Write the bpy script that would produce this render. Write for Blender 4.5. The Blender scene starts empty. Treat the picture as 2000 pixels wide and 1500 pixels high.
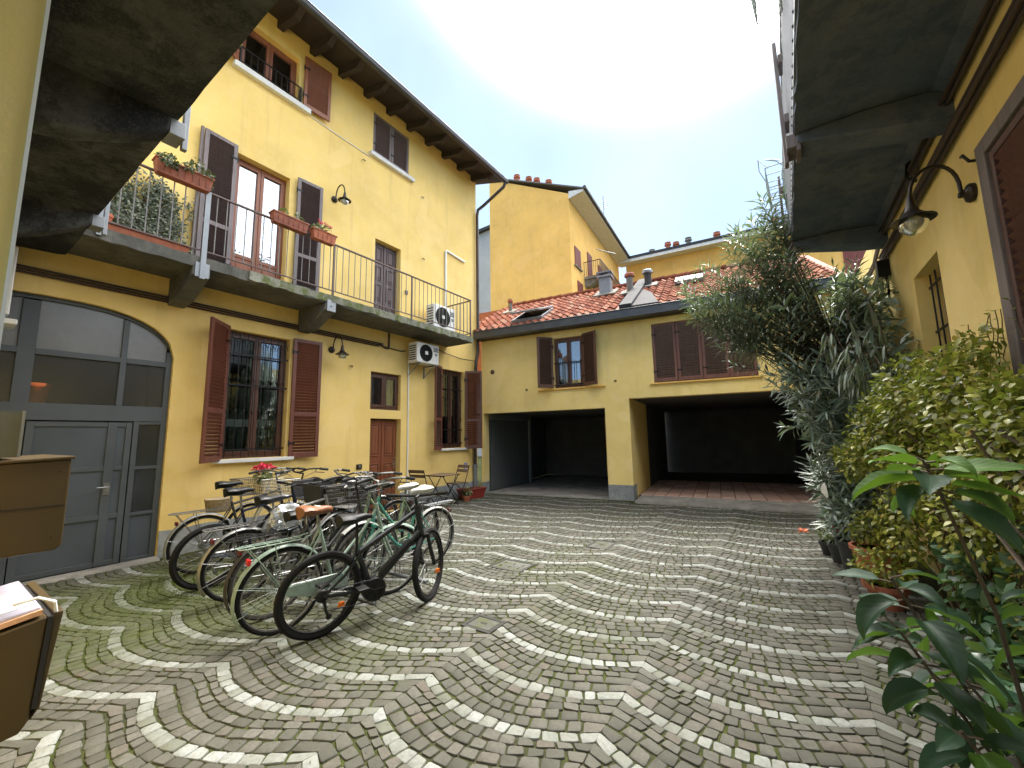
import bpy, math, random
from math import sin, cos, pi, radians, sqrt
from mathutils import Vector, Matrix, noise as mnoise

random.seed(7)
R = random.Random(11)
sc = bpy.context.scene
COL = sc.collection

# ------------------------------------------------------------------ camera
CAM_H = 1.55
cam_d = bpy.data.cameras.new("camera")
cam_d.sensor_width = 36.0
cam_d.lens = 36.0 * 793.56 / 2000.0
cam_d.clip_start = 0.05
cam_d.clip_end = 2000
cam = bpy.data.objects.new("camera", cam_d)
COL.objects.link(cam)
_y, _p, _r = radians(33.915), radians(7.3506), radians(-1.0176)
_f = Vector((-sin(_y) * cos(_p), cos(_y) * cos(_p), sin(_p)))
_rt = Vector((cos(_y), sin(_y), 0))
_up = _rt.cross(_f)
_rt2 = _rt * cos(_r) + _up * sin(_r)
_up2 = _up * cos(_r) - _rt * sin(_r)
_m = Matrix((_rt2, _up2, -_f)).transposed().to_4x4()
_m.translation = (0, 0, CAM_H)
cam.matrix_world = _m
sc.camera = cam

# ------------------------------------------------------------------ world, sun, exposure
SUN_EL, SUN_AZ = radians(64), radians(6)          # azimuth measured from +Y towards -X
sun_dir = Vector((-sin(SUN_AZ) * cos(SUN_EL), cos(SUN_AZ) * cos(SUN_EL), sin(SUN_EL)))
w = bpy.data.worlds.new("World")
sc.world = w
w.use_nodes = True
nt = w.node_tree
nt.nodes.clear()
out = nt.nodes.new("ShaderNodeOutputWorld")
sky = nt.nodes.new("ShaderNodeTexSky")
sky.sky_type = 'NISHITA'
sky.sun_disc = False
sky.sun_elevation = SUN_EL
sky.sun_rotation = -SUN_AZ
sky.air_density = 0.45
sky.dust_density = 0.3
sky.ozone_density = 1.0
bg = nt.nodes.new("ShaderNodeBackground")
bg.inputs[1].default_value = 0.05
nt.links.new(sky.outputs[0], bg.inputs[0])
# veil of thin bright cloud, brighter round the hidden sun
tc = nt.nodes.new("ShaderNodeTexCoord")
dot = nt.nodes.new("ShaderNodeVectorMath"); dot.operation = 'DOT_PRODUCT'
nt.links.new(tc.outputs['Generated'], dot.inputs[0])
dot.inputs[1].default_value = sun_dir
glow = nt.nodes.new("ShaderNodeMapRange")
glow.inputs[1].default_value = 0.83; glow.inputs[2].default_value = 1.0
glow.inputs[3].default_value = 0.0; glow.inputs[4].default_value = 1.0
glow.interpolation_type = 'SMOOTHSTEP'
nt.links.new(dot.outputs['Value'], glow.inputs[0])
cn = nt.nodes.new("ShaderNodeTexNoise")
cn.inputs['Scale'].default_value = 2.2; cn.inputs['Detail'].default_value = 5
cn.inputs['Roughness'].default_value = 0.5
nt.links.new(tc.outputs['Generated'], cn.inputs['Vector'])
mr = nt.nodes.new("ShaderNodeMapRange")
mr.inputs[1].default_value = 0.35; mr.inputs[2].default_value = 0.68
mr.inputs[3].default_value = 0.76; mr.inputs[4].default_value = 1.18
nt.links.new(cn.outputs[0], mr.inputs[0])
mul = nt.nodes.new("ShaderNodeMath"); mul.operation = 'MULTIPLY'
nt.links.new(mr.outputs[0], mul.inputs[0]); mul.inputs[1].default_value = 0.098
veil = nt.nodes.new("ShaderNodeBackground")
veil.inputs[0].default_value = (0.77, 0.97, 1.04, 1)
nt.links.new(mul.outputs[0], veil.inputs[1])
gp_ = nt.nodes.new("ShaderNodeMath"); gp_.operation = 'POWER'
nt.links.new(glow.outputs[0], gp_.inputs[0]); gp_.inputs[1].default_value = 5.0
gm_ = nt.nodes.new("ShaderNodeMath"); gm_.operation = 'MULTIPLY'
nt.links.new(gp_.outputs[0], gm_.inputs[0]); gm_.inputs[1].default_value = 8.0
glare = nt.nodes.new("ShaderNodeBackground")
glare.inputs[0].default_value = (1.0, 0.95, 0.86, 1)
nt.links.new(gm_.outputs[0], glare.inputs[1])
addsh = nt.nodes.new("ShaderNodeAddShader")
nt.links.new(bg.outputs[0], addsh.inputs[0]); nt.links.new(veil.outputs[0], addsh.inputs[1])
add2 = nt.nodes.new("ShaderNodeAddShader")
nt.links.new(addsh.outputs[0], add2.inputs[0]); nt.links.new(glare.outputs[0], add2.inputs[1])
nt.links.new(add2.outputs[0], out.inputs[0])

sun_l = bpy.data.lights.new("sun", 'SUN')
sun_l.energy = 1.5
sun_l.angle = radians(140)
sun_l.color = (1.0, 0.955, 0.88)
sun = bpy.data.objects.new("sun", sun_l)
COL.objects.link(sun)
sun.rotation_euler = sun_dir.to_track_quat('Z', 'Y').to_euler()
sc.view_settings.view_transform = 'Standard'
sc.view_settings.look = 'None'
sc.view_settings.exposure = 2.5
sc.view_settings.gamma = 1
sc.view_settings.use_curve_mapping = False
sc.cycles.max_bounces = 8
sc.cycles.transparent_max_bounces = 12

# ------------------------------------------------------------------ materials
def nodes(name):
    m = bpy.data.materials.new(name)
    m.use_nodes = True
    t = m.node_tree
    b = t.nodes["Principled BSDF"]
    return m, t, b

def L(t, a, b):
    t.links.new(a, b)

def pos(t, scale=(1, 1, 1)):
    g = t.nodes.new("ShaderNodeNewGeometry")
    mp = t.nodes.new("ShaderNodeMapping")
    mp.inputs['Scale'].default_value = scale
    L(t, g.outputs['Position'], mp.inputs['Vector'])
    return mp.outputs[0]

def noise(t, vec, scale, detail=4, rough=0.55):
    n = t.nodes.new("ShaderNodeTexNoise")
    n.inputs['Scale'].default_value = scale
    n.inputs['Detail'].default_value = detail
    n.inputs['Roughness'].default_value = rough
    if vec is not None:
        L(t, vec, n.inputs['Vector'])
    return n.outputs[0]

def ramp(t, fac, stops):
    r = t.nodes.new("ShaderNodeValToRGB")
    e = r.color_ramp.elements
    while len(e) < len(stops):
        e.new(0.5)
    for el, (p, c) in zip(e, stops):
        el.position = p
        el.color = (c[0], c[1], c[2], 1)
    L(t, fac, r.inputs[0])
    return r.outputs[0]

def mix(t, fac, a, b, mode='MIX'):
    n = t.nodes.new("ShaderNodeMix")
    n.data_type = 'RGBA'
    n.blend_type = mode
    if hasattr(fac, 'links'):
        L(t, fac, n.inputs[0])
    else:
        n.inputs[0].default_value = fac
    for s, v in ((n.inputs[6], a), (n.inputs[7], b)):
        if hasattr(v, 'links'):
            L(t, v, s)
        else:
            s.default_value = (v[0], v[1], v[2], 1)
    return n.outputs[2]

def mrange(t, v, a, b, c=0.0, d=1.0):
    n = t.nodes.new("ShaderNodeMapRange")
    n.inputs[1].default_value = a; n.inputs[2].default_value = b
    n.inputs[3].default_value = c; n.inputs[4].default_value = d
    L(t, v, n.inputs[0])
    return n.outputs[0]

def bump(t, b, h, strength=0.2, dist=0.01):
    n = t.nodes.new("ShaderNodeBump")
    n.inputs['Strength'].default_value = strength
    n.inputs['Distance'].default_value = dist
    L(t, h, n.inputs['Height'])
    L(t, n.outputs[0], b.inputs['Normal'])

def sc_(c, k):
    return tuple(max(0, x * k) for x in c)

MATS = {}
def mat(name, col, rough=0.6, var=0.18, scale=6, bmp=0.0, bscale=90, metal=0.0, spec=0.5, col2=None, stretch=(1, 1, 1)):
    if name in MATS:
        return MATS[name]
    m, t, b = nodes(name)
    v = pos(t, stretch)
    n = noise(t, v, scale, 5, 0.6)
    lo = col2 if col2 else sc_(col, 1 - var)
    hi = sc_(col, 1 + var) if not col2 else col
    L(t, ramp(t, n, [(0.3, lo), (0.7, hi)]), b.inputs['Base Color'])
    rr = mrange(t, n, 0.3, 0.7, max(0, rough - 0.08), min(1, rough + 0.08))
    L(t, rr, b.inputs['Roughness'])
    b.inputs['Metallic'].default_value = metal
    b.inputs['Specular IOR Level'].default_value = spec
    if bmp:
        bump(t, b, noise(t, v, bscale, 3), bmp, 0.01)
    MATS[name] = m
    return m

def stucco(name, col, k=1.0, dirt=0.30):
    m, t, b = nodes(name)
    p = pos(t)
    big = noise(t, p, 0.7, 5, 0.6)
    mid = noise(t, p, 4.5, 6, 0.65)
    st = noise(t, pos(t, (3.2, 3.2, 0.22)), 1.6, 4, 0.6)
    c = ramp(t, big, [(0.3, sc_(col, 0.84)), (0.7, sc_(col, 1.07))])
    c = mix(t, mrange(t, mid, 0.42, 0.72, 0, 0.30), c, (col[0] * 1.04, col[1] * 1.12, col[2] * 1.7))
    c = mix(t, mrange(t, st, 0.56, 0.78, 0, dirt), c, (col[0] * 0.62, col[1] * 0.58, col[2] * 0.75))
    pt = noise(t, p, 0.95, 2, 0.4)
    c = mix(t, mrange(t, pt, 0.605, 0.615, 0, 0.30), c, (min(.9, col[0] * 1.06), col[1] * 1.10, col[2] * 1.45))
    sp = noise(t, p, 19, 3, 0.7)
    c = mix(t, mrange(t, sp, 0.71, 0.78, 0, 0.35), c, sc_(col, 0.45))
    L(t, c, b.inputs['Base Color'])
    b.inputs['Roughness'].default_value = 0.88
    b.inputs['Specular IOR Level'].default_value = 0.2
    h = noise(t, p, 60, 4, 0.6)
    h2 = noise(t, p, 7, 3, 0.6)
    hh = t.nodes.new("ShaderNodeMath"); hh.operation = 'ADD'
    L(t, h, hh.inputs[0]); L(t, h2, hh.inputs[1])
    bump(t, b, hh.outputs[0], 0.32, 0.008)
    MATS[name] = m
    return m

YEL = stucco("yellow_stucco", (0.79, 0.57, 0.195), dirt=0.36)
YELB = stucco("yellow_stucco_wing_lightened", (0.84, 0.65, 0.25))  # same house yellow, lightened to make up for low light on the wing
YEL2 = stucco("yellow_stucco_far", (0.82, 0.50, 0.14))
YEL3 = stucco("yellow_stucco_right_lightened", (0.83, 0.63, 0.24), dirt=0.4)  # house yellow again, lightened to offset the weak light on the right wall
GREYW = stucco("grey_stucco", (0.42, 0.43, 0.42))

def concrete(name, dark, light, amount, moss=None, z0=None):
    m, t, b = nodes(name)
    p = pos(t)
    n = noise(t, p, 1.5, 7, 0.65)
    c = mix(t, mrange(t, n, 0.42, 0.66, 0, amount), dark, light)
    n2 = noise(t, p, 11, 5, 0.7)
    c = mix(t, mrange(t, n2, 0.5, 0.75, 0, 0.45), c, sc_(dark, 0.5))
    n4 = noise(t, p, 75, 5, 0.75)
    c = mix(t, mrange(t, n4, 0.46, 0.66, 0, 0.5), c, sc_(light, 0.75))
    n5 = noise(t, p, 3.7, 8, 0.8)
    c = mix(t, mrange(t, n5, 0.50, 0.56, 0, 0.55), c, sc_(dark, 0.7))
    if moss:
        n3 = noise(t, p, 5.5, 5, 0.7)
        c = mix(t, mrange(t, n3, 0.47, 0.6, 0, 0.85), c, moss)
    L(t, c, b.inputs['Base Color'])
    b.inputs['Roughness'].default_value = 0.92
    b.inputs['Specular IOR Level'].default_value = 0.15
    bump(t, b, noise(t, p, 28, 6, 0.7), 0.5, 0.012)
    MATS[name] = m
    return m

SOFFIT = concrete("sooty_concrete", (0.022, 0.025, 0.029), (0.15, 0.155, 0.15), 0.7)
SOFFIT_R = concrete("blue_grey_concrete", (0.085, 0.11, 0.155), (0.20, 0.20, 0.20), 0.55)  # bluish grey concrete tone of the right balcony
SLAB = concrete("balcony_concrete", (0.11, 0.11, 0.10), (0.22, 0.21, 0.18), 0.6)
SLABMOSS = concrete("mossy_concrete", (0.16, 0.16, 0.12), (0.34, 0.34, 0.28), 0.7, moss=(0.10, 0.12, 0.035))
CONC = concrete("pale_concrete", (0.20, 0.19, 0.17), (0.36, 0.34, 0.31), 0.8)
PLINTH = concrete("grey_plinth", (0.25, 0.27, 0.28), (0.42, 0.44, 0.44), 0.8)
DARKWALL = mat("shade_dark_garage_wall", (0.10, 0.10, 0.10), 0.9, 0.25, 2)  # shade of the deep garages put into the wall colour
ROOMDARK = mat("dark_interior", (0.02, 0.02, 0.022), 0.9)  # near-black stands in for the shade inside unlit rooms

def wood(name, col, rough=0.45, var=0.3, spec=0.5):
    m, t, b = nodes(name)
    p = pos(t, (22, 22, 1.6))
    n = noise(t, p, 1.6, 6, 0.6)
    n2 = noise(t, pos(t), 1.9, 4)
    c = ramp(t, n, [(0.3, sc_(col, 1 - var)), (0.72, sc_(col, 1 + var))])
    c = mix(t, mrange(t, n2, 0.45, 0.7, 0, 0.35), c, (col[0] * 1.3, col[1] * 1.45, col[2] * 1.5))
    L(t, c, b.inputs['Base Color'])
    b.inputs['Roughness'].default_value = rough
    b.inputs['Specular IOR Level'].default_value = spec
    bump(t, b, n, 0.15, 0.003)
    MATS[name] = m
    return m

RED_SH = wood("red_brown_paint", (0.125, 0.040, 0.026), 0.45)
RED_SLAT = wood("red_brown_slat_paint", (0.15, 0.050, 0.030), 0.42)
PUR_SH = wood("faded_plum_paint", (0.155, 0.125, 0.125), 0.6)
PUR_SLAT = wood("dark_plum_slat_paint", (0.055, 0.034, 0.033), 0.5)
BRN_SH = wood("brown_paint", (0.095, 0.042, 0.028), 0.5)
BRN_SLAT = wood("brown_slat_paint", (0.075, 0.042, 0.033), 0.5)
DOORWOOD = wood("varnished_door_wood", (0.19, 0.062, 0.028), 0.4)
WINWOOD = wood("window_frame_wood", (0.22, 0.075, 0.035), 0.45)
DKWIN = wood("dark_window_frame_wood", (0.075, 0.03, 0.018), 0.45)
DOOR2 = wood("plum_door_paint", (0.075, 0.045, 0.045), 0.55)
EAVEWOOD = wood("dark_eave_wood", (0.030, 0.022, 0.022), 0.7)
TABLEWOOD = wood("table_wood", (0.13, 0.085, 0.05), 0.6)
WHITESILL = mat("white_stone_sill", (0.62, 0.62, 0.61), 0.7, 0.10, 5, 0.1)
WHITEPVC = mat("white_plastic_pipe", (0.74, 0.74, 0.72), 0.45, 0.06)
WHITEPAINT = mat("white_enamel", (0.70, 0.70, 0.67), 0.4, 0.07, 5)
IRON = mat("grey_iron_paint", (0.16, 0.15, 0.14), 0.5, 0.25, 9, 0.1)
IRONBR = mat("brown_iron_paint", (0.10, 0.062, 0.05), 0.5, 0.25, 9)
GALV = mat("galvanised_steel", (0.21, 0.225, 0.24), 0.45, 0.16, 7, 0.05, metal=0.35)
PANELG = mat("grey_sheet_metal", (0.13, 0.145, 0.165), 0.5, 0.12, 5)
BLACKM = mat("black_metal", (0.007, 0.007, 0.0075), 0.45, 0.2, spec=0.3)
BRONZE = mat("dark_bronze", (0.035, 0.026, 0.02), 0.4, 0.3, 9, metal=0.4)
CONDUIT = mat("brown_conduit", (0.05, 0.032, 0.026), 0.5, 0.25)
GUTTER = mat("gutter_metal", (0.055, 0.056, 0.06), 0.42, 0.25, 4, metal=0.3)
DOWNSP = mat("brown_downspout", (0.055, 0.04, 0.036), 0.4, 0.25, metal=0.3)
GATEM = mat("grey_gate_paint", (0.062, 0.073, 0.084), 0.6, 0.16, 3, 0.05)
GATEP = mat("grey_gate_panel", (0.055, 0.068, 0.082), 0.6, 0.2, 2)
TERRA = mat("terracotta", (0.40, 0.13, 0.065), 0.8, 0.25, 12, 0.15)
TERRAD = mat("old_terracotta", (0.26, 0.085, 0.05), 0.8, 0.35, 9, 0.15)
REDPLAN = mat("red_planter_plastic", (0.24, 0.03, 0.022), 0.5, 0.2)
POTBLK = mat("black_pot_plastic", (0.022, 0.024, 0.026), 0.5, 0.25)
SOIL = mat("potting_soil", (0.035, 0.024, 0.016), 0.95, 0.4, 20, 0.4, 40)
BARK = mat("bark", (0.085, 0.062, 0.042), 0.9, 0.35, 15, 0.4, 40)
RUBBER = mat("tyre_rubber", (0.006, 0.006, 0.0065), 0.75, 0.25, 20, spec=0.25)
RUBBERG = mat("grey_tyre_rubber", (0.035, 0.031, 0.028), 0.8, 0.25, 20)
CHROME = mat("dull_chrome", (0.30, 0.30, 0.295), 0.3, 0.2, 20, metal=0.9)
ALU = mat("aluminium", (0.23, 0.23, 0.225), 0.4, 0.2, 20, metal=0.7)
SADBLK = mat("black_saddle", (0.007, 0.007, 0.008), 0.5, 0.2, spec=0.3)
SADBRN = mat("tan_leather", (0.20, 0.075, 0.03), 0.5, 0.2)
SADWHT = mat("white_saddle", (0.42, 0.41, 0.37), 0.5, 0.1)
REFLR = mat("red_reflector", (0.5, 0.012, 0.012), 0.2, 0.05)
REFLD = mat("dull_red_reflector", (0.10, 0.010, 0.010), 0.35, 0.1)
REFLO = mat("orange_reflector", (0.8, 0.16, 0.01), 0.25, 0.05)
MAILB = mat("brown_mailbox_metal", (0.056, 0.034, 0.009), 0.5, 0.12, 4)
DARKSLOT = mat("dark_slot", (0.012, 0.011, 0.01), 0.8)
WICKER = mat("wicker", (0.26, 0.20, 0.12), 0.8, 0.3, 30)
SIGNBLUE = mat("sign_blue", (0.03, 0.07, 0.35), 0.4, 0.05)
SIGNWHITE = mat("sign_white", (0.75, 0.76, 0.78), 0.4, 0.05)
CURTAIN = mat("pale_curtain", (0.55, 0.55, 0.50), 0.9, 0.25, 10, stretch=(6, 6, 0.3))
FLOWERP = mat("pink_petals", (0.75, 0.10, 0.16), 0.6, 0.3, 40)
FLOWERR = mat("rose_petals", (0.62, 0.03, 0.08), 0.6, 0.3, 40)
FLOWERO = mat("apricot_petals", (0.85, 0.30, 0.16), 0.6, 0.2, 40)
SLATE = mat("grey_flashing", (0.05, 0.05, 0.053), 0.8, 0.2, 5, 0.1, spec=0.15)
SKYL = mat("skylight_frame", (0.20, 0.21, 0.23), 0.4, 0.1, metal=0.3)
MOSSROOF = mat("brown_roof_edge", (0.13, 0.12, 0.11), 0.8, 0.3)

def glass(name, tint, refl, rough=0.02, haze=0.0, hazecol=(0.2, 0.2, 0.2)):
    m = bpy.data.materials.new(name)
    m.use_nodes = True
    t = m.node_tree
    t.nodes.clear()
    o = t.nodes.new("ShaderNodeOutputMaterial")
    tr = t.nodes.new("ShaderNodeBsdfTransparent"); tr.inputs[0].default_value = (*tint, 1)
    gl = t.nodes.new("ShaderNodeBsdfGlossy"); gl.inputs['Roughness'].default_value = rough
    gl.inputs[0].default_value = (0.9, 0.95, 1.0, 1)
    fr = t.nodes.new("ShaderNodeFresnel"); fr.inputs[0].default_value = 1.5
    ad = t.nodes.new("ShaderNodeMath"); ad.operation = 'MULTIPLY_ADD'; ad.use_clamp = True
    L(t, fr.outputs[0], ad.inputs[0]); ad.inputs[1].default_value = 1.6; ad.inputs[2].default_value = refl
    mx = t.nodes.new("ShaderNodeMixShader")
    base = tr.outputs[0]
    if haze:
        df = t.nodes.new("ShaderNodeBsdfDiffuse")
        L(t, ramp(t, noise(t, pos(t), 2.5, 6, 0.7), [(0.3, sc_(hazecol, 0.75)), (0.7, sc_(hazecol, 1.2))]), df.inputs[0])
        m2 = t.nodes.new("ShaderNodeMixShader"); m2.inputs[0].default_value = haze
        L(t, base, m2.inputs[1]); L(t, df.outputs[0], m2.inputs[2])
        base = m2.outputs[0]
    L(t, ad.outputs[0], mx.inputs[0]); L(t, base, mx.inputs[1]); L(t, gl.outputs[0], mx.inputs[2])
    L(t, mx.outputs[0], o.inputs[0])
    MATS[name] = m
    return m

GLASS = glass("window_glass", (0.75, 0.80, 0.80), 0.10)
GLASS_M = glass("bright_reflecting_glass", (0.45, 0.5, 0.55), 0.30)
GLASS_G = glass("dusty_gate_glass", (0.88, 0.90, 0.90), 0.02, 0.2, 0.25, (0.085, 0.09, 0.092))
GLASS_F = glass("frosted_gate_glass", (0.3, 0.3, 0.3), 0.02, 0.35, 0.85, (0.15, 0.15, 0.145))
GLOBE = glass("lamp_globe_glass", (0.85, 0.83, 0.75), 0.08, 0.1, 0.35, (0.6, 0.58, 0.5))
ACRYL = glass("clear_acrylic", (0.45, 0.46, 0.46), 0.05, 0.15, 0.9, (0.085, 0.095, 0.105))
PLASTIC = glass("thin_plastic_film", (0.8, 0.82, 0.85), 0.10, 0.2, 0.5, (0.55, 0.58, 0.62))

def leafmat(name, stops, rough=0.45, trans=0.25, spec=0.5):
    m, t, b = nodes(name)
    g = t.nodes.new("ShaderNodeNewGeometry")
    oi = t.nodes.new("ShaderNodeObjectInfo")
    ad = t.nodes.new("ShaderNodeMath"); ad.operation = 'ADD'
    L(t, g.outputs['Random Per Island'], ad.inputs[0]); L(t, oi.outputs['Random'], ad.inputs[1])
    fr = t.nodes.new("ShaderNodeMath"); fr.operation = 'FRACT'
    L(t, ad.outputs[0], fr.inputs[0])
    c = ramp(t, fr.outputs[0], stops)
    n = noise(t, pos(t), 25, 3)
    c = mix(t, mrange(t, n, 0.4, 0.7, 0, 0.25), c, sc_(stops[-1][1], 1.1))
    L(t, c, b.inputs['Base Color'])
    b.inputs['Roughness'].default_value = rough
    b.inputs['Specular IOR Level'].default_value = spec
    tl = t.nodes.new("ShaderNodeBsdfTranslucent")
    L(t, mix(t, 0.5, c, (0.35, 0.5, 0.06), 'MIX'), tl.inputs[0])
    mx = t.nodes.new("ShaderNodeMixShader"); mx.inputs[0].default_value = trans
    o = t.nodes["Material Output"]
    L(t, b.outputs[0], mx.inputs[1]); L(t, tl.outputs[0], mx.inputs[2]); L(t, mx.outputs[0], o.inputs[0])
    MATS[name] = m
    return m

LEAF_OL = leafmat("oleander_leaf", [(0.0, (0.060, 0.098, 0.074)), (0.5, (0.14, 0.20, 0.16)), (0.85, (0.21, 0.28, 0.23)), (0.985, (0.30, 0.35, 0.30)), (1.0, (0.20, 0.15, 0.07))], 0.35, 0.15, 0.7)
LEAF_CL = leafmat("climber_leaf", [(0.0, (0.040, 0.060, 0.013)), (0.5, (0.16, 0.19, 0.024)), (0.80, (0.33, 0.34, 0.05)), (0.93, (0.42, 0.40, 0.09)), (0.96, (0.16, 0.10, 0.035)), (1.0, (0.34, 0.25, 0.02))], 0.4, 0.28, 0.6)
LEAF_BIG = leafmat("large_leaf", [(0.0, (0.020, 0.055, 0.030)), (0.6, (0.035, 0.085, 0.042)), (1.0, (0.05, 0.12, 0.05))], 0.38, 0.18, 0.6)
LEAF_LIME = leafmat("young_leaf", [(0.0, (0.08, 0.20, 0.025)), (0.6, (0.13, 0.27, 0.035)), (1.0, (0.05, 0.13, 0.04))], 0.38, 0.35, 0.6)
LEAF_IVY = leafmat("ivy_leaf", [(0.0, (0.02, 0.035, 0.018)), (0.6, (0.05, 0.07, 0.035)), (1.0, (0.22, 0.24, 0.16))], 0.5, 0.1)
LEAF_POT = leafmat("pot_plant_leaf", [(0.0, (0.04, 0.07, 0.02)), (0.6, (0.08, 0.13, 0.04)), (1.0, (0.22, 0.25, 0.12))], 0.5, 0.2)
GRASSM = leafmat("moss_blade", [(0.0, (0.03, 0.045, 0.008)), (0.6, (0.048, 0.070, 0.011)), (1.0, (0.07, 0.09, 0.018))], 0.8, 0.2, 0.1)

def moss_fac(t, p):
    # moss: a bright patch where the gutter drips by the gate, and drifts elsewhere
    vd = t.nodes.new("ShaderNodeVectorMath"); vd.operation = 'DISTANCE'
    L(t, p, vd.inputs[0]); vd.inputs[1].default_value = (-5.5, 1.75, 0)
    near = mrange(t, vd.outputs['Value'], 0.35, 2.1, 0.44, 0.0)
    vd2 = t.nodes.new("ShaderNodeVectorMath"); vd2.operation = 'DISTANCE'
    L(t, p, vd2.inputs[0]); vd2.inputs[1].default_value = (-4.2, 4.2, 0)
    near2 = mrange(t, vd2.outputs['Value'], 0.5, 3.6, 0.10, 0.0)
    n = noise(t, p, 0.8, 6, 0.62)
    n2 = noise(t, p, 6.0, 5, 0.7)
    a = t.nodes.new("ShaderNodeMath"); a.operation = 'ADD'; L(t, n, a.inputs[0]); L(t, near, a.inputs[1])
    c0 = t.nodes.new("ShaderNodeMath"); c0.operation = 'ADD'; L(t, a.outputs[0], c0.inputs[0]); L(t, near2, c0.inputs[1])
    b = t.nodes.new("ShaderNodeMath"); b.operation = 'MULTIPLY_ADD'
    L(t, n2, b.inputs[0]); b.inputs[1].default_value = 0.35; L(t, c0.outputs[0], b.inputs[2])
    return b.outputs[0]

def sett_mat(name, stops, moss_lo, moss_hi, mossmax):
    m, t, b = nodes(name)
    p = pos(t)
    g = t.nodes.new("ShaderNodeNewGeometry")
    oi = t.nodes.new("ShaderNodeObjectInfo")
    ad = t.nodes.new("ShaderNodeMath"); ad.operation = 'ADD'
    L(t, g.outputs['Random Per Island'], ad.inputs[0]); L(t, oi.outputs['Random'], ad.inputs[1])
    fr = t.nodes.new("ShaderNodeMath"); fr.operation = 'FRACT'; L(t, ad.outputs[0], fr.inputs[0])
    c = ramp(t, fr.outputs[0], stops)
    n = noise(t, p, 45, 5, 0.7)
    c = mix(t, mrange(t, n, 0.35, 0.7, 0.0, 0.55), c, sc_(stops[0][1], 0.8))
    mf = moss_fac(t, p)
    mcol = ramp(t, noise(t, p, 9, 4), [(0.3, (0.030, 0.040, 0.008)), (0.7, (0.062, 0.078, 0.016))])
    c = mix(t, mrange(t, mf, moss_lo, moss_hi, 0, mossmax), c, mcol)
    L(t, c, b.inputs['Base Color'])
    b.inputs['Roughness'].default_value = 0.75
    b.inputs['Specular IOR Level'].default_value = 0.18
    bump(t, b, noise(t, p, 70, 5, 0.7), 0.45, 0.006)
    MATS[name] = m
    return m

SETT = sett_mat("porphyry_sett", [(0.0, (0.060, 0.059, 0.048)), (0.45, (0.083, 0.081, 0.067)), (0.8, (0.102, 0.099, 0.084)), (0.93, (0.096, 0.083, 0.068)), (1.0, (0.122, 0.119, 0.106))], 0.70, 1.04, 0.72)
WSETT = sett_mat("white_marble_sett", [(0.0, (0.11, 0.115, 0.09)), (0.2, (0.17, 0.178, 0.16)), (0.7, (0.215, 0.225, 0.21)), (1.0, (0.26, 0.272, 0.268))], 0.80, 1.05, 0.5)

def joint_mat():
    m, t, b = nodes("mossy_joint_soil")
    p = pos(t)
    mf = moss_fac(t, p)
    soil = ramp(t, noise(t, p, 30, 4), [(0.3, (0.022, 0.021, 0.015)), (0.7, (0.052, 0.049, 0.035))])
    mcol = ramp(t, noise(t, p, 14, 4), [(0.3, (0.026, 0.033, 0.008)), (0.7, (0.052, 0.064, 0.014))])
    c = mix(t, mrange(t, mf, 0.46, 0.74, 0.0, 0.95), soil, mcol)
    L(t, c, b.inputs['Base Color'])
    b.inputs['Roughness'].default_value = 0.95
    b.inputs['Specular IOR Level'].default_value = 0.1
    bump(t, b, noise(t, p, 80, 4, 0.7), 0.7, 0.01)
    return m
JOINT = joint_mat()

def tile_mat(name, stops):
    m, t, b = nodes(name)
    g = t.nodes.new("ShaderNodeNewGeometry")
    oi = t.nodes.new("ShaderNodeObjectInfo")
    ad = t.nodes.new("ShaderNodeMath"); ad.operation = 'ADD'
    L(t, g.outputs['Random Per Island'], ad.inputs[0]); L(t, oi.outputs['Random'], ad.inputs[1])
    fr = t.nodes.new("ShaderNodeMath"); fr.operation = 'FRACT'; L(t, ad.outputs[0], fr.inputs[0])
    c = ramp(t, fr.outputs[0], stops)
    n = noise(t, pos(t), 6, 6, 0.7)
    c = mix(t, mrange(t, n, 0.5, 0.75, 0, 0.5), c, (0.16, 0.12, 0.09))
    L(t, c, b.inputs['Base Color'])
    b.inputs['Roughness'].default_value = 0.9
    b.inputs['Specular IOR Level'].default_value = 0.05
    bump(t, b, noise(t, pos(t), 60, 4), 0.3, 0.006)
    MATS[name] = m
    return m
ROOFT = tile_mat("roof_tile_clay", [(0.0, (0.105, 0.030, 0.018)), (0.5, (0.175, 0.056, 0.032)), (0.85, (0.23, 0.085, 0.052)), (1.0, (0.21, 0.125, 0.09))])
FLOORT = tile_mat("floor_tile_clay", [(0.0, (0.38, 0.24, 0.19)), (0.6, (0.48, 0.31, 0.25)), (1.0, (0.52, 0.38, 0.31))])

# ------------------------------------------------------------------ geometry helpers
class Fr:
    """local frame of a wall: a runs along it, d out of it, z up"""
    def __init__(s, o, ax, ad):
        s.o, s.ax, s.ad = o, ax, ad
        s.flip = (ax[0] * ad[1] - ax[1] * ad[0]) < 0
    def __call__(s, a, d, z):
        return (s.o[0] + s.ax[0] * a + s.ad[0] * d, s.o[1] + s.ax[1] * a + s.ad[1] * d, s.o[2] + z)
    def sub(s, a, d, z, th):
        c, n = cos(th), sin(th)
        ax = (c * s.ax[0] + n * s.ad[0], c * s.ax[1] + n * s.ad[1])
        ad = (-n * s.ax[0] + c * s.ad[0], -n * s.ax[1] + c * s.ad[1])
        return Fr(s(a, d, z), ax, ad)
    def ang(s):
        return math.atan2(s.ax[1], s.ax[0])

WORLD = Fr((0, 0, 0), (1, 0), (0, 1))
BASE = {}

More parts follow.
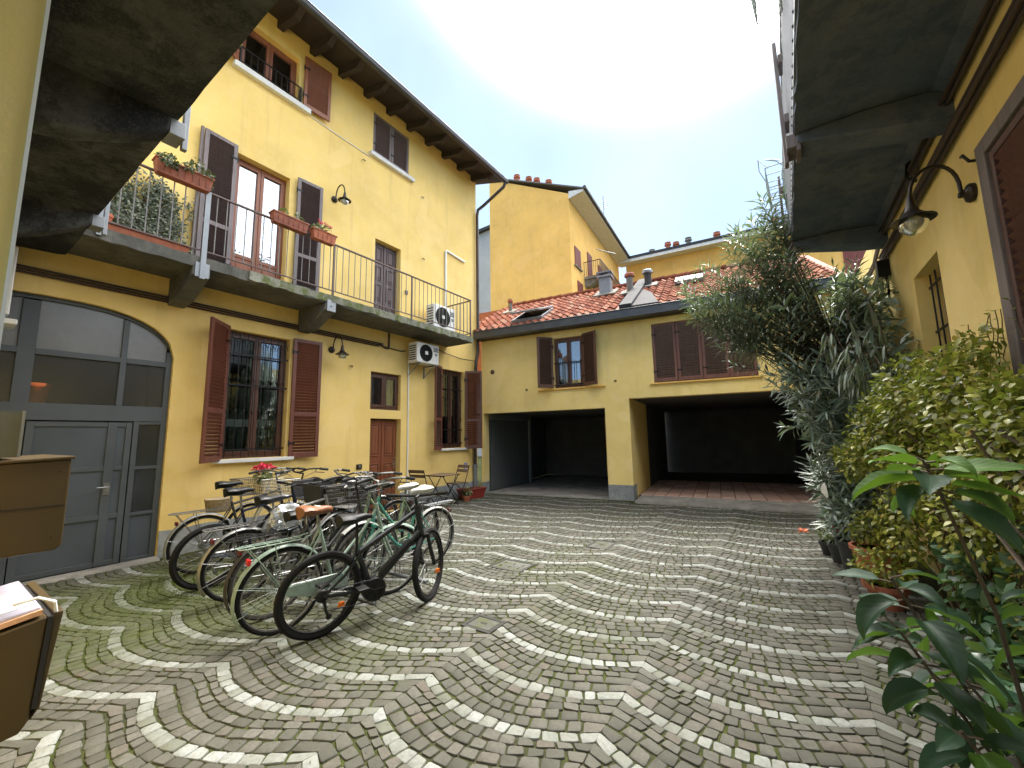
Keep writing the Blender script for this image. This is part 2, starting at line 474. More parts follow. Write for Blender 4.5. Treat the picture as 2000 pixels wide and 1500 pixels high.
class MB:
    def loft(s, secs):
        """secs: list of closed sections with equal point counts"""
        rg = [[s.p(*q) for q in sec] for sec in secs]
        n = len(rg[0])
        for A, B in zip(rg, rg[1:]):
            for j in range(n): s.f.append((A[j], A[(j + 1) % n], B[(j + 1) % n], B[j]))
        s.f.append(tuple(rg[0][::-1])); s.f.append(tuple(rg[-1]))
    def __init__(s, fr=WORLD):
        s.fr = fr; s.v = []; s.f = []
    def p(s, a, d, z):
        s.v.append(s.fr(a, d, z)); return len(s.v) - 1
    def quad(s, *pts):
        s.f.append(tuple(s.p(*q) for q in pts))
    def box(s, a0, a1, d0, d1, z0, z1):
        if a0 > a1: a0, a1 = a1, a0
        if d0 > d1: d0, d1 = d1, d0
        if z0 > z1: z0, z1 = z1, z0
        s.hexa([(a0, d0, z0), (a1, d0, z0), (a1, d1, z0), (a0, d1, z0), (a0, d0, z1), (a1, d0, z1), (a1, d1, z1), (a0, d1, z1)])
    def hexa(s, P):
        i = [s.p(*q) for q in P]
        for q in ((0, 3, 2, 1), (4, 5, 6, 7), (0, 1, 5, 4), (1, 2, 6, 5), (2, 3, 7, 6), (3, 0, 4, 7)):
            s.f.append(tuple(i[k] for k in q))
    def tube(s, pts, r, n=6, caps=True, closed=False):
        P = [Vector(s.fr(*q)) for q in pts]
        m = len(P)
        rr = r if isinstance(r, (list, tuple)) else [r] * m
        rings = []
        ref = None
        for k in range(m):
            if closed:
                tg = (P[(k + 1) % m] - P[k - 1])
            else:
                tg = P[min(k + 1, m - 1)] - P[max(k - 1, 0)]
            if tg.length < 1e-9: tg = Vector((0, 0, 1))
            tg.normalize()
            if ref is None:
                ref = Vector((0, 0, 1)) if abs(tg.z) < 0.9 else Vector((1, 0, 0))
            x = tg.cross(ref)
            if x.length < 1e-6:
                x = tg.cross(Vector((0.3, 1, 0.2)))
            x.normalize()
            y = x.cross(tg)
            ref = y if False else (tg.cross(x) * -1)
            ring = []
            for j in range(n):
                an = 2 * pi * j / n
                q = P[k] + (x * cos(an) + y * sin(an)) * rr[k]
                s.v.append(tuple(q)); ring.append(len(s.v) - 1)
            rings.append(ring)
        fl = s.fr.flip
        K = m if closed else m - 1
        for k in range(K):
            A, B = rings[k], rings[(k + 1) % m]
            for j in range(n):
                q = (A[j], B[j], B[(j + 1) % n], A[(j + 1) % n])
                s.f.append(q if not fl else q[::-1])
        if caps and not closed:
            s.f.append(tuple(rings[0]) if not fl else tuple(rings[0][::-1]))
            s.f.append(tuple(rings[-1][::-1]) if not fl else tuple(rings[-1]))
    def lathe(s, c, prof, n=14, axis='z', sx=1, sy=1):
        """prof: list of (radius, height) from c along axis"""
        rings = []
        for (r, h) in prof:
            ring = []
            for j in range(n):
                an = 2 * pi * j / n
                u, v = r * cos(an) * sx, r * sin(an) * sy
                if axis == 'z': q = (c[0] + u, c[1] + v, c[2] + h)
                elif axis == 'd': q = (c[0] + u, c[1] + h, c[2] + v)
                else: q = (c[0] + h, c[1] + u, c[2] + v)
                ring.append(s.p(*q))
            rings.append(ring)
        for A, B in zip(rings, rings[1:]):
            for j in range(n):
                s.f.append((A[j], A[(j + 1) % n], B[(j + 1) % n], B[j]))
        if prof[0][0] > 1e-4: s.f.append(tuple(rings[0][::-1]))
        if prof[-1][0] > 1e-4: s.f.append(tuple(rings[-1]))
    def prism(s, poly, d0, d1):
        """poly of (a,z)"""
        A = [s.p(a, d0, z) for a, z in poly]; B = [s.p(a, d1, z) for a, z in poly]
        n = len(poly)
        s.f.append(tuple(A)); s.f.append(tuple(B[::-1]))
        for j in range(n):
            s.f.append((A[j], B[j], B[(j + 1) % n], A[(j + 1) % n]))
    def mesh(s, name, mt, base=(0, 0, 0), smooth=False):
        me = bpy.data.meshes.new(name)
        v = s.v if base == (0, 0, 0) else [(a - base[0], b - base[1], c - base[2]) for a, b, c in s.v]
        f = [q[::-1] for q in s.f] if s.fr.flip else s.f
        me.from_pydata(v, [], f)
        for k in (mt if isinstance(mt, (list, tuple)) else [mt]):
            me.materials.append(k)
        if smooth:
            me.polygons.foreach_set("use_smooth", [True] * len(me.polygons))
            try: me.set_sharp_from_angle(angle=radians(42))
            except Exception: pass
        return me
    def build(s, name, mt, parent=None, smooth=False, bevel=0, kind=None, label=None):
        base = BASE[parent.name] if parent else (0, 0, 0)
        o = bpy.data.objects.new(name, s.mesh(name, mt, base, smooth))
        COL.objects.link(o)
        if parent:
            o.parent = parent
        BASE[o.name] = base
        if bevel:
            bm = o.modifiers.new("bevel", 'BEVEL'); bm.width = bevel; bm.segments = 2; bm.limit_method = 'ANGLE'
        if kind: o['kind'] = kind
        if label: o['label'] = label
        return o

def thing(name, label, cat, loc=(0, 0, 0), group=None, rot=None):
    o = bpy.data.objects.new(name, None)
    COL.objects.link(o)
    o.empty_display_size = 0.2
    o.location = loc
    if rot is not None:
        o.rotation_euler = rot
        BASE[o.name] = (0, 0, 0)
    else:
        BASE[o.name] = tuple(loc)
    o['label'] = label; o['category'] = cat
    if group: o['group'] = group
    return o

def tag(o, label, cat, group=None):
    o['label'] = label; o['category'] = cat
    if group: o['group'] = group
    return o

def inst(name, me, loc, rotz, parent, rot=None):
    b = BASE[parent.name]
    o = bpy.data.objects.new(name, me)
    COL.objects.link(o)
    o.location = (loc[0] - b[0], loc[1] - b[1], loc[2] - b[2])
    o.rotation_euler = rot if rot is not None else (0, 0, rotz)
    o.parent = parent
    BASE[o.name] = b
    return o

# ------------------------------------------------------------------ frames of the four walls
XL, XR = -7.22, 1.20
SK = radians(7.34); DB = 10.005
LW = Fr((XL, 0, 0), (0, 1), (1, 0))
U = (cos(SK), sin(SK)); NB = (-sin(SK), cos(SK))
BW = Fr((NB[0] * DB, NB[1] * DB, 0), U, (-NB[0], -NB[1]))
RW = Fr((XR, 0, 0), (0, 1), (-1, 0))
NW = Fr((0, 0.10, 0), (1, 0), (0, 1))

def wall_mesh(fr, a0, a1, z0, z1, holes, reveal=0.22, thick=0.3):
    """face at d=0 with rectangular openings; reveals go in by `reveal`"""
    mb = MB(fr)
    A = sorted({a0, a1, *[h[0] for h in holes], *[h[1] for h in holes]})
    Z = sorted({z0, z1, *[h[2] for h in holes], *[h[3] for h in holes]})
    for i in range(len(A) - 1):
        for j in range(len(Z) - 1):
            ca, cz = (A[i] + A[i + 1]) / 2, (Z[j] + Z[j + 1]) / 2
            if any(h[0] < ca < h[1] and h[2] < cz < h[3] for h in holes):
                continue
            mb.quad((A[i], 0, Z[j]), (A[i + 1], 0, Z[j]), (A[i + 1], 0, Z[j + 1]), (A[i], 0, Z[j + 1]))
    for h in holes:
        r = h[4] if len(h) > 4 else reveal
        x0, x1, y0, y1 = h[:4]
        mb.quad((x0, 0, y0), (x0, 0, y1), (x0, -r, y1), (x0, -r, y0))
        mb.quad((x1, 0, y0), (x1, -r, y0), (x1, -r, y1), (x1, 0, y1))
        mb.quad((x0, 0, y1), (x1, 0, y1), (x1, -r, y1), (x0, -r, y1))
        mb.quad((x0, 0, y0), (x0, -r, y0), (x1, -r, y0), (x1, 0, y0))
    return mb

SLATMESH = {}
def slat_mesh(length, flip, mt, w=0.056, th=0.006, tilt=54):
    k = (round(length, 2), flip, mt.name, w)
    if k not in SLATMESH:
        mb = MB()
        an = radians(tilt) * (-1 if flip else 1)
        c, n = cos(an), sin(an)
        P = []
        for dz in (-th / 2, th / 2):
            for (x, y) in ((-length / 2, -w / 2), (length / 2, -w / 2), (length / 2, w / 2), (-length / 2, w / 2)):
                P.append((x, y * c - dz * n, y * n + dz * c))
        mb.hexa(P)
        SLATMESH[k] = mb.mesh("slat", mt)
    return SLATMESH[k]

def shutter(fr, parent, ah, d, z0, z1, width, theta, m_frame, m_slat, pitch=0.052, rails=(0.36,), stile=0.06, th=0.038, side=1, label=None):
    """hinged at (ah,d); side=+1 the leaf runs towards +a from the hinge, -1 towards -a. theta = opening away from the wall"""
    f = fr.sub(ah, d, 0, theta * side)
    s = side
    mb = MB(f)
    h = z1 - z0
    def bx(x0, x1, y0, y1):
        mb.box(s * x0, s * x1, 0, th, y0, y1)
    bx(0, stile, z0, z1); bx(width - stile, width, z0, z1)
    rz = [z0 + 0.02] + [z0 + h * r for r in rails] + [z1 - 0.02]
    bx(stile, width - stile, z0, z0 + stile * 1.5)
    bx(stile, width - stile, z1 - stile, z1)
    zz = [z0 + stile * 1.5]
    for r in rails:
        zc = z0 + h * r
        bx(stile, width - stile, zc - 0.035, zc + 0.035)
        zz += [zc - 0.035, zc + 0.035]
    zz.append(z1 - stile)
    o = mb.build("shutter", m_frame, parent, bevel=0.004, label=label)
    me = slat_mesh(width - 2 * stile + 0.004, f.flip, m_slat)
    ang = f.ang()
    for k in range(0, len(zz), 2):
        lo, hi = zz[k], zz[k + 1]
        n = max(1, int((hi - lo) / pitch))
        for j in range(n):
            zc = lo + (j + 0.5) * (hi - lo) / n
            so = inst("slat", me, f(s * width / 2, th / 2, zc), ang, o)
            so.rotation_euler = (R.uniform(-0.05, 0.05), 0, ang)
    # hinges
    for zc in (z0 + 0.25, z1 - 0.25):
        hb = MB(f)
        hb.box(-s * .012, s * 0.09, th, th + 0.006, zc - 0.015, zc + 0.015)
        hb.tube([(-s * 0.008, th * 0.5 + .012, zc - 0.05), (-s * 0.008, th * 0.5 + .012, zc + 0.05)], 0.011, 6)
        hb.build("hinge", BLACKM, o)
    return o

def casement(fr, parent, a0, a1, z0, z1, d, m_frame, m_glass, leaves=2, rail=None, fw=0.055, name="window"):
    mb = MB(fr)
    th = 0.05
    mb.box(a0, a0 + fw * 0.7, d - th, d, z0, z1); mb.box(a1 - fw * 0.7, a1, d - th, d, z0, z1)
    mb.box(a0 + fw * 0.7, a1 - fw * 0.7, d - th, d, z1 - fw, z1); mb.box(a0 + fw * 0.7, a1 - fw * 0.7, d - th, d, z0, z0 + fw)
    w = (a1 - a0 - 1.4 * fw) / leaves
    panes = []
    for k in range(leaves):
        x0 = a0 + fw * 0.7 + k * w; x1 = x0 + w
        y0, y1 = z0 + fw, z1 - fw
        mb.box(x0 + 0.003, x0 + fw, d - th + 0.012, d + 0.012, y0 + 0.003, y1 - 0.003)
        mb.box(x1 - fw, x1 - 0.003, d - th + 0.012, d + 0.012, y0 + 0.003, y1 - 0.003)
        mb.box(x0 + fw, x1 - fw, d - th + 0.012, d + 0.012, y1 - fw, y1 - 0.003)
        mb.box(x0 + fw, x1 - fw, d - th + 0.012, d + 0.012, y0 + 0.003, y0 + fw)
        if rail:
            mb.box(x0 + fw, x1 - fw, d - th + 0.014, d + 0.008, rail - 0.03, rail + 0.03)
            if y0 + fw < rail - 0.03:
                mb.box(x0 + fw, x1 - fw, d - th + 0.02, d - 0.002, y0 + fw, rail - 0.03)
                mb.box(x0 + fw + 0.05, x1 - fw - 0.05, d - 0.002, d + 0.008, y0 + fw + 0.05, rail - 0.08)
            panes.append((x0 + fw, x1 - fw, rail + 0.03, y1 - fw))
        else:
            panes.append((x0 + fw, x1 - fw, y0 + fw, y1 - fw))
    o = mb.build(name, m_frame, parent, bevel=0.004)
    for (x0, x1, y0, y1) in panes:
        g = MB(fr)
        g.box(x0, x1, d - 0.028, d - 0.022, y0, y1)
        g.build("pane", m_glass, o)
    return o

def room(fr, parent, a0, a1, z0, z1, d0, depth, mt=ROOMDARK):
    mb = MB(fr)
    a0 -= 0.25; a1 += 0.25; z0 -= 0.2; z1 += 0.2
    d1 = d0 - depth
    mb.quad((a0, d1, z0), (a1, d1, z0), (a1, d1, z1), (a0, d1, z1))
    mb.quad((a0, d0, z0), (a0, d1, z0), (a0, d1, z1), (a0, d0, z1))
    mb.quad((a1, d0, z0), (a1, d0, z1), (a1, d1, z1), (a1, d1, z0))
    mb.quad((a0, d0, z1), (a0, d1, z1), (a1, d1, z1), (a1, d0, z1))
    mb.quad((a0, d0, z0), (a1, d0, z0), (a1, d1, z0), (a0, d1, z0))
    return mb.build("room_interior", mt, parent)

def sill(fr, parent, a0, a1, z, out_=0.07, h=0.05, mt=None):
    mb = MB(fr)
    mb.box(a0, a1, -0.2, out_, z - h, z)
    return mb.build("window_sill", mt or WHITESILL, parent, bevel=0.006)

def curtain(fr, parent, a0, a1, z0, z1, d, mt=CURTAIN):
    mb = MB(fr)
    n = 40
    for k in range(n):
        x0, x1 = a0 + (a1 - a0) * k / n, a0 + (a1 - a0) * (k + 1) / n
        y0 = d + 0.018 * sin(k * 1.3); y1 = d + 0.018 * sin((k + 1) * 1.3)
        mb.quad((x0, y0, z0), (x1, y1, z0), (x1, y1, z1), (x0, y0, z1))
    return mb.build("curtain", mt, parent, smooth=True)

def grille(fr, parent, a0, a1, z0, z1, d, n, horiz, mt=BLACKM, knots=True, name="window_grille"):
    mb = MB(fr)
    for zc in horiz:
        mb.box(a0, a1, d - 0.004, d + 0.004, zc - 0.012, zc + 0.012)
    for k in range(n):
        a = a0 + (a1 - a0) * (k + 0.5) / n
        mb.tube([(a, d, z0), (a, d, z1)], 0.0075, 6)
        if knots:
            for zc in (z0 + (z1 - z0) * 0.36, z0 + (z1 - z0) * 0.62):
                mb.lathe((a, d, zc - 0.04), [(0.008, 0), (0.014, 0.02), (0.018, 0.04), (0.014, 0.06), (0.008, 0.08)], 6)
    return mb.build(name, mt, parent)

def panel_door(fr, parent, a0, a1, z0, z1, d, mt, cols=2, rows=((0.06, 0.30), (0.36, 0.52), (0.60, 0.95)), handle=True, split=True):
    mb = MB(fr)
    mb.box(a0, a1, d - 0.05, d, z0, z1)
    w = (a1 - a0) / cols
    h = z1 - z0
    for c in range(cols):
        for (r0, r1) in rows:
            x0, x1 = a0 + c * w + 0.07, a0 + (c + 1) * w - 0.07
            y0, y1 = z0 + h * r0, z0 + h * r1
            # raised moulding then a bevelled field
            for (p0, p1, q0, q1) in ((x0, x1, y0, y0 + 0.022), (x0, x1, y1 - 0.022, y1), (x0, x0 + 0.022, y0 + 0.022, y1 - 0.022), (x1 - 0.022, x1, y0 + 0.022, y1 - 0.022)):
                mb.box(p0, p1, d, d + 0.016, q0, q1)
            mb.hexa([(x0 + 0.04, d, y0 + 0.04), (x1 - 0.04, d, y0 + 0.04), (x1 - 0.055, d + 0.012, y0 + 0.055), (x0 + 0.055, d + 0.012, y0 + 0.055),
                     (x0 + 0.04, d, y1 - 0.04), (x1 - 0.04, d, y1 - 0.04), (x1 - 0.055, d + 0.012, y1 - 0.055), (x0 + 0.055, d + 0.012, y1 - 0.055)])
    if split:
        mb.box((a0 + a1) / 2 - 0.02, (a0 + a1) / 2 + 0.02, d, d + 0.02, z0, z1)
    o = mb.build("door", mt, parent, bevel=0.003)
    if handle:
        hb = MB(fr)
        za = z0 + h * 0.5
        hb.box(a1 - 0.075, a1 - 0.035, d + 0.001, d + 0.01, za - 0.1, za + 0.08)
        hb.tube([(a1 - 0.055, d, za), (a1 - 0.055, d + 0.05, za), (a1 - 0.15, d + 0.055, za)], 0.009, 6)
        hb.lathe((a1 - 0.055, d, za + 0.12), [(0.018, 0), (0.02, 0.015), (0.01, 0.03)], 8, 'd')
        hb.build("handle", CHROME, o)
    return o

# ================================================================== LEFT BUILDING
LB = thing("apartment_house", "long yellow three storey house with balcony, brown shutters and grey arched gate beside the bicycles", "building", (XL, 4.5, 0))
GC, GH, GS, GA = 0.885, 1.165, 2.75, 0.58            # gate centre, half width, springing, arch rise
def arch_z(a):
    k = min(1, abs((a - GC) / GH))
    return GS + GA * (max(0, 1 - k ** 2.6)) ** 0.5
holes = [(2.72, 3.68, 1.28, 3.33, .18), (5.41, 6.22, 0.0, 1.98, .18), (5.39, 6.20, 2.17, 2.98, .15), (7.50, 8.37, 1.28, 3.31, .15),
         (2.65, 3.52, 4.03, 6.34, .20), (5.41, 6.13, 4.03, 5.97, .20), (2.60, 3.58, 7.92, 8.86, .16), (5.28, 6.33, 7.95, 8.98, .05),
         (GC - GH, GC + GH, -0.05, GS + GA, .12)]
mb = wall_mesh(LW, -0.6, 8.95, 0.0, 9.45, holes[:-1] + [holes[-1]])
NA = 40
for k in range(NA):
    a0 = GC - GH + 2 * GH * k / NA; a1 = GC - GH + 2 * GH * (k + 1) / NA
    t0, t1 = arch_z(a0), arch_z(a1)
    mb.quad((a0, 0, t0), (a1, 0, t1), (a1, 0, GS + GA), (a0, 0, GS + GA))
    mb.quad((a0, 0, t0), (a0, -.12, t0), (a1, -.12, t1), (a1, 0, t1))
# end wall towards the low garage wing, and back
mb.quad((8.95, 0, 0), (8.95, -5, 0), (8.95, -5, 10.4), (8.95, 0, 9.45))
mb.quad((-0.6, -5, 0), (8.95, -5, 0), (8.95, -5, 10.4), (-0.6, -5, 10.4))
mb.build("wall", YEL, LB)
for (p0, p1) in ((2.055, 5.405), (6.225, 8.955)):
    mb = MB(LW)
    n = 24
    prev = None
    for k in range(n + 1):
        a = p0 + (p1 - p0) * k / n
        z = 0.36 + 0.012 * sin(a * 5.1) + 0.008 * sin(a * 13)
        if prev:
            mb.hexa([(prev[0], 0.0, -.02), (a, 0.0, -.02), (a, .014, -.02), (prev[0], .014, -.02),
                     (prev[0], 0.0, prev[1]), (a, 0.0, z), (a, .012, z), (prev[0], .012, prev[1])])
        prev = (a, z)
    mb.build("plinth", PLINTH, LB)

# roof, eave boards, rafters, gutter
mb = MB(LW)
mb.hexa([(-1.0, 0.86, 9.06), (9.25, 0.86, 9.06), (9.25, -5.2, 10.9), (-1.0, -5.2, 10.9), (-1.0, 0.86, 9.14), (9.25, 0.86, 9.14), (9.25, -5.2, 11.05), (-1.0, -5.2, 11.05)])
roof_l = mb.build("roof", EAVEWOOD, LB)
for k in range(14):
    a = 0.65 + k * 0.62
    mb = MB(LW)
    mb.hexa([(a, -0.05, 9.17), (a + .11, -0.05, 9.17), (a + .11, 0.62, 8.985), (a, 0.62, 8.985), (a, -0.05, 9.34), (a + .11, -0.05, 9.34), (a + .11, 0.80, 9.075), (a, 0.80, 9.075)])
    mb.build("rafter", EAVEWOOD, roof_l)
mb = MB(LW)
gp = []
for k in range(9):
    an = pi + pi * k / 8
    gp.append((0.90 + 0.075 * cos(an), 9.08 + 0.085 * sin(an)))
for k in range(8):
    mb.hexa([(-1.0, gp[k][0], gp[k][1]), (9.28, gp[k][0], gp[k][1]), (9.28, gp[k + 1][0], gp[k + 1][1]), (-1.0, gp[k + 1][0], gp[k + 1][1]),
             (-1.0, gp[k][0], gp[k][1] + .006), (9.28, gp[k][0], gp[k][1] + .006), (9.28, gp[k + 1][0], gp[k + 1][1] + .006), (-1.0, gp[k + 1][0], gp[k + 1][1] + .006)])
mb.tube([(-1.0, 0.975, 9.085), (9.28, 0.975, 9.085)], 0.012, 6)
mb.prism([(9.275, 8.99), (9.285, 8.99), (9.285, 9.09), (9.275, 9.09)], 0.83, 0.97)
mb.build("gutter", GUTTER, roof_l, smooth=True)

# windows on the left wall
casement(LW, LB, 2.72, 3.68, 1.28, 3.33, -0.12, DKWIN, GLASS, 2)
room(LW, LB, 2.72, 3.68, 1.28, 3.33, -0.18, 1.2)
mb = MB(LW); mb.box(2.5, 3.9, -0.75, -0.70, 1.80, 1.93); mb.build("interior_shelf", WHITEPAINT, LB)
grille(LW, LB, 2.72, 3.68, 1.30, 3.31, -0.045, 8, (1.42, 2.45, 2.95))
mb = MB(LW)
for k in range(8):      # scrolls in the top of the grille
    a = 2.78 + k * 0.12
    mb.tube([(a + .045 * cos(t_ * pi / 8), -0.045, 3.12 + .10 * sin(t_ * pi / 8)) for t_ in range(0, 9)], 0.005, 5)
mb.build("grille_scroll", BLACKM, LB)
sill(LW, LB, 2.60, 3.80, 1.275, 0.09, 0.055)
shutter(LW, LB, 2.69, 0.03, 1.25, 3.36, 0.52, radians(44), RED_SH, RED_SLAT, side=-1)
shutter(LW, LB, 3.72, 0.03, 1.25, 3.36, 0.50, radians(7), RED_SH, RED_SLAT, side=1)
panel_door(LW, LB, 5.43, 6.20, 0.02, 1.96, -0.13, DOORWOOD)
casement(LW, LB, 5.39, 6.20, 2.17, 2.98, -0.09, DKWIN, GLASS, 2)
room(LW, LB, 5.39, 6.20, 2.17, 2.98, -0.15, 0.8)
curtain(LW, LB, 5.50, 5.62, 2.15, 3.0, -0.2)
curtain(LW, LB, 5.93, 6.05, 2.15, 3.0, -0.2)
casement(LW, LB, 7.50, 8.37, 1.28, 3.31, -0.10, DKWIN, GLASS, 2)
room(LW, LB, 7.50, 8.37, 1.28, 3.31, -0.15, 0.9)
curtain(LW, LB, 7.55, 7.85, 1.2, 3.4, -0.2); curtain(LW, LB, 8.05, 8.3, 1.2, 3.4, -0.2)
grille(LW, LB, 7.50, 8.37, 1.30, 3.29, -0.045, 6, (1.40, 1.75, 2.8))
sill(LW, LB, 7.45, 8.55, 1.275, 0.08, 0.05)
shutter(LW, LB, 7.47, 0.03, 1.25, 3.34, 0.46, radians(24), RED_SH, BRN_SLAT, side=-1)
shutter(LW, LB, 8.40, 0.03, 1.25, 3.34, 0.46, radians(52), BRN_SH, RED_SLAT, side=1, rails=(0.36,))
# first floor
casement(LW, LB, 2.65, 3.52, 4.04, 6.34, -0.14, WINWOOD, GLASS_M, 2, rail=4.62)
room(LW, LB, 2.65, 3.52, 4.04, 6.34, -0.2, 0.9)
shutter(LW, LB, 2.63, 0.03, 4.08, 6.42, 0.47, radians(4), PUR_SH, PUR_SLAT, side=-1, pitch=0.046)
mb = MB(LW); mb.box(2.115, 2.155, 0.03, 0.075, 4.08, 6.44); mb.build("shutter_edge_leaf", PUR_SH, LB, bevel=.004)
shutter(LW, LB, 3.64, 0.03, 4.08, 6.42, 0.47, radians(5), PUR_SH, PUR_SLAT, side=1, pitch=0.046)
panel_door(LW, LB, 5.43, 6.11, 4.04, 5.95, -0.14, DOOR2, handle=False, rows=((0.05, 0.26), (0.31, 0.50), (0.55, 0.72), (0.77, 0.96)))
# top floor
casement(LW, LB, 2.60, 3.58, 7.92, 8.86, -0.12, WINWOOD, GLASS_M, 2)
room(LW, LB, 2.60, 3.58, 7.92, 8.86, -0.16, 0.9)
sill(LW, LB, 2.48, 3.80, 7.91, 0.09, 0.10)
mb = MB(LW)
mb.tube([(2.58, 0.05, 8.24), (3.60, 0.05, 8.24)], 0.014, 6); mb.tube([(2.58, 0.05, 7.97), (3.60, 0.05, 7.97)], 0.010, 6)
for k in range(10):
    mb.tube([(2.63 + k * .103, 0.05, 7.97), (2.63 + k * .103, 0.05, 8.24)], 0.006, 5)
for a in (2.575, 3.605):
    mb.box(a - .012, a + .012, 0.0, 0.062, 7.93, 8.25)
mb.build("window_rail", BLACKM, LB)
shutter(LW, LB, 3.66, 0.03, 7.90, 8.98, 0.52, radians(5), WINWOOD, RED_SLAT, side=1, rails=(), pitch=0.044)
shutter(LW, LB, 2.52, 0.03, 7.90, 8.98, 0.52, radians(38), WINWOOD, RED_SLAT, side=-1, rails=(), pitch=0.044)
for (a0, a1) in ((5.285, 5.803), (5.807, 6.325)):
    shutter(LW, LB, a0, -0.045, 7.96, 8.97, a1 - a0, 0.0, PUR_SH, PUR_SLAT, side=1, rails=(), pitch=0.044)
sill(LW, LB, 5.18, 6.46, 7.93, 0.09, 0.09)

# arched gate
fx = MB(LW)
D0, D1 = -0.115, -0.06
def vbar(a0, a1, z0, z1, d0=D0, d1=D1): fx.box(a0, a1, d0, d1, z0, z1)
vbar(1.985, 2.05, 0.0, 2.83); vbar(GC - GH, GC - GH + .06, 0, 2.8)
vbar(1.505, 1.565, 2.04, 3.20); vbar(0.62, 0.76, 2.04, 3.26)
fx.box(GC - GH + .06, 0.62, D0, D1 + .006, 2.615, 2.685); fx.box(0.76, 1.505, D0, D1 + .006, 2.615, 2.685); fx.box(1.565, 1.985, D0, D1 + .006, 2.615, 2.685)
fx.box(GC - GH + .06, 1.985, D0, D1 + .01, 1.84, 2.04)
vbar(0.62, 0.755, 0.0, 1.84); vbar(1.70, 1.755, 0.0, 1.84, D0, D1 + .004)
for z in (1.22, 0.62): fx.box(1.755, 1.985, D0, D1, z - .02, z + .02)
fx.box(1.755, 1.985, D0, D1, 0.0, 0.06); fx.box(1.755, 1.985, D0, D1, 1.80, 1.84)
pts = [(GC - GH * cos(pi * k / 36), 0, 0) for k in range(37)]
for k in range(36):
    a0, a1 = pts[k][0], pts[k + 1][0]
    fx.hexa([(a0, D0, arch_z(a0) - .05), (a1, D0, arch_z(a1) - .05), (a1, D1, arch_z(a1) - .05), (a0, D1, arch_z(a0) - .05),
             (a0, D0, arch_z(a0) + .004), (a1, D0, arch_z(a1) + .004), (a1, D1, arch_z(a1) + .004), (a0, D1, arch_z(a0) + .004)])
gate = fx.build("gate", GATEM, LB, bevel=0.004)
def arch_pane(a0, a1, z0, mt):
    n = 12
    poly = [(a0, z0)] + [(a1, z0)] + [(a1 + (a0 - a1) * k / n, arch_z(a1 + (a0 - a1) * k / n) - .04) for k in range(n + 1)]
    g = MB(LW); g.prism(poly, -0.095, -0.089); return g.build("pane", mt, gate)
arch_pane(0.76, 1.505, 2.685, GLASS_F); arch_pane(1.565, 1.985, 2.685, GLASS_F); arch_pane(-0.2, 0.62, 2.685, GLASS_F)
for (a0, a1) in ((0.76, 1.505), (1.565, 1.985), (-0.2, 0.62)):
    g = MB(LW); g.box(a0, a1, -0.095, -0.089, 2.04, 2.615); g.build("pane", GLASS_G, gate)
for (z0, z1) in ((0.06, 0.60), (0.64, 1.20), (1.24, 1.80)):
    g = MB(LW); g.box(1.755, 1.985, -0.095, -0.089, z0, z1); g.build("pane", GLASS_G if z0 > .5 else GATEP, gate)
# wicket leaf: stiles, rails and sheet panels
wk = MB(LW)
wk.box(0.765, 0.83, D0 + .01, D1 - .004, 0.03, 1.825); wk.box(1.455, 1.545, D0 + .01, D1 - .004, 0.03, 1.825); wk.box(1.63, 1.69, D0 + .01, D1 - .004, 0.03, 1.825)
for z in (0.06, 0.63, 1.235, 1.795):
    wk.box(0.83, 1.455, D0 + .01, D1 - .008, z - .03, z + .03); wk.box(1.545, 1.63, D0 + .01, D1 - .008, z - .03, z + .03)
leaf = wk.build("wicket_door", GATEM, gate, bevel=0.003)
pn = MB(LW)
for (a0, a1) in ((0.83, 1.455), (1.545, 1.63)):
    for (z0, z1) in ((0.09, 0.60), (0.66, 1.205), (1.265, 1.765)):
        pn.box(a0, a1, D0 + .015, D1 - .025, z0, z1)
pn.build("sheet_panel", GATEP, gate)
hb = MB(LW); hb.box(1.47, 1.53, D1 - .004, D1 + .006, 0.90, 1.05); hb.tube([(1.50, D1, 1.0), (1.50, D1 + .045, 1.0), (1.40, D1 + .05, 1.0)], .009, 6)
hb.build("handle", ALU, gate)
room(LW, LB, GC - GH + .3, 1.95, 0.2, 3.1, -0.13, 1.6)
mb = MB(LW); mb.box(0.3, 1.98, -0.5, -0.13, 1.97, 2.02); mb.build("inner_ledge", GATEM, LB)
mb = MB(LW); mb.hexa([(-.2, 0.0, -.02), (2.05, 0.0, -.02), (2.05, .16, -.02), (-.2, .16, -.02), (-.2, 0, .035), (2.05, 0, .035), (2.05, .14, .02), (-.2, .14, .02)]); mb.build("threshold", CONC, LB)

# balcony of the left house
mb = MB(LW)
nb = 60
rr = random.Random(5)
def ragged(): return rr.uniform(-.012, .012)
secs = []
for k in range(nb + 1):
    a = 0.90 + (7.72 - 0.90) * k / nb
    e, z0_, z1_ = 0.865 + ragged(), 3.885 + ragged() * .7, 4.025 + ragged() * .4
    secs.append([(a, -.01, 3.90), (a, e - .02, z0_), (a, e, z1_), (a, -.01, 4.04)])
mb.loft(secs)
balc = mb.build("balcony", SLAB, LB)
mb = MB(LW)
secs = []
for k in range(nb + 1):
    a = 2.6 + (7.735 - 2.6) * k / nb
    e, z0_, z1_ = 0.872 + ragged() * .8, 3.90 + ragged() * 1.3, 4.032 + ragged() * .5
    secs.append([(a, .80, z0_), (a, e, z0_), (a, e + .006, z1_), (a, .80, z1_ + .01)])
mb.loft(secs)
mb.build("weathered_edge", SLABMOSS, balc)
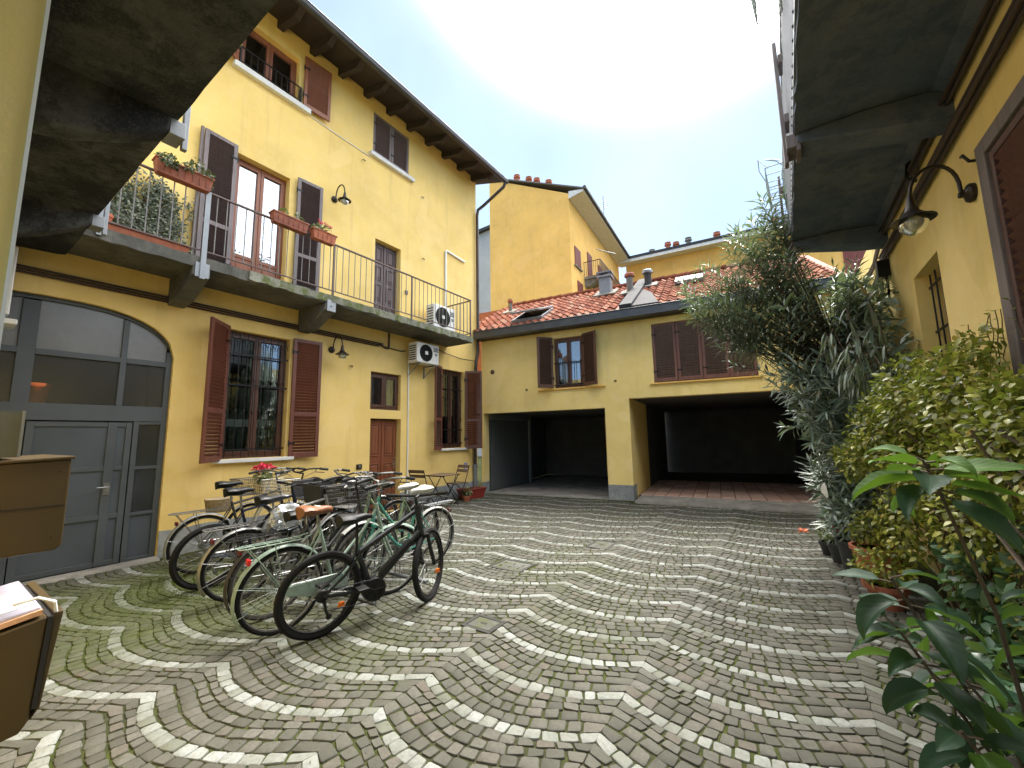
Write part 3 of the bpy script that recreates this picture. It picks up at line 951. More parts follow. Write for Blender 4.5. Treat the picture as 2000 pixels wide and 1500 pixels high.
for a in (1.92, 3.80, 5.7):
    if a > 5: continue
    mb = MB(LW)
    prof_ = [(-.02, 3.50), (.30, 3.52), (.855, 3.76), (.855, 3.883), (-.02, 3.895)]
    mb.loft([[(a, d_, z_) for d_, z_ in prof_], [(a + .2, d_, z_) for d_, z_ in prof_]])
    mb.build("bracket", SLAB, balc, bevel=0.012)
    mb = MB(LW); mb.box(a + .02, a + .18, .86, .875, 3.74, 3.94); mb.lathe((a + .10, .875, 3.84), [(.016, 0), (.016, .012), (.008, .016)], 8, 'd')
    mb.build("anchor_plate", GALV, balc, bevel=.003)
RD = 0.845
mb = MB(LW)
mb.box(0.92, 7.68, RD - .02, RD + .02, 4.965, 4.985)
mb.box(0.92, 7.68, RD - .012, RD + .012, 4.115, 4.13)
mb.box(7.66, 7.70, 0.0, RD - .02, 4.965, 4.985); mb.box(7.668, 7.692, 0.0, RD - .012, 4.115, 4.13)
rail = mb.build("railing", IRONBR, LB)
bm_ = MB(); bm_.tube([(0, 0, 0), (0, 0, 0.84)], 0.0075, 6); BALM = bm_.mesh("baluster", IRON)
a = 1.04 + .123
while a < 7.64:
    if min(abs(a - q) for q in (2.02, 3.93, 5.73, 7.66)) > .05:
        inst("baluster", BALM, LW(a, RD, 4.127), 0, rail)
    a += .1225
for k in range(6):
    inst("baluster", BALM, LW(7.68, 0.10 + k * .125, 4.127), 0, rail)
for a in (1.02, 2.02, 3.93, 5.73, 7.66):
    mb = MB(LW)
    if a in (1.02, 2.02):
        mb.box(a - .03, a + .03, RD + .025, RD + .045, 3.72 if a > 2 else 3.92, 4.97)
        mb.box(a - .05, a + .05, RD + .0, RD + .025, 3.78 if a > 2 else 3.95, 3.9 if a > 2 else 4.1)
    mb.box(a - .016, a + .016, RD - .012, RD + .012, 3.98, 4.965)
    mb.build("post", GALV if a < 2.5 else IRONBR, rail)

# cables running along the house under the balcony
mb = MB(LW)
for k, z in enumerate((3.545, 3.580, 3.615)):
    mb.tube([(0.2, .025, z), (5.55 + k * .06, .025, z - .006)], 0.0135, 7)
mb.tube([(5.55, .03, 3.60), (5.72, .03, 3.53), (5.80, .03, 3.53), (5.82, .03, 3.58), (5.82, .03, 3.89)], 0.020, 8)
mb.tube([(5.6, .025, 3.56), (6.15, .025, 3.53), (6.3, .03, 3.56)], 0.012, 6)
c = mb.build("conduit", CONDUIT, smooth=True)
for k in range(9):
    a = .7 + k * .62
tag(c, "bundle of three brown conduits along the yellow house wall under the balcony", "conduit")
mb = MB(LW)
mb.tube([(6.40, .02, 3.35), (6.42, .02, 0.42), (6.42, .02, .05)], 0.017, 8)
tag(mb.build("drain_pipe", WHITEPVC, smooth=True), "thin white pipe running down beside the brown house door", "pipe")
mb = MB(LW)
mb.tube([(7.63, .03, 4.9), (7.63, .03, 6.50), (7.66, .03, 6.53), (8.40, .03, 6.47)], 0.028, 8)
tag(mb.build("white_duct", WHITEPVC, smooth=True), "white duct with a right angle bend above the balcony air conditioner", "duct")
mb = MB(LW); mb.tube([(3.82, .012, 7.83), (4.5, .012, 7.805), (5.2, .012, 7.80)], 0.010, 6)
tag(mb.build("white_cable", WHITEPVC, smooth=True), "thin white cable on the wall between two top floor window sills", "cable")
mb = MB(LW)
mb.tube([(9.22, .90, 9.0), (9.20, .86, 8.88), (9.02, .25, 8.42), (8.93, .10, 8.28), (8.92, .075, 8.1), (8.92, .075, 4.35), (8.90, .09, 3.95), (8.72, .16, 3.62), (8.74, .12, 3.35), (8.76, .08, 3.2), (8.76, .075, .78)], 0.045, 10)
for z in (7.4, 5.9, 2.4, 1.1):
    mb.lathe((8.92 if z > 4 else 8.76, .075, z), [(.05, 0), (.05, .03)], 10)
ds = mb.build("downspout", DOWNSP, smooth=True)
tag(ds, "brown downspout on the corner of the tall yellow house", "downspout")
mb = MB(LW); mb.tube([(8.76, .075, .80), (8.76, .075, 0.0)], .055, 10); mb.lathe((8.76, .075, .72), [(.068, 0), (.068, .09)], 10)
o_ = mb.build("iron_foot", GALV, smooth=True); o_.parent = ds; o_['label'] = "pale cast foot of the downspout"
mb = MB(LW); mb.tube([(7.0, .03, 3.86), (7.6, .04, 3.72), (8.2, .04, 3.66), (8.72, .10, 3.66)], 0.012, 6)
tag(mb.build("black_hose", CONDUIT, smooth=True), "thin dark hose sagging from the balcony end to the downspout", "hose")
mb = MB(LW); mb.box(5.10, 5.22, 0.0, .03, .95, 1.05); s_ = mb.build("bell_plate", BRONZE, bevel=.006)
tag(s_, "small dark bell plate on the wall left of the brown door", "bell plate")
mb = MB(LW); mb.lathe((5.16, .03, 1.0), [(.03, 0), (.03, .008), (.01, .012)], 10, 'd'); o_ = mb.build("button", ALU); o_.parent = s_
mb = MB(LW); mb.box(6.27, 6.35, 0.0, .025, 4.93, 5.02); tag(mb.build("light_switch", IRONBR, bevel=.004), "small switch box on the wall right of the plum balcony door", "switch")
mb = MB(LW); mb.lathe((4.25, .0, 4.25), [(.11, 0), (.11, .012), (.09, .018)], 16, 'd'); tag(mb.build("vent_cover", MOSSROOF), "round beige vent low on the wall behind the balcony bars", "vent")
mb = MB(LW)
mb.box(8.385, 8.51, 0.0, .006, .62, .88)
sg = mb.build("wall_sign", SIGNWHITE); tag(sg, "small blue and white sign low on the wall by the downspout", "sign")
mb = MB(LW)
mb.box(8.39, 8.505, .006, .008, .625, .875)
o_ = mb.build("blue_field", SIGNBLUE); o_.parent = sg
mb = MB(LW)
mb.prism([(8.45 + .032 * cos(t_ * pi / 6), .75 + .075 * sin(t_ * pi / 6) - (.02 if 7 < t_ < 11 else 0)) for t_ in range(12)], .008, .010)
mb.prism([(8.45 + .018 * cos(t_ * pi / 5), .845 + .018 * sin(t_ * pi / 5)) for t_ in range(10)], .008, .010)
mb.prism([(8.395, .63), (8.43, .63), (8.395, .68)], .008, .010); mb.prism([(8.47, .63), (8.50, .63), (8.50, .68)], .008, .010)
o_ = mb.build("white_emblem", SIGNWHITE); o_.parent = sg
# hooks left in the plaster
for (a, z) in ((4.87, 3.02), (5.02, 7.62), (6.75, 7.62), (6.80, 6.0)):
    mb = MB(LW); mb.tube([(a, 0, z), (a, .05, z), (a + .03, .06, z - .04)], .008, 5); mb.tube([(a + .06, 0, z + .01), (a + .06, .04, z), (a + .02, .05, z - .03)], .006, 5)
    wh = {3.02: "right of the ground floor wall lamp", 7.62: "left of the closed top floor shutters" if a < 6 else "right of the closed top floor shutters", 6.0: "above the plum balcony door"}[z]
    tag(mb.build("shutter_hook", BLACKM), "small iron hook in the yellow wall " + wh, "hook", "hooks in the yellow wall")

# ------------------------------------------------------------------ wall lamps
def wall_lamp(fr, a, z, label, k=1.0, da=0.0):
    t = thing("wall_lamp", label, "wall lamp", fr(a, 0, z), "gooseneck wall lamps")
    f = fr.sub(a, 0, z, 0)
    mb = MB(f); mb.lathe((0, 0, 0), [(.062 * k, 0), (.066 * k, .02 * k), (.058 * k, .035 * k), (.022 * k, .05 * k), (.02 * k, .075 * k)], 14, 'd'); mb.build("mount", BRONZE, t, smooth=True)
    arm = []
    for i in range(15):
        u = i / 14
        an = pi * u
        d = .06 + .135 * (1 - cos(an))
        zz = .02 + .24 * sin(an) ** .8 - .02 * u
        arm.append((da * u, d * k, zz * k))
    mb = MB(f); mb.tube(arm, .0125 * k, 8); mb.build("arm", BRONZE, t, smooth=True)
    cx, cd, cz = da, .33 * k, 0
    mb = MB(f)
    mb.lathe((cx, cd, cz), [(.018 * k, .05 * k), (.024 * k, .02 * k), (.03 * k, -.02 * k), (.042 * k, -.06 * k), (.062 * k, -.085 * k), (.10 * k, -.115 * k), (.125 * k, -.125 * k), (.125 * k, -.132 * k), (.098 * k, -.122 * k), (.058 * k, -.092 * k)], 18)
    mb.build("shade", BRONZE, t, smooth=True)
    mb = MB(f)
    mb.lathe((cx, cd, cz), [(.07 * k, -.11 * k), (.082 * k, -.14 * k), (.080 * k, -.17 * k), (.062 * k, -.205 * k), (.03 * k, -.228 * k), (.0001, -.234 * k)], 16)
    mb.build("globe", GLOBE, t, smooth=True)
    mb = MB(f)
    mb.lathe((cx, cd, cz), [(.022 * k, -.09 * k), (.022 * k, -.15 * k), (.03 * k, -.165 * k), (.018 * k, -.195 * k), (.0001, -.2 * k)], 10)
    mb.build("bulb", WHITEPAINT, t, smooth=True)
    return t
wall_lamp(LW, 4.40, 6.37, "gooseneck lamp on the upper wall right of the french door", 1.0, .02)
wall_lamp(LW, 4.47, 3.28, "gooseneck lamp under the balcony by the big red shutters", 1.0, .02)
wall_lamp(RW, 3.95, 3.16, "large gooseneck lamp on the right wall close to the camera", 1.0, -.06)

# ------------------------------------------------------------------ air conditioners
def air_con(fr, a, d, z, w, h, dep, label, legs):
    t = thing("air_conditioner", label, "air conditioner", fr(a, d, z), "outdoor air conditioning units")
    f = fr.sub(a, d, z, 0)
    mb = MB(f)
    mb.box(0, w, 0, dep, 0, h)
    mb.build("casing", WHITEPAINT, t, bevel=.018)
    mb = MB(f)
    cx, cz, r = w * .40, h * .5, h * .42
    mb.lathe((cx, dep - .002, cz), [(r, 0), (r, .012), (r * .97, .012), (r * .96, .004), (.001, .004)], 28, 'd')
    mb.build("fan_recess", DARKSLOT, t)
    mb = MB(f)
    for q in range(1, 8):
        rad = r * q / 8
        mb.tube([(cx + rad * cos(2 * pi * j / 24), dep + .013, cz + rad * sin(2 * pi * j / 24)) for j in range(24)], .0035, 4, closed=True)
    for j in range(12):
        an = 2 * pi * j / 12
        mb.tube([(cx + r * .1 * cos(an), dep + .014, cz + r * .1 * sin(an)), (cx + r * cos(an + .25), dep + .014, cz + r * sin(an + .25))], .004, 4)
    mb.build("fan_guard", BLACKM, t)
    mb = MB(f); mb.box(cx - .045, cx + .045, dep + .016, dep + .02, cz - .04, cz + .04); mb.build("badge", WHITEPAINT, t)
    mb = MB(f)
    for j in range(3):
        mb.box(w * .74, w * .95, dep + .0005, dep + .004, h * (.80 - .075 * j), h * (.84 - .075 * j))
    mb.box(w * .80, w * .92, dep + .0005, dep + .004, h * .50, h * .54); mb.box(w * .82, w * .90, dep + .0005, dep + .004, h * .44, h * .48)
    mb.build("label_print", DARKSLOT, t)
    mb = MB(f)
    for j in range(7):
        mb.box(-.003, .001, dep * .12, dep * .85, h * (.12 + .11 * j), h * (.17 + .11 * j))
    mb.build("side_vent", DARKSLOT, t)
    for x in (w * .15, w * .85):
        mb = MB(f)
        if legs: mb.box(x - .03, x + .03, 0, dep + .03, -.12, -.001)
        else:
            mb.box(x - .015, x + .015, -d, dep + .02, -.035, -.001); mb.box(x - .015, x + .015, -d, -d + .03, -.30, -.035)
            mb.tube([(x, -d + .02, -.27), (x, dep * .8, -.03)], .012, 5)
        mb.build("mounting_bracket", GALV, t)
    return t
air_con(LW, 6.30, .12, 3.27, .70, .47, .29, "white air conditioner on brackets under the balcony", False)
air_con(LW, 6.78, .18, 4.18, .74, .58, .28, "white air conditioner standing on the balcony floor behind the bars", True)

# ------------------------------------------------------------------ leaves
def add_leaf(mb, base, dr, nrm, ln, wd, curl=0.3, n=2, fold=0.15, tip=0.0):
    """pointed leaf from base along dr; nrm is its upper side"""
    dr = dr.normalized()
    side = dr.cross(nrm)
    if side.length < 1e-5: side = dr.cross(Vector((0.31, 0.5, 0.8)))
    side.normalize()
    up = side.cross(dr)
    mid, lf, rt = [], [], []
    q = Vector(base)
    d = dr.copy()
    N = n + 1
    for k in range(N + 1):
        t = k / N
        if k:
            an = -curl / N
            d = (d * cos(an) + up * sin(an)).normalized()
            up = side.cross(d)
            q = q + d * (ln / N)
        w_ = wd * 0.5 * (sin(pi * min(1, t ** 0.8)) ** 0.8 if 0 < k < N else 0)
        mb.v.append(tuple(q)); mid.append(len(mb.v) - 1)
        if 0 < k < N:
            e = up * (fold * w_)
            mb.v.append(tuple(q - side * w_ + e)); lf.append(len(mb.v) - 1)
            mb.v.append(tuple(q + side * w_ + e)); rt.append(len(mb.v) - 1)
    mb.f.append((mid[0], mid[1], lf[0])); mb.f.append((mid[0], rt[0], mid[1]))
    for k in range(1, N - 1):
        mb.f.append((mid[k], mid[k + 1], lf[k], lf[k - 1])); mb.f.append((mid[k], rt[k - 1], rt[k], mid[k + 1]))
    mb.f.append((mid[N - 1], mid[N], lf[-1])); mb.f.append((mid[N - 1], rt[-1], mid[N]))

def rvec(r=R):
    while True:
        v = Vector((r.uniform(-1, 1), r.uniform(-1, 1), r.uniform(-1, 1)))
        if 0.05 < v.length < 1: return v.normalized()

def leaf_part(parent, specs, mt, individual, part_name="leaf", stuff_name="foliage"):
    """specs: (base, dir, normal, length, width, curl, n). The first `individual` become leaf objects, the rest one mesh"""
    b = BASE[parent.name]
    specs = sorted(specs, key=lambda s: (Vector(s[0]) - Vector((0, 0, CAM_H))).length / s[3])
    meshes = []
    for v in range(6):
        m_ = MB(); add_leaf(m_, (0, 0, 0), Vector((1, 0, 0)), Vector((0, 0, 1)), 1.0, 1.0, .25 + .2 * v / 5, 3, .1 + .05 * v)
        meshes.append(m_.mesh(part_name, mt, smooth=True))
    for i, s in enumerate(specs[:individual]):
        base, d, nr, ln, wd = s[:5]
        x = d.normalized(); y = nr.cross(x)
        if y.length < 1e-4: y = Vector((0, 1, 0)).cross(x)
        y.normalize(); z = x.cross(y)
        M_ = Matrix((x, y, z)).transposed().to_4x4() @ Matrix.Diagonal((ln, wd, ln, 1))
        M_.translation = Vector(base) - Vector(b)
        o = bpy.data.objects.new(part_name, meshes[i % 6]); COL.objects.link(o)
        o.parent = parent; o.matrix_local = M_
    if len(specs) > individual:
        mb = MB()
        for s in specs[individual:]:
            add_leaf(mb, s[0], s[1], s[2], s[3], s[4], s[5], s[6])
        mb.build(stuff_name, mt, parent, smooth=True, kind='stuff')

def leaf_blob(specs, c, rad, n, ln, wd, r, up=0.4, curl=.4, seg=2):
    c = Vector(c)
    for _ in range(n):
        v = rvec(r); rr_ = r.random() ** 0.45
        p = c + Vector((v.x * rad[0], v.y * rad[1], v.z * rad[2])) * rr_
        d = (v * .8 + rvec(r) * .7 + Vector((0, 0, -.15))).normalized()
        nr = (Vector((0, 0, 1)) * up + v * .5 + rvec(r) * .4).normalized()
        k = r.uniform(.65, 1.25)
        specs.append((p, d, nr, ln * k, wd * k, curl * r.uniform(.3, 1.6), seg))

def flower_head(mb, c, rad, n, r):
    for _ in range(n):
        v = rvec(r); v.z = abs(v.z) * .8
        add_leaf(mb, Vector(c) + v * rad * .3, v, rvec(r), rad * r.uniform(.6, 1.0), rad * .6, -.5, 1, .3)

def flower_box(fr, a0, a1, d, z, mt, label, plants, petals=None, depth=.15, hh=.14, leaf=LEAF_POT, nl=160, trail=0.0, seed=1):
    r = random.Random(seed)
    t = thing("flower_box", label, "flower box", fr((a0 + a1) / 2, d, z))
    mb = MB(fr)
    i_ = .022
    mb.hexa([(a0 + i_, d + .02, z), (a1 - i_, d + .02, z), (a1 - i_, d + depth - .02, z), (a0 + i_, d + depth - .02, z), (a0, d, z + hh), (a1, d, z + hh), (a1, d + depth, z + hh), (a0, d + depth, z + hh)])
    mb.box(a0 - .012, a1 + .012, d - .012, d + depth + .012, z + hh, z + hh + .022)
    n = int((a1 - a0) / .07)
    for k in range(1, n):
        x = a0 + (a1 - a0) * k / n
        mb.box(x - .004, x + .004, d + depth - .012, d + depth + .004, z + .03, z + hh - .01)
    mb.build("box", mt, t, bevel=.004)
    mb = MB(fr); mb.box(a0 + .015, a1 - .015, d + .015, d + depth - .015, z + hh + .018, z + hh + .028); mb.build("soil", SOIL, t)
    specs = []
    for _ in range(plants):
        a = r.uniform(a0 + .03, a1 - .03)
        c = fr(a, d + depth * .5 + r.uniform(-.03, .10) * (1 + trail), z + hh + r.uniform(.03, .09) - trail * r.random() * .12)
        leaf_blob(specs, c, (.06, .06, .06), nl // plants, .045, .03, r)
    if specs: leaf_part(t, specs, leaf, 0)
    if petals:
        pb = MB()
        for _ in range(petals[1]):
            a = r.uniform(a0 + .06, a1 - .06)
            flower_head(pb, fr(a, d + depth * .5 + r.uniform(-.05, .05), z + hh + r.uniform(.10, .18)), .035, 12, r)
        pb.build("flowers", petals[0], t)
    return t
flower_box(LW, 1.42, 2.03, .83, 4.93, TERRAD, "old terracotta window box spilling grey green leaves, leftmost on the balcony rail", 16, None, nl=520, trail=1.0, seed=3, leaf=LEAF_IVY, hh=.17)
flower_box(LW, 2.83, 3.38, .83, 4.90, TERRAD, "dull terracotta window box nearly bare, middle one on the balcony rail", 4, None, nl=60, seed=4, hh=.15)
flower_box(LW, 3.47, 3.88, .83, 4.90, TERRA, "bright terracotta window box with pink flowers on the balcony rail", 6, (FLOWERP, 9), nl=110, seed=5, hh=.15)

# ivy on the balcony, growing from a trough on its floor
iv = thing("ivy", "variegated ivy climbing the house wall behind the balcony bars", "ivy", LW(1.4, .3, 4.05))
r = random.Random(21)
specs = []
vm = MB()
for k in range(52):
    a = r.uniform(0.95, 1.95); z = 4.1; pts = [(a, r.uniform(.05, .3), z)]
    top = r.uniform(4.6, 5.25)
    d = pts[0][1]
    while z < top:
        z += .08; a += r.uniform(-.06, .06); d = max(.02, d - .03 + r.uniform(-.01, .02))
        a = min(max(a, .85), 2.08)
        pts.append((a, d, z))
        if z > 4.3 or k % 2:
            for q in range(11):
                p = Vector(LW(a + r.uniform(-.07, .07), d + r.uniform(.0, .12), z + r.uniform(-.05, .05)))
                v = rvec(r); v.x = abs(v.x) * .6; v.z -= .4
                specs.append((p, v, Vector((1, 0, .4)) + rvec(r) * .7, r.uniform(.028, .05), r.uniform(.026, .042), .3, 1))
    vm.fr = LW
    vm.tube(pts, .006, 4, False)
vm.build("stems", BARK, iv)
leaf_part(iv, specs, LEAF_IVY, 0)
mb = MB(LW)
mb.hexa([(1.15, .30, 4.045), (1.90, .30, 4.045), (1.90, .56, 4.045), (1.15, .56, 4.045), (1.10, .26, 4.20), (1.95, .26, 4.20), (1.95, .60, 4.20), (1.10, .60, 4.20)])
mb.box(1.085, 1.965, .245, .615, 4.20, 4.225)
tag(mb.build("plant_trough", TERRA, bevel=.008), "long terracotta trough on the balcony floor under the ivy", "planter")

def lathe_pot(loc, r_top, h, mt, label, soil=True, group=None, rim=.04, name="flower_pot"):
    t = thing(name, label, "flower pot", loc, group)
    mb = MB()
    rb = r_top * .68
    mb.lathe(loc, [(rb, 0), (r_top * .95, h - rim), (r_top * 1.04, h - rim), (r_top * 1.06, h), (r_top * .93, h), (r_top * .90, h - rim * .8), (.001, h - rim * .8)], 22)
    mb.build("pot", mt, t, smooth=True)
    if soil:
        mb = MB(); mb.lathe(loc, [(.001, h - rim * .75), (r_top * .9, h - rim * .75)], 18); mb.build("soil", SOIL, t)
    return t
lathe_pot(LW(1.12, .42, 4.23), .075, .15, TERRA, "small terracotta pot standing in the balcony trough")
lathe_pot((XL - .20, 0.82, 2.02), .12, .26, mat('orange_clay', (0.62, 0.17, 0.06), 0.8, 0.15), "blurred orange pot on the ledge behind the dusty gate glass")

# ================================================================== BACK BUILDING (garages)
BB = thing("garage_wing", "low yellow wing across the courtyard end with two open garages and tiled roof", "building", BW(-1.8, 0, 0))
u0, u1 = -5.99, 2.52
bh = [(-3.76, -2.96, 2.78, 4.12, .16), (-1.25, .87, 2.74, 4.16, .10), (-5.93, -2.45, -.02, 2.21, .30), (-1.86, 2.30, -.02, 2.41, .30)]
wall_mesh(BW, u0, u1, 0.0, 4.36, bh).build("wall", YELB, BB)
for q_ in ((-2.452, -1.858, -.45, .012, 0.0, .36), (2.30, 2.52, -.3, .012, 0, .36), (-5.99, -5.925, -.3, .012, 0, .3)):
    mb = MB(BW); mb.box(*q_); mb.build("plinth", PLINTH, BB, bevel=.004)
# garage interiors
mb = MB(BW)
g0, g1, gz1, gd = -6.6, -2.20, 2.30, -5.6
mb.quad((g0, gd, 0), (g1, gd, 0), (g1, gd, gz1), (g0, gd, gz1))
mb.quad((-5.93, -.30, 0), (-6.3, gd, 0), (-6.3, gd, gz1), (-5.93, -.30, gz1))
mb.quad((-2.42, -.28, 0), (-2.42, -.28, gz1), (g1, gd, gz1), (g1, gd, 0))
mb.quad((g0, -.28, gz1 - .08), (g0, gd, gz1 - .08), (g1, gd, gz1 - .08), (g1, -.28, gz1 - .08))
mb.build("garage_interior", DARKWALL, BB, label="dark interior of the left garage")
mb = MB(BW)
h0, h1, hz = -1.86, 2.42, 2.47
mb.quad((h0 - .06, -7.5, 0), (h1, -7.5, 0), (h1, -7.5, hz), (h0 - .06, -7.5, hz))
mb.quad((h0 - .06, -.28, hz - .04), (h0 - .06, -7.5, hz - .04), (h1, -7.5, hz - .04), (h1, -.28, hz - .04))
mb.quad((h1, -.28, 0), (h1, -.28, hz), (h1, -7.5, hz), (h1, -7.5, 0))
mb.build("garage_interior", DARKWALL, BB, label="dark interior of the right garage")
mb = MB(BW)
mb.box(h0 - .25, h0, -2.6, -.302, 0, hz - .045)
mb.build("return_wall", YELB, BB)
mb = MB(BW); mb.box(h0 - .06, h0 - .003, -7.4, -2.602, 0, hz - .045); mb.build("inner_wall", DARKWALL, BB)  # wall turns dark grey here, painting in the garage's deep shade
# corrugated garage doors inside the left garage
def corrugated(fr, a0, a1, z0, z1, d, n, mt, name, parent):
    mb = MB(fr)
    for k in range(n):
        x0, x1 = a0 + (a1 - a0) * k / n, a0 + (a1 - a0) * (k + 1) / n
        m_ = (x0 + x1) / 2
        mb.quad((x0, d, z0), (m_, d + .02, z0), (m_, d + .02, z1), (x0, d, z1))
        mb.quad((m_, d + .02, z0), (x1, d, z0), (x1, d, z1), (m_, d + .02, z1))
    return mb.build(name, mt, parent)
SHUTG = mat("dark_green_sheet", (0.07, 0.078, 0.076), .55, .15)
f2 = BW.sub(-5.93, -.32, 0, radians(-86))
gdoor = corrugated(f2, 0.02, 2.3, .03, 2.05, .03, 22, SHUTG, "garage_door", BB)
mb = MB(f2); mb.box(2.3, 2.42, 0, .10, 0, 2.2); mb.box(0, 2.42, 0, .08, 2.05, 2.21); mb.build("door_frame", GALV, BB)
corrugated(BW, -3.6, -2.3, .03, 2.05, gd + .1, 12, SHUTG, "garage_door", BB)
mb = MB(BW); mb.box(-3.8, -3.6, gd, gd + .2, 0, 2.2); mb.build("inner_pier", YEL2, BB)
# right garage floor: concrete kerb and clay tiles
mb = MB(BW)
mb.hexa([(-1.80, -.62, -.02), (2.40, -.62, -.02), (2.40, .42, -.02), (-1.80, .30, -.02), (-1.80, -.62, .06), (2.40, -.62, .06), (2.40, .40, .045), (-1.80, .28, .045)])
mb.build("garage_kerb", CONC, BB, bevel=.012)
mb = MB(BW); mb.box(-1.85, 2.40, -7.45, -.63, -.02, .052); gfl = mb.build("garage_floor", SOIL, BB)
mb_ = MB(); mb_.hexa([(-.143, -.143, 0), (.143, -.143, 0), (.143, .143, 0), (-.143, .143, 0), (-.138, -.138, .012), (.138, -.138, .012), (.138, .138, .012), (-.138, .138, .012)])
FT = mb_.mesh("floor_tile", FLOORT)
for i in range(14):
    for j in range(12):
        q = BW(-1.69 + .30 * i, -.79 - .30 * j, .052 + R.uniform(0, .003))
        inst("floor_tile", FT, q, SK, gfl)
mb = MB(BW); mb.box(-5.92, -2.46, -5.5, .02, -.02, .012)
mb.build("garage_floor", CONC, BB, label="bare concrete floor of the left garage")
# windows of the wing
casement(BW, BB, -3.76, -2.96, 2.78, 4.12, -0.10, BRN_SH, GLASS, 2)
room(BW, BB, -3.76, -2.96, 2.78, 4.12, -.16, .9)
curtain(BW, BB, -3.62, -3.38, 2.7, 4.2, -.2); curtain(BW, BB, -3.28, -3.08, 2.7, 4.2, -.2)
grille(BW, BB, -3.76, -2.96, 2.80, 3.5, -.03, 5, (2.86, 3.45), knots=False)
sill(BW, BB, -4.22, -2.40, 2.775, .05, .035, YEL2)
shutter(BW, BB, -3.78, .02, 2.79, 4.14, .45, radians(47), BRN_SH, BRN_SLAT, side=-1, rails=(), pitch=.045)
shutter(BW, BB, -2.94, .02, 2.79, 4.14, .45, radians(27), BRN_SH, BRN_SLAT, side=1, rails=(), pitch=.045)
room(BW, BB, -1.25, .87, 2.74, 4.16, -.10, .5)  # dark backing that reads as shade between the closed slats
room(LW, LB, 5.28, 6.33, 7.95, 8.98, -.052, .5)  # same dark backing, behind the closed top floor shutters
RSH = wood("worn_red_brown_paint", (0.15, 0.062, 0.045), .55); RSL = wood("grey_brown_slat", (0.15, 0.10, 0.09), .55)
for k in range(4):
    shutter(BW, BB, -1.245 + k * .53, -.055, 2.76, 4.15, .522, 0, RSH, RSL, side=1, rails=(), pitch=.058)
sill(BW, BB, -1.34, .95, 2.74, .05, .035, YEL2)
# eave, gutter, roof
mb = MB(BW)
mb.box(u0, u1, 0.0, .34, 4.31, 4.36)
mb.build("eave_board", EAVEWOOD, BB)
mb = MB(BW)
mb.box(u0 + .03, -2.50, .30, .47, 4.285, 4.50); mb.box(-2.494, u1, .30, .47, 4.29, 4.505)
mb.tube([(u0 + .03, .475, 4.49), (u1, .475, 4.495)], .016, 6)
mb.box(-2.52, -2.48, .30, .482, 4.275, 4.515)
mb.build("gutter", GUTTER, BB, bevel=.02)
RB0, RZ0, RB1, RZ1 = .36, 4.50, -3.05, 6.32
mb = MB(BW)
mb.hexa([(u0 - .6, RB0, RZ0 - .03), (u1, RB0, RZ0 - .03), (u1, RB1, RZ1 - .03), (u0 - .6, RB1, RZ1 - .03), (u0 - .6, RB0, RZ0), (u1, RB0, RZ0), (u1, RB1, RZ1), (u0 - .6, RB1, RZ1)])
mb.hexa([(u0 - 3, -4.2, 4), (u1, -4.2, 4), (u1, RB1, 4), (u0 - 3, RB1, 4), (u0 - 3, RB1 - .1, RZ1 - .1), (u1, RB1 - .1, RZ1 - .1), (u1, RB1, RZ1 - .04), (u0 - 3, RB1, RZ1 - .04)])
roof = mb.build("roof", TERRAD, BB)
rl = math.hypot(RB0 - RB1, RZ1 - RZ0); rs = ((RB1 - RB0) / rl, (RZ1 - RZ0) / rl)
tm = MB()
TW, TL = .205, .36
def tile_into(mb, fr, cu, s0, jitter):
    """one pantile: S-curved cover running up the slope from s0"""
    n = 6
    lo, hi = [], []
    for k in range(n + 1):
        x = -TW / 2 + TW * k / n
        ph = k / n
        zz = .045 * sin(pi * min(1, ph / .62)) if ph < .62 else -.012 * sin(pi * (ph - .62) / .38)
        for s_, lst, lift in ((s0, lo, .028), (s0 + TL, hi, .0)):
            d = RB0 + rs[0] * s_; z = RZ0 + rs[1] * s_
            off = zz + lift + .012 + jitter
            lst.append(mb.p(cu + x, d - off * rs[1] * -1 * -1 if False else d + off * (rs[1]) * 1.0, z + off * (-rs[0])))
    for k in range(n):
        mb.f.append((lo[k], lo[k + 1], hi[k + 1], hi[k]))
    b0 = []
    for k in range(n + 1):
        v = Vector(mb.v[lo[k]]); mb.v.append((v.x, v.y, v.z - .022)); b0.append(len(mb.v) - 1)
    for k in range(n):
        mb.f.append((b0[k], b0[k + 1], lo[k + 1], lo[k]))
rows = int(rl / .30)
tiles = []
for j in range(rows):
    for i in range(int((u1 - u0 + .6) / .2)):
        cu = u0 - .55 + .2 * i
        if -2.05 < cu - .0 < -1.55 and True:
            if abs(cu + 1.72) < .22: continue
        if -4.92 < cu < -3.98 and 1 <= j <= 3: continue
        tiles.append((j, cu))
tiles.sort(key=lambda q: q[0])
rest = MB(BW)
for idx, (j, cu) in enumerate(tiles):
    jit = R.uniform(-.006, .008)
    if idx < 300:
        m_ = MB(BW); tile_into(m_, BW, cu, j * .30 + R.uniform(-.012, .012), jit)
        m_.build("roof_tile", ROOFT, roof, smooth=True)
    else:
        tile_into(rest, BW, cu, j * .30 + R.uniform(-.012, .012), jit)
rest.build("roof_tiles", ROOFT, roof, smooth=True, kind='stuff')
def on_roof(u, s, h=0):
    return (u, RB0 + rs[0] * s + h * rs[1], RZ0 + rs[1] * s - h * rs[0])
mb = MB(BW)
for (ua, ub, h0_, h1_) in ((-1.90, -1.60, .0, .15),):
    mb.hexa([on_roof(ua, -.02, h0_), on_roof(ub, -.02, h0_), on_roof(ub, rl, h0_), on_roof(ua, rl, h0_), on_roof(ua, -.02, h1_), on_roof(ub, -.02, h1_), on_roof(ub, rl, h1_), on_roof(ua, rl, h1_)])
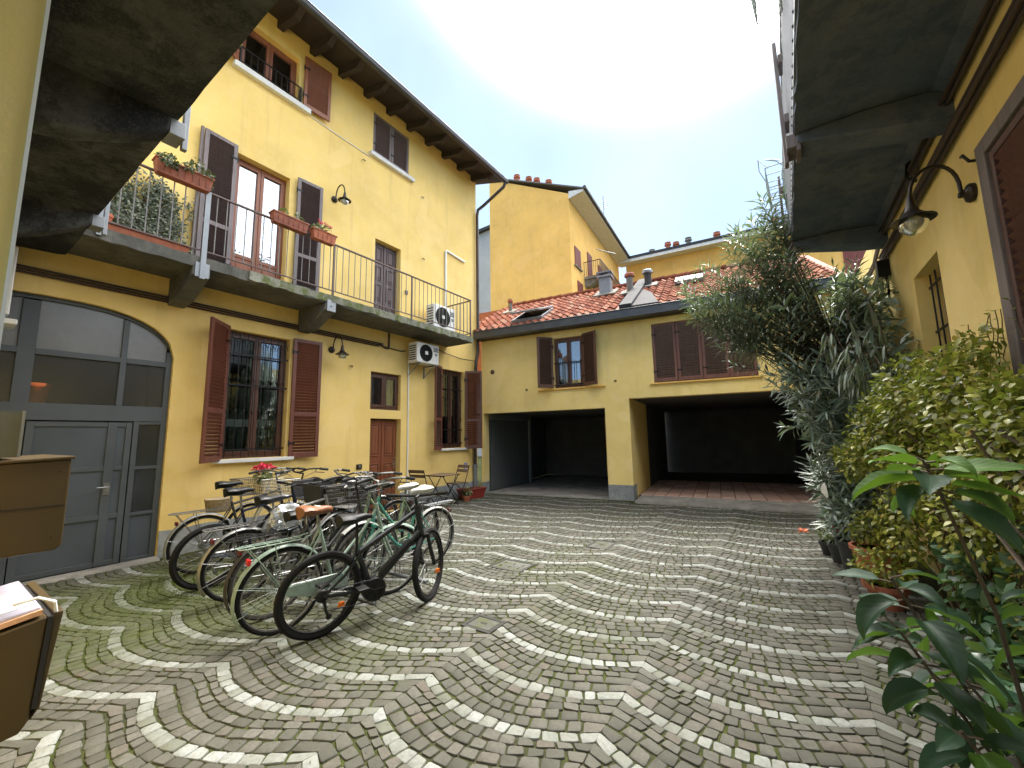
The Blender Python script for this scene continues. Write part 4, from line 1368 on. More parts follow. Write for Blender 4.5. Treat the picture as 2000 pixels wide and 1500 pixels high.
mb.hexa([on_roof(-1.60, -.02, 0), on_roof(-1.0, -.02, 0), on_roof(-1.3, 1.5, 0), on_roof(-1.60, 2.2, 0), on_roof(-1.60, -.02, .085), on_roof(-1.0, -.02, .085), on_roof(-1.3, 1.5, .085), on_roof(-1.60, 2.2, .085)])
mb.build("roof_flashing", SLATE, roof, bevel=.01)
mb = MB(BW)
for k in range(int((u1 - u0 + .6) / .34)):
    x = u0 - .6 + k * .34
    q = on_roof(0, rl - .02, 0)
    mb.tube([(x, q[1], q[2] + .03), (x + .36, q[1], q[2] + .045)], [.085, .095], 8)
mb.build("ridge_tiles", ROOFT, roof, smooth=True)
# skylight, tilted open
sk_ = thing("skylight", "open grey roof window on the red tiled roof", "roof window", BW(*on_roof(-4.45, .6, .1)))
def slopebox(mb, ua, ub, sa, sb, ha, hb, ha2=None, hb2=None):
    ha2 = ha if ha2 is None else ha2; hb2 = hb if hb2 is None else hb2
    mb.hexa([on_roof(ua, sa, ha), on_roof(ub, sa, ha), on_roof(ub, sb, ha2), on_roof(ua, sb, ha2), on_roof(ua, sa, hb), on_roof(ub, sa, hb), on_roof(ub, sb, hb2), on_roof(ua, sb, hb2)])
mb = MB(BW)
slopebox(mb, -4.92, -4.86, .28, 1.32, .0, .13); slopebox(mb, -4.06, -4.0, .28, 1.32, .0, .13); slopebox(mb, -4.86, -4.06, .28, .34, 0, .13); slopebox(mb, -4.86, -4.06, 1.26, 1.32, 0, .13)
mb.build("frame", SKYL, sk_, bevel=.006)
mb = MB(BW); slopebox(mb, -4.86, -4.06, .34, 1.26, .0, .02); mb.build("shaft", ROOMDARK, sk_)
mb = MB(BW); slopebox(mb, -4.90, -4.02, .26, 1.34, .30, .345, .14, .185); mb.build("sash", SKYL, sk_, bevel=.008)
mb = MB(BW); slopebox(mb, -4.83, -4.09, .33, 1.27, .347, .352, .187, .192); mb.build("pane", GLASS_M, sk_)
# chimneys and flues
def flue(u, s, w, h, mt, label, cap="box", name="chimney", col2=None):
    q = on_roof(u, s, 0)
    t = thing(name, label, "chimney", BW(*q))
    mb = MB(BW)
    if cap == "box":
        mb.box(u - w, u + w, q[1] - w, q[1] + w, q[2] - .3, q[2] + h)
        mb.build("stack", mt, t, bevel=.01)
        mb = MB(BW); mb.box(u - w - .05, u + w + .05, q[1] - w - .05, q[1] + w + .05, q[2] + h, q[2] + h + .06)
        for (i, j) in ((-1, -1), (1, -1), (1, 1), (-1, 1)):
            mb.box(u + i * w * .8 - .03, u + i * w * .8 + .03, q[1] + j * w * .8 - .03, q[1] + j * w * .8 + .03, q[2] + h + .06, q[2] + h + .13)
        mb.box(u - w - .06, u + w + .06, q[1] - w - .06, q[1] + w + .06, q[2] + h + .13, q[2] + h + .17)
        mb.build("cap", col2 or mt, t)
    else:
        mb.lathe((u, q[1], q[2] - .2), [(w, 0), (w, h + .2), (w * .9, h + .2)], 12)
        mb.build("stack", mt, t, smooth=True)
        mb = MB(BW); mb.lathe((u, q[1], q[2] + h), [(w * 1.2, 0), (w * 1.5, .02), (w * 1.5, .09), (w * 1.2, .12), (w * 1.2, .13), (.001, .15)], 12)
        mb.build("cap", col2 or mt, t, smooth=True)
    mb = MB(BW); slopebox(mb, u - w - .16, u + w + .16, s - w - .14, s + w + .2, .05, .09); mb.build("collar", CONC, t)
    return t
flue(-5.85, 2.3, .06, .36, MOSSROOF, "thin rusty flue at the left end of the tiled roof", "round", "roof_flue", TERRAD)
flue(-2.75, 2.75, .17, .52, SKYL, "broad square grey chimney behind the open roof window")
flue(-1.95, 2.2, .095, .50, MOSSROOF, "grey round flue with brown cap left of the roof flashing", "round", "roof_flue", TERRAD)
flue(-1.52, 2.85, .10, .42, SLATE, "dark round flue at the ridge above the roof flashing", "round", "roof_flue", GALV)
mb = MB(BW); slopebox(mb, -.75, -.05, 2.1, 2.75, .06, .16); tag(mb.build("flat_skylight", SKYL, bevel=.01), "closed flat skylight near the ridge by the oleander top", "roof window")
mb = MB(BW); mb.lathe((-5.62, 0, 2.85 + .53), [(.065, 0), (.065, .012), (.055, .016), (.03, .018)], 18, 'd'); tag(mb.build("round_vent", BRN_SH), "small round brown vent on the garage wing near the corner", "vent")
for (u, z, wh) in ((-4.56, 2.80, "left of the open shutters"), (-2.16, 2.86, "right of the open shutters")):
    mb = MB(BW); mb.box(u - .03, u + .03, 0, .012, z - .018, z + .018); mb.box(u - .02, u + .02, .012, .02, z - .01, z + .01); tag(mb.build("weep_slot", DARKSLOT), "tiny dark slot in the garage wing wall " + wh, "slot")

# ================================================================== RIGHT BUILDING
RBD = thing("right_house", "yellow house wall close on the right behind the plants, under a dark balcony", "building", (XR, 4, 0))
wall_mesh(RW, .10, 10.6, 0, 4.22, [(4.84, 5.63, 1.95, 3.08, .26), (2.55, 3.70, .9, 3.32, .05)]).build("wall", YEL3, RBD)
casement(RW, RBD, 4.84, 5.63, 1.95, 3.08, -.20, DKWIN, GLASS, 2)
room(RW, RBD, 4.84, 5.63, 1.95, 3.08, -.26, .6)
grille(RW, RBD, 4.84, 5.63, 1.96, 3.07, -.10, 5, (2.1, 2.5, 2.95), knots=False)
mb = MB(RW)
mb.box(3.62, 3.74, -.05, .035, .85, 3.36); mb.box(2.5, 3.62, -.05, .035, 3.26, 3.36); mb.box(2.5, 2.58, -.05, .035, .85, 3.26)
mb.build("door_frame", PUR_SH, RBD, bevel=.006)
shutter(RW, RBD, 2.585, -.02, .9, 3.25, 1.03, 0, wood("plum_brown_paint", (0.085, 0.04, 0.034), .5), wood("wine_slat_paint", (0.105, 0.042, 0.033), .45), side=1, rails=(.45,), pitch=.062, stile=.05)
mb = MB(RW); mb.tube([(3.78, 0, 3.30), (3.78, .05, 3.31), (3.80, .07, 3.37), (3.86, .06, 3.39)], .010, 6); tag(mb.build("shutter_hook", BLACKM), "black shutter hook at the top corner of the right hand louvred shutter", "hook")
mb = MB(RW); mb.quad((2.5, -.08, .85), (3.75, -.08, .85), (3.75, -.08, 3.36), (2.5, -.08, 3.36)); mb.build("door_backing", ROOMDARK, RBD)  # dark sheet in place of the shade behind the louvres
# balcony of the right house
mb = MB(RW)
secs = []
for k in range(50):
    a = .9 + (6.75 - .9) * k / 49
    e, z0_ = .935 + ragged() * .6, 4.08 + ragged() * .5
    secs.append([(a, -.01, 3.965), (a, .10, 4.05), (a, .45, 4.085), (a, e, z0_), (a, e, 4.22), (a, -.01, 4.22)])
mb.loft(secs)
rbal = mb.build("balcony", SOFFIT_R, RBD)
for a in (1.75, 4.02, 6.4):
    mb = MB(RW)
    prof_ = [(-.02, 3.80), (.25, 3.84), (.925, 4.0), (.925, 4.075), (.45, 4.081), (.10, 4.046), (-.02, 3.98)]
    mb.loft([[(a, d_, z_) for d_, z_ in prof_], [(a + .26, d_, z_) for d_, z_ in prof_]])
    mb.build("bracket", SOFFIT_R, rbal, bevel=.012)
    mb = MB(RW); mb.box(a + .02, a + .24, .93, 1.0, 3.98, 4.10); mb.box(a + .02, a + .24, .90, .93, 3.94, 4.14); mb.box(a + .10, a + .20, .99, 1.02, 3.9, 5.10); mb.box(a + .06, a + .24, .955, .99, 4.26, 4.34); mb.box(a + .06, a + .24, .955, .99, 4.85, 4.93)
    mb.build("rail_post", PUR_SH, rbal, bevel=.003)
for (p0, p1) in ((.95, 1.83), (2.0, 4.08), (4.24, 6.46)):
    corrugated(RW, p0, p1, 4.17, 5.02, .935, int((p1 - p0) / .11), PANELG, "rail_panel", rbal)
mb = MB(RW); mb.tube([(.9, .94, 5.04), (6.75, .94, 5.04)], .022, 8); mb.box(.9, 6.75, .925, .945, 4.13, 4.17); mb.build("handrail", GALV, rbal)
# conduits on the right wall
for zz, cnt, lb in ((3.90, 3, "upper bundle of dark conduits along the right house wall"), (3.63, 4, "lower bundle of dark conduits along the right house wall")):
    mb = MB(RW)
    for k in range(cnt):
        mb.tube([(.12, .035, zz + k * .034), (6.6, .035, zz + k * .034), (7.2, .035, zz + k * .03 - .15), (10, .035, zz + k * .03 - .18)], .0155, 7)
    mb.tube([(1.0, .09, zz + .02), (3.2, .07, zz), (6.6, .075, zz + .05)], .012, 6)
    tag(mb.build("conduit", CONDUIT, smooth=True), lb, "conduit")
mb = MB(RW); mb.tube([(4.95, .02, 4.02), (4.95, .08, 3.98), (4.97, .09, 3.86), (4.95, .03, 3.80)], .014, 6); tag(mb.build("iron_loop", BLACKM, smooth=True), "black iron loop on the right wall above the conduits", "hook")
mb = MB(RW); mb.box(6.5, 6.62, .0, .12, 3.40, 3.62); mb.tube([(6.5, .05, 3.4), (6.35, .07, 3.2), (6.5, .05, 3.05), (6.9, .04, 3.1)], .014, 6); tag(mb.build("junction_box", BLACKM, bevel=.01), "black junction box with a drooping cable at the end of the conduits", "junction box")
# wire baskets hung outside the right railing
def wire_basket(a, d, z, w, dp, h, label):
    t = thing("wire_basket", label, "wire basket", RW(a, d, z))
    f = RW.sub(a, d, z, 0)
    W_ = mat("green_plastic_wire", (.24, .30, .30), .5, .1)
    mb = MB(f)
    for k in range(5):
        zz = h * k / 4; e = .03 * k / 4
        mb.tube([(-w / 2 - e, 0, zz), (-w / 2 - e, dp + e, zz), (w / 2 + e, dp + e, zz), (w / 2 + e, 0, zz)], .0055 if k < 4 else .008, 5, closed=True)
    for k in range(8):
        x = -w / 2 + w * k / 7
        mb.tube([(x, 0, h), (x, 0, 0), (x, dp, 0), (x, dp + .03, h)], .0045, 4)
    mb.build("basket", W_, t)
    mb = MB(f)
    mb.tube([(-w / 2, 0, h)] + [(-w / 2 + w * k / 8, dp * .5 - .1 * cos(k), h + .26 * sin(pi * k / 8)) for k in range(1, 8)] + [(w / 2, 0, h)], .007, 5)
    mb.tube([(-w / 2, dp, h), (-w / 2 + .1, dp + .1, h + .22), (w / 2 - .1, dp + .1, h + .22), (w / 2, dp, h)], .006, 5)
    mb.build("handle", W_, t)
wire_basket(6.35, .955, 4.62, .5, .17, .42, "green wire basket hung outside the right railing above the oleander")
wire_basket(3.35, .955, 4.86, .45, .17, .34, "green wire basket high on the right railing at the picture top")

# ================================================================== NEAR BUILDING (the camera stands in its gateway)
NBD = thing("near_house", "near yellow house at the left edge with sooty concrete balcony overhead", "building", (-4, -.5, 0))
mb = MB(NW)
mb.box(-7.22, -1.50, -3.0, 0, 0, 4.3)
mb.box(-1.50, 1.20, -3.0, -.02, 3.3, 4.3)
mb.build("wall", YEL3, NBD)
mb = MB(NW); mb.box(-1.503, -1.493, -.004, .003, 0, 3.3); mb.build("corner_bead", WHITESILL, NBD)
mb = MB(NW)
nseg = 44
prev = None
def bay(x):     # soffit sags between the ribs
    t_ = ((x + 3.52) / 2.1) % 1.0
    return .012 * sin(pi * t_) ** 2
secs = []
for k in range(nseg + 1):
    x = -7.22 + (1.2 + 7.22) * k / nseg
    e, b_ = .79 + ragged() * .3, bay(x)
    secs.append([(x, -.01, 3.80 + b_), (x, .35, 3.83 + b_), (x, .72, 3.855 + b_ * .7 + ragged() * .15), (x, e, 3.875), (x, e, 4.04), (x, -.01, 4.04)])
mb.loft(secs)
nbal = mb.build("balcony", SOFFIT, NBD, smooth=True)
for x in (-5.72, -3.55, -1.4):
    mb = MB(NW)
    secs = []
    for (d_, z_) in ((-.01, 3.40), (.15, 3.41), (.3, 3.46), (.5, 3.57), (.66, 3.68), (.74, 3.74)):
        secs.append([(x - .10, d_, z_ + .02), (x - .07, d_, z_), (x + .07, d_, z_), (x + .10, d_, z_ + .02), (x + .105, d_, 3.80), (x + .11, d_, 3.93), (x - .11, d_, 3.93), (x - .105, d_, 3.80)])
    mb.loft(secs)
    mb.build("bracket", SOFFIT, nbal, bevel=.03)
    mb = MB(NW); mb.box(x - .085, x + .085, .742, .835, 3.74, 3.86); mb.box(x - .022, x + .022, .835, .87, 3.70, 4.6)
    mb.build("rail_post", GALV, nbal, bevel=.004)
mb = MB(NW)
mb.box(-7.10, -6.86, .02, .40, 2.95, 3.72); mb.box(-7.16, -6.80, .0, .46, 2.84, 2.90); mb.box(-7.12, -6.84, .0, .36, 2.66, 2.72); mb.box(-7.02, -6.9, .1, .30, 2.55, 2.95)
tag(mb.build("boxed_downpipe", WHITEPAINT, bevel=.012), "pale boxed pipe with two bands in the far left corner by the gate arch", "pipe box")
# post boxes on the near wall
def chamfer_box(x0, x1, y0, y1, z0, z1, c, mb, slope=.0):
    """side profile in y,z with the lower outer corner cut off"""
    P = [(y0, z0), (y1 - c, z0), (y1, z0 + c * 1.0), (y1, z1 + slope), (y0, z1)]
    A = [mb.p(x0, y, z) for y, z in P]; B = [mb.p(x1, y, z) for y, z in P]
    mb.f.append(tuple(A)); mb.f.append(tuple(B[::-1])); n = len(P)
    for j in range(n): mb.f.append((A[j], B[j], B[(j + 1) % n], A[(j + 1) % n]))
t = thing("post_box", "brown metal post box fixed to the near wall, upper of the two", "post box", (-1.9, .1, 1.26))
mb = MB(); chamfer_box(-2.15, -1.70, .101, .272, 1.262, 1.50, .012, mb, .008); mb.build("box", MAILB, t, bevel=.004)
mb = MB(); mb.hexa([(-2.17, .101, 1.500), (-1.69, .101, 1.500), (-1.69, .278, 1.509), (-2.17, .278, 1.509), (-2.17, .101, 1.508), (-1.69, .101, 1.508), (-1.69, .278, 1.517), (-2.17, .278, 1.517)]); mb.build("lid", MAILB, t, bevel=.002)
mb = MB(); mb.box(-2.10, -1.75, .2725, .276, 1.42, 1.455); mb.build("slot", DARKSLOT, t)
for (y, z) in ((.125, 1.285), (.125, 1.475), (.25, 1.30), (.25, 1.475)):
    mb = MB(); mb.lathe((-1.701, y, z), [(.0028, 0), (.0028, .002), (.001, .003)], 10, 'a'); mb.build("screw", BRONZE, t)
mb = MB(); mb.box(-1.7005, -1.6985, .104, .268, 1.381, 1.3835); mb.build("seam", DARKSLOT, t)
mb = MB(); mb.box(-2.0, -1.74, .1005, .125, 1.245, 1.262); mb.build("wall_bracket", BLACKM, t)
t = thing("acrylic_box", "greyish clear acrylic box standing on the upper post box", "display box", (-1.9, .1, 1.52))
mb = MB(); mb.box(-2.1, -1.72, .105, .172, 1.518, 1.64); mb.build("box", ACRYL, t)
mb = MB(); mb.box(-1.722, -1.712, .172, .177, 1.518, 1.642); mb.build("edge", GALV, t)
t = thing("leaflet_bin", "open brown metal leaflet bin on the near wall below the post box", "leaflet bin", (-1.9, .1, .80))
mb = MB()
def wall_poly(x0, x1, P):
    A = [mb.p(x0, y, z) for y, z in P]; B = [mb.p(x1, y, z) for y, z in P]
    mb.f.append(tuple(A)); mb.f.append(tuple(B[::-1])); n = len(P)
    for j in range(n): mb.f.append((A[j], B[j], B[(j + 1) % n], A[(j + 1) % n]))
wall_poly(-2.15, -1.70, [(.101, .80), (.235, .815), (.25, .84), (.262, 1.09), (.101, 1.06)])
mb.build("bin", MAILB, t, bevel=.004)
mb = MB()
wall_poly(-2.15, -1.705, [(.2515, .835), (.268, .86), (.292, 1.095), (.274, 1.095), (.262, .86)])
mb.build("front_flap", MAILB, t, bevel=.003)
mb = MB()
wall_poly(-2.15, -1.698, [(.2625, 1.088), (.2735, 1.088), (.2615, .865), (.2515, .865)])
mb.build("gap", DARKSLOT, t)
PAPER = mat("printed_leaflet", (.55, .50, .55), .35, .35, 9, col2=(.30, .30, .42)); PAPER2 = mat("white_leaflet", (.78, .78, .80), .4, .05)
PAPER3 = mat("peach_leaflet", (.75, .42, .25), .4, .15)
t = thing("leaflets", "plastic wrapped colour leaflets lying on top of the leaflet bin", "leaflets", (-1.9, .15, 1.0950))
mb = MB(); mb.hexa([(-2.1, .105, 1.0700), (-1.715, .105, 1.0700), (-1.715, .255, 1.0950), (-2.1, .255, 1.0950), (-2.1, .105, 1.0950), (-1.715, .105, 1.0950), (-1.715, .250, 1.1170), (-2.1, .250, 1.1170)]); mb.build("stack", PAPER, t, bevel=.004)
mb = MB(); mb.hexa([(-1.95, .165, 1.1050), (-1.75, .155, 1.1030), (-1.76, .235, 1.1150), (-1.93, .240, 1.1160), (-1.95, .165, 1.1080), (-1.75, .155, 1.1060), (-1.76, .235, 1.1180), (-1.93, .240, 1.1190)]); mb.build("white_sheet", PAPER2, t)
mb = MB(); mb.hexa([(-1.72, .107, 1.0720), (-1.706, .107, 1.0720), (-1.706, .252, 1.0970), (-1.72, .252, 1.0970), (-1.72, .107, 1.0840), (-1.706, .107, 1.0840), (-1.706, .252, 1.1100), (-1.72, .252, 1.1100)]); mb.build("peach_edge", PAPER3, t)
mb = MB(); mb.tube([(-1.72, .20, 1.1350), (-1.70, .24, 1.1450), (-1.70, .272, 1.1250), (-1.71, .278, 1.0950)], .004, 5); mb.build("plastic_band", PAPER2, t)

# ================================================================== FAR HOUSES
FAZ = radians(4.83)
def far_window(fr, parent, a0, a1, z0, z1, mt=None, leaves=2):
    mb = MB(fr)
    for k in range(leaves):
        x0 = a0 + (a1 - a0) * k / leaves; x1 = a0 + (a1 - a0) * (k + 1) / leaves
        mb.box(x0 + .01, x1 - .01, .01, .05, z0, z1)
        n = int((z1 - z0) / .12)
        for j in range(n):
            zc = z0 + .08 + j * .12
            mb.box(x0 + .08, x1 - .08, .05, .065, zc, zc + .05)
    o = mb.build("window_shutter", mt, parent)
    mb = MB(fr); mb.box(a0 - .1, a1 + .1, 0, .1, z0 - .08, z0); mb.build("window_sill", CONC, parent)
    return o
RED_F = mat("faded_red_shutter", (.22, .055, .045), .6, .15)
FSIDE = Fr((-9.30, 20.0, 0), (-sin(FAZ), cos(FAZ)), (cos(FAZ), sin(FAZ)))     # facade running away from us
FG = Fr((-9.30, 20.0, 0), (-cos(FAZ), -sin(FAZ)), (sin(FAZ), -cos(FAZ)))      # gable facing us
fh = thing("gable_house", "tall deep yellow house with blank gable behind the garage wing", "building", (-11, 20, 0))
mb = MB(FG)
gl = 5.35
mb.prism([(0, 0), (gl, 0), (gl, 18.05), (0, 15.35)], -.0, -11.0)
mb.build("wall", YEL2, fh)
mb = MB(FG)
mb.hexa([(-.95, .12, 15.30), (gl + .05, .12, 18.12), (gl + .05, -11.2, 18.12), (-.95, -11.2, 15.30), (-.95, .12, 15.38), (gl + .05, .12, 18.20), (gl + .05, -11.2, 18.20), (-.95, -11.2, 15.38)])
rf = mb.build("roof", MOSSROOF, fh)
mb = MB(FG); mb.hexa([(-.92, .06, 15.20), (-.02, .06, 15.0), (-.02, -11.2, 15.0), (-.92, -11.2, 15.20), (-.92, .06, 15.31), (-.02, .06, 15.45), (-.02, -11.2, 15.45), (-.92, -11.2, 15.31)]); mb.build("soffit", WHITESILL, rf)
mb = MB(FG); mb.tube([(-1.0, .15, 15.36), (-1.0, -11.2, 15.36)], .10, 8); mb.build("gutter", GUTTER, rf, smooth=True)
for k, u in enumerate((1.55, 2.35, 2.9, 3.75)):
    mb = MB(FG); z = 15.5 + u * .505
    mb.lathe((gl - u + .3 if False else u, -.8, z - .2), [(.13, 0), (.13, .85), (.22, .87), (.22, .95), (.14, .98), (.14, 1.02), (.20, 1.04), (.05, 1.15)], 10)
    mb.build("chimney", TERRA, rf, smooth=True)
far_window(FSIDE, fh, .6, 1.6, 11.3, 12.45, RED_F); far_window(FSIDE, fh, .9, 1.8, 8.6, 10.45, RED_F); far_window(FSIDE, fh, 2.9, 3.8, 11.1, 13.0, RED_F); far_window(FSIDE, fh, 5.2, 6.1, 11.1, 13.0, RED_F)
far_window(FSIDE, fh, 7.4, 8.3, 11.2, 13.0, RED_F)
mb = MB(FSIDE); mb.box(2.2, 9.0, 0, 1.05, 10.93, 11.09); mb.hexa([(2.3, 0, 10.5), (2.7, 0, 10.5), (2.7, .3, 10.5), (2.3, .3, 10.5), (2.3, 0, 10.93), (2.7, 0, 10.93), (2.7, .95, 10.93), (2.3, .95, 10.93)])
fb = mb.build("balcony", CONC, fh)
mb = MB(FSIDE)
mb.box(2.22, 8.98, 1.00, 1.04, 12.0, 12.04); mb.box(2.22, 8.98, 1.00, 1.03, 11.18, 11.21); mb.box(2.22, 2.26, 0, 1.0, 12.0, 12.04)
for k in range(56): mb.box(2.23 + k * .12, 2.25 + k * .12, 1.01, 1.03, 11.09, 12.0)
for k in range(9): mb.box(2.23, 2.25, k * .12, k * .12 + .02, 11.09, 12.0)
mb.build("railing", IRONBR, fb)
mb = MB(FSIDE); mb.tube([(3.3, .5, 13.2), (4.9, 1.3, 13.35)], .03, 5); mb.build("awning_rod", GALV, fh)
mb = MB(FG); mb.tube([(-.85, -4.2, 15.4), (-.85, -4.2, 17.2)], .025, 5)
for k in range(6): mb.tube([(-1.2 + .06 * k, -4.2, 16.3 + .15 * k), (-.5 - .06 * k, -4.2, 16.3 + .15 * k)], .02, 4)
mb.build("aerial", GALV, rf)
FR_ = Fr((-9.7, 31.2, 0), (cos(radians(5)), sin(radians(5))), (sin(radians(5)), -cos(radians(5))))
fr_h = thing("long_house", "long far yellow house with chimney pots, seen over the tiled roof", "building", (-2, 32, 0))
mb = MB(FR_); mb.box(0, 17, -8, 0, 0, 15.2); mb.build("wall", YEL2, fr_h)
mb = MB(FR_); mb.hexa([(-.5, .85, 15.20), (17.5, .85, 15.20), (17.5, -8, 17.9), (-.5, -8, 17.9), (-.5, .85, 15.40), (17.5, .85, 15.40), (17.5, -8, 18.1), (-.5, -8, 18.1)])
rf = mb.build("roof", SLATE, fr_h)
mb = MB(FR_); mb.box(-.4, 17.4, 0.0, .82, 14.95, 15.19); mb.build("cornice", WHITESILL, rf)
for k, (u, d, h) in enumerate(((1.6, -3.0, .9), (2.9, -3, 1.25), (3.55, -3, 1.1), (4.5, -3, 1.25), (6.6, -3, 1.15), (10.5, -2.6, 1.2), (11.1, -2.6, 1.2), (14.5, -2.6, 1.2))):
    mb = MB(FR_); z = 15.4 + (.85 - d) * .305
    mb.lathe((u, d, z - .2), [(.18, 0), (.18, h * .7), (.28, h * .72), (.28, h * .82), (.19, h * .85), (.19, h * .9), (.26, h * .92), (.05, h)], 10)
    mb.build("chimney", TERRA if k % 3 else CONC, rf, smooth=True)
GREENSH = mat("green_grey_shutter", (.10, .13, .12), .6)
for (u, m_) in ((2.8, None), (6.6, RED_F), (10.4, RED_F), (13.6, RED_F)):
    far_window(FR_, fr_h, u, u + 1.3, 11.1, 12.9, m_ or GREENSH)
mb = MB(FR_); mb.box(3.4, 4.1, .05, .1, 11.2, 12.85); mb.build("window_curtain", WHITEPAINT, fr_h)
mb = MB(FR_); mb.box(.8, 2.2, .01, .6, 10.9, 11.8); mb.build("balcony_screen", PANELG, fr_h)
gb = thing("grey_block", "pale grey rendered block behind the tall house corner", "building", (-20, 27, 0))
mb = MB(Fr((0, 26, 0), (1, 0), (0, -1))); mb.prism([(-30, 0), (-18.9, 0), (-18.9, 18.95), (-30, 18.6)], 0, -8); mb.build("wall", GREYW, gb)
mb = MB(Fr((0, 26, 0), (1, 0), (0, -1))); mb.hexa([(-30.2, .3, 18.6), (-18.7, .3, 18.95), (-18.7, -8, 18.95), (-30.2, -8, 18.6), (-30.2, .3, 18.85), (-18.7, .3, 19.2), (-18.7, -8, 19.2), (-30.2, -8, 18.85)]); mb.build("roof", SLATE, gb)

# ================================================================== GROUND AND PAVING
mb = MB()
S_ = 400
N_ = 1
mb.quad((-S_, -S_, -.004), (S_, -S_, -.004), (S_, S_, -.004), (-S_, S_, -.004))
ground = mb.build("courtyard_ground", JOINT, None, kind='structure')

colx = [-8.6, -7.45, -6.14, -4.82, -3.42, -2.09, -.95, .25, 1.45]
offs = [1.02, 1.02, 1.08, 1.13, 1.36, 1.63, 1.71, 1.80, 1.86]
Fpx = 793.56
Mw = Matrix((_rt2, -_up2, _f))
def proj(x, y, z):
    q = Mw @ Vector((x, y, z - CAM_H))
    if q.z < .05: return None
    return 1000 + Fpx * q.x / q.z, 750 + Fpx * q.y / q.z, q.z
def yrow(c, k):
    """y of cusp of row k at column c; the pitch opens towards the garages"""
    y = offs[c] + .40 * k
    if y > 4.8: y = 4.8 + (y - 4.8) * 1.15
    return y
def arc(c, k, t, f=0.0):
    """scallop edge; the white course keeps its sharp cusps, the grey courses between are rounder"""
    wl = colx[c + 1] - colx[c]
    x = colx[c] + wl * t
    ya, yb = yrow(c, k), yrow(c + 1, k)
    u = 2 * t - 1
    g = abs(u) ** 2.1
    wv = .62 * sin(pi * min(1, max(0, (f - .2) / .8)))
    g = g * (1 - wv) + wv * (1 - cos(pi * u)) * .5
    return x, ya + (yb - ya) * t - .155 * wl * (1 - g)
holes_g = [(-2.51, -2.16, 5.45, 5.90), (-3.15, -2.67, 4.06, 4.45), (-2.42, -2.08, 2.72, 3.0)]
setts = []
rs_ = random.Random(99)
NSUB = 5
for c in range(len(colx) - 1):
    wlen = colx[c + 1] - colx[c]
    L_ = wlen * 1.12
    for k in range(-6, 21):
        for sub in range(NSUB):
            f0, f1 = sub / NSUB, (sub + 1) / NSUB
            if sub == 0: f0, f1 = -.012, .20
            white = sub == 0
            t = 0.0
            first = True
            cell = (.094 if white else .098) / L_
            t = 0 if white else -rs_.random() * cell * .0
            while t < 1 - 1e-6:
                dt = cell * rs_.uniform(.82, 1.22)
                if 1 - (t + dt) < cell * .5: dt = 1 - t
                t1 = min(1, t + dt)
                P = []
                for (tt, ff, fb) in ((t, f0, f0), (t1, f0, f0), (t1, f1, f0), (t, f1, f0)):
                    ts = tt
                    if ff > fb and 1e-4 < tt < 1 - 1e-4:
                        pa, pb_ = arc(c, k, tt - .02, ff), arc(c, k, tt + .02, ff)
                        slope = (pb_[1] - pa[1]) / (pb_[0] - pa[0])
                        dxx = -slope * .4 * (ff - fb) / (1 + slope * slope)
                        ts = min(1, max(0, tt + dxx / wlen))
                    xa, ya = arc(c, k, ts, ff); _, yb_ = arc(c, k + 1, ts, ff)
                    xo = -.010 if ts < 1e-4 else (.010 if ts > 1 - 1e-4 else 0)
                    P.append((xa + xo * rs_.uniform(.3, 1.2), ya + (yb_ - ya) * ff))
                if math.hypot(P[0][0] - P[1][0], P[0][1] - P[1][1]) < .02 or math.hypot(P[2][0] - P[3][0], P[2][1] - P[3][1]) < .004:
                    t = t1
                    continue
                t = t1
                cx = sum(q[0] for q in P) / 4; cy = sum(q[1] for q in P) / 4
                if cx < -7.04 or cx > 1.0 or cy > 9.9 + cx * .13 or cy < .15: continue
                dgar = cx * NB[0] + cy * NB[1]; ugar = cx * U[0] + cy * U[1]
                if dgar > DB - .03 and ugar < -1.9: continue
                if dgar > DB - .44 and ugar > -1.9: continue
                if any(h[0] < cx < h[1] and h[2] < cy < h[3] for h in holes_g): continue
                pr = proj(cx, cy, 0)
                if not pr or not (-120 < pr[0] < 2120 and pr[1] < 1640): continue
                if white and cy < 2.3 and -4.2 < cx < -3.3 and rs_.random() < .0: continue
                if white and (-3.9 < cx < -2.5 and 2.35 < cy < 2.6) and rs_.random() < .5: white_ = False
                else: white_ = white
                size = abs((P[1][0] - P[0][0])) / pr[2] * abs(P[2][1] - P[1][1]) / (pr[2] ** 2)
                vis = 0 <= pr[0] <= 2000 and pr[1] <= 1500
                setts.append((size if vis else size * .001, white_, P))
print("setts", len(setts))
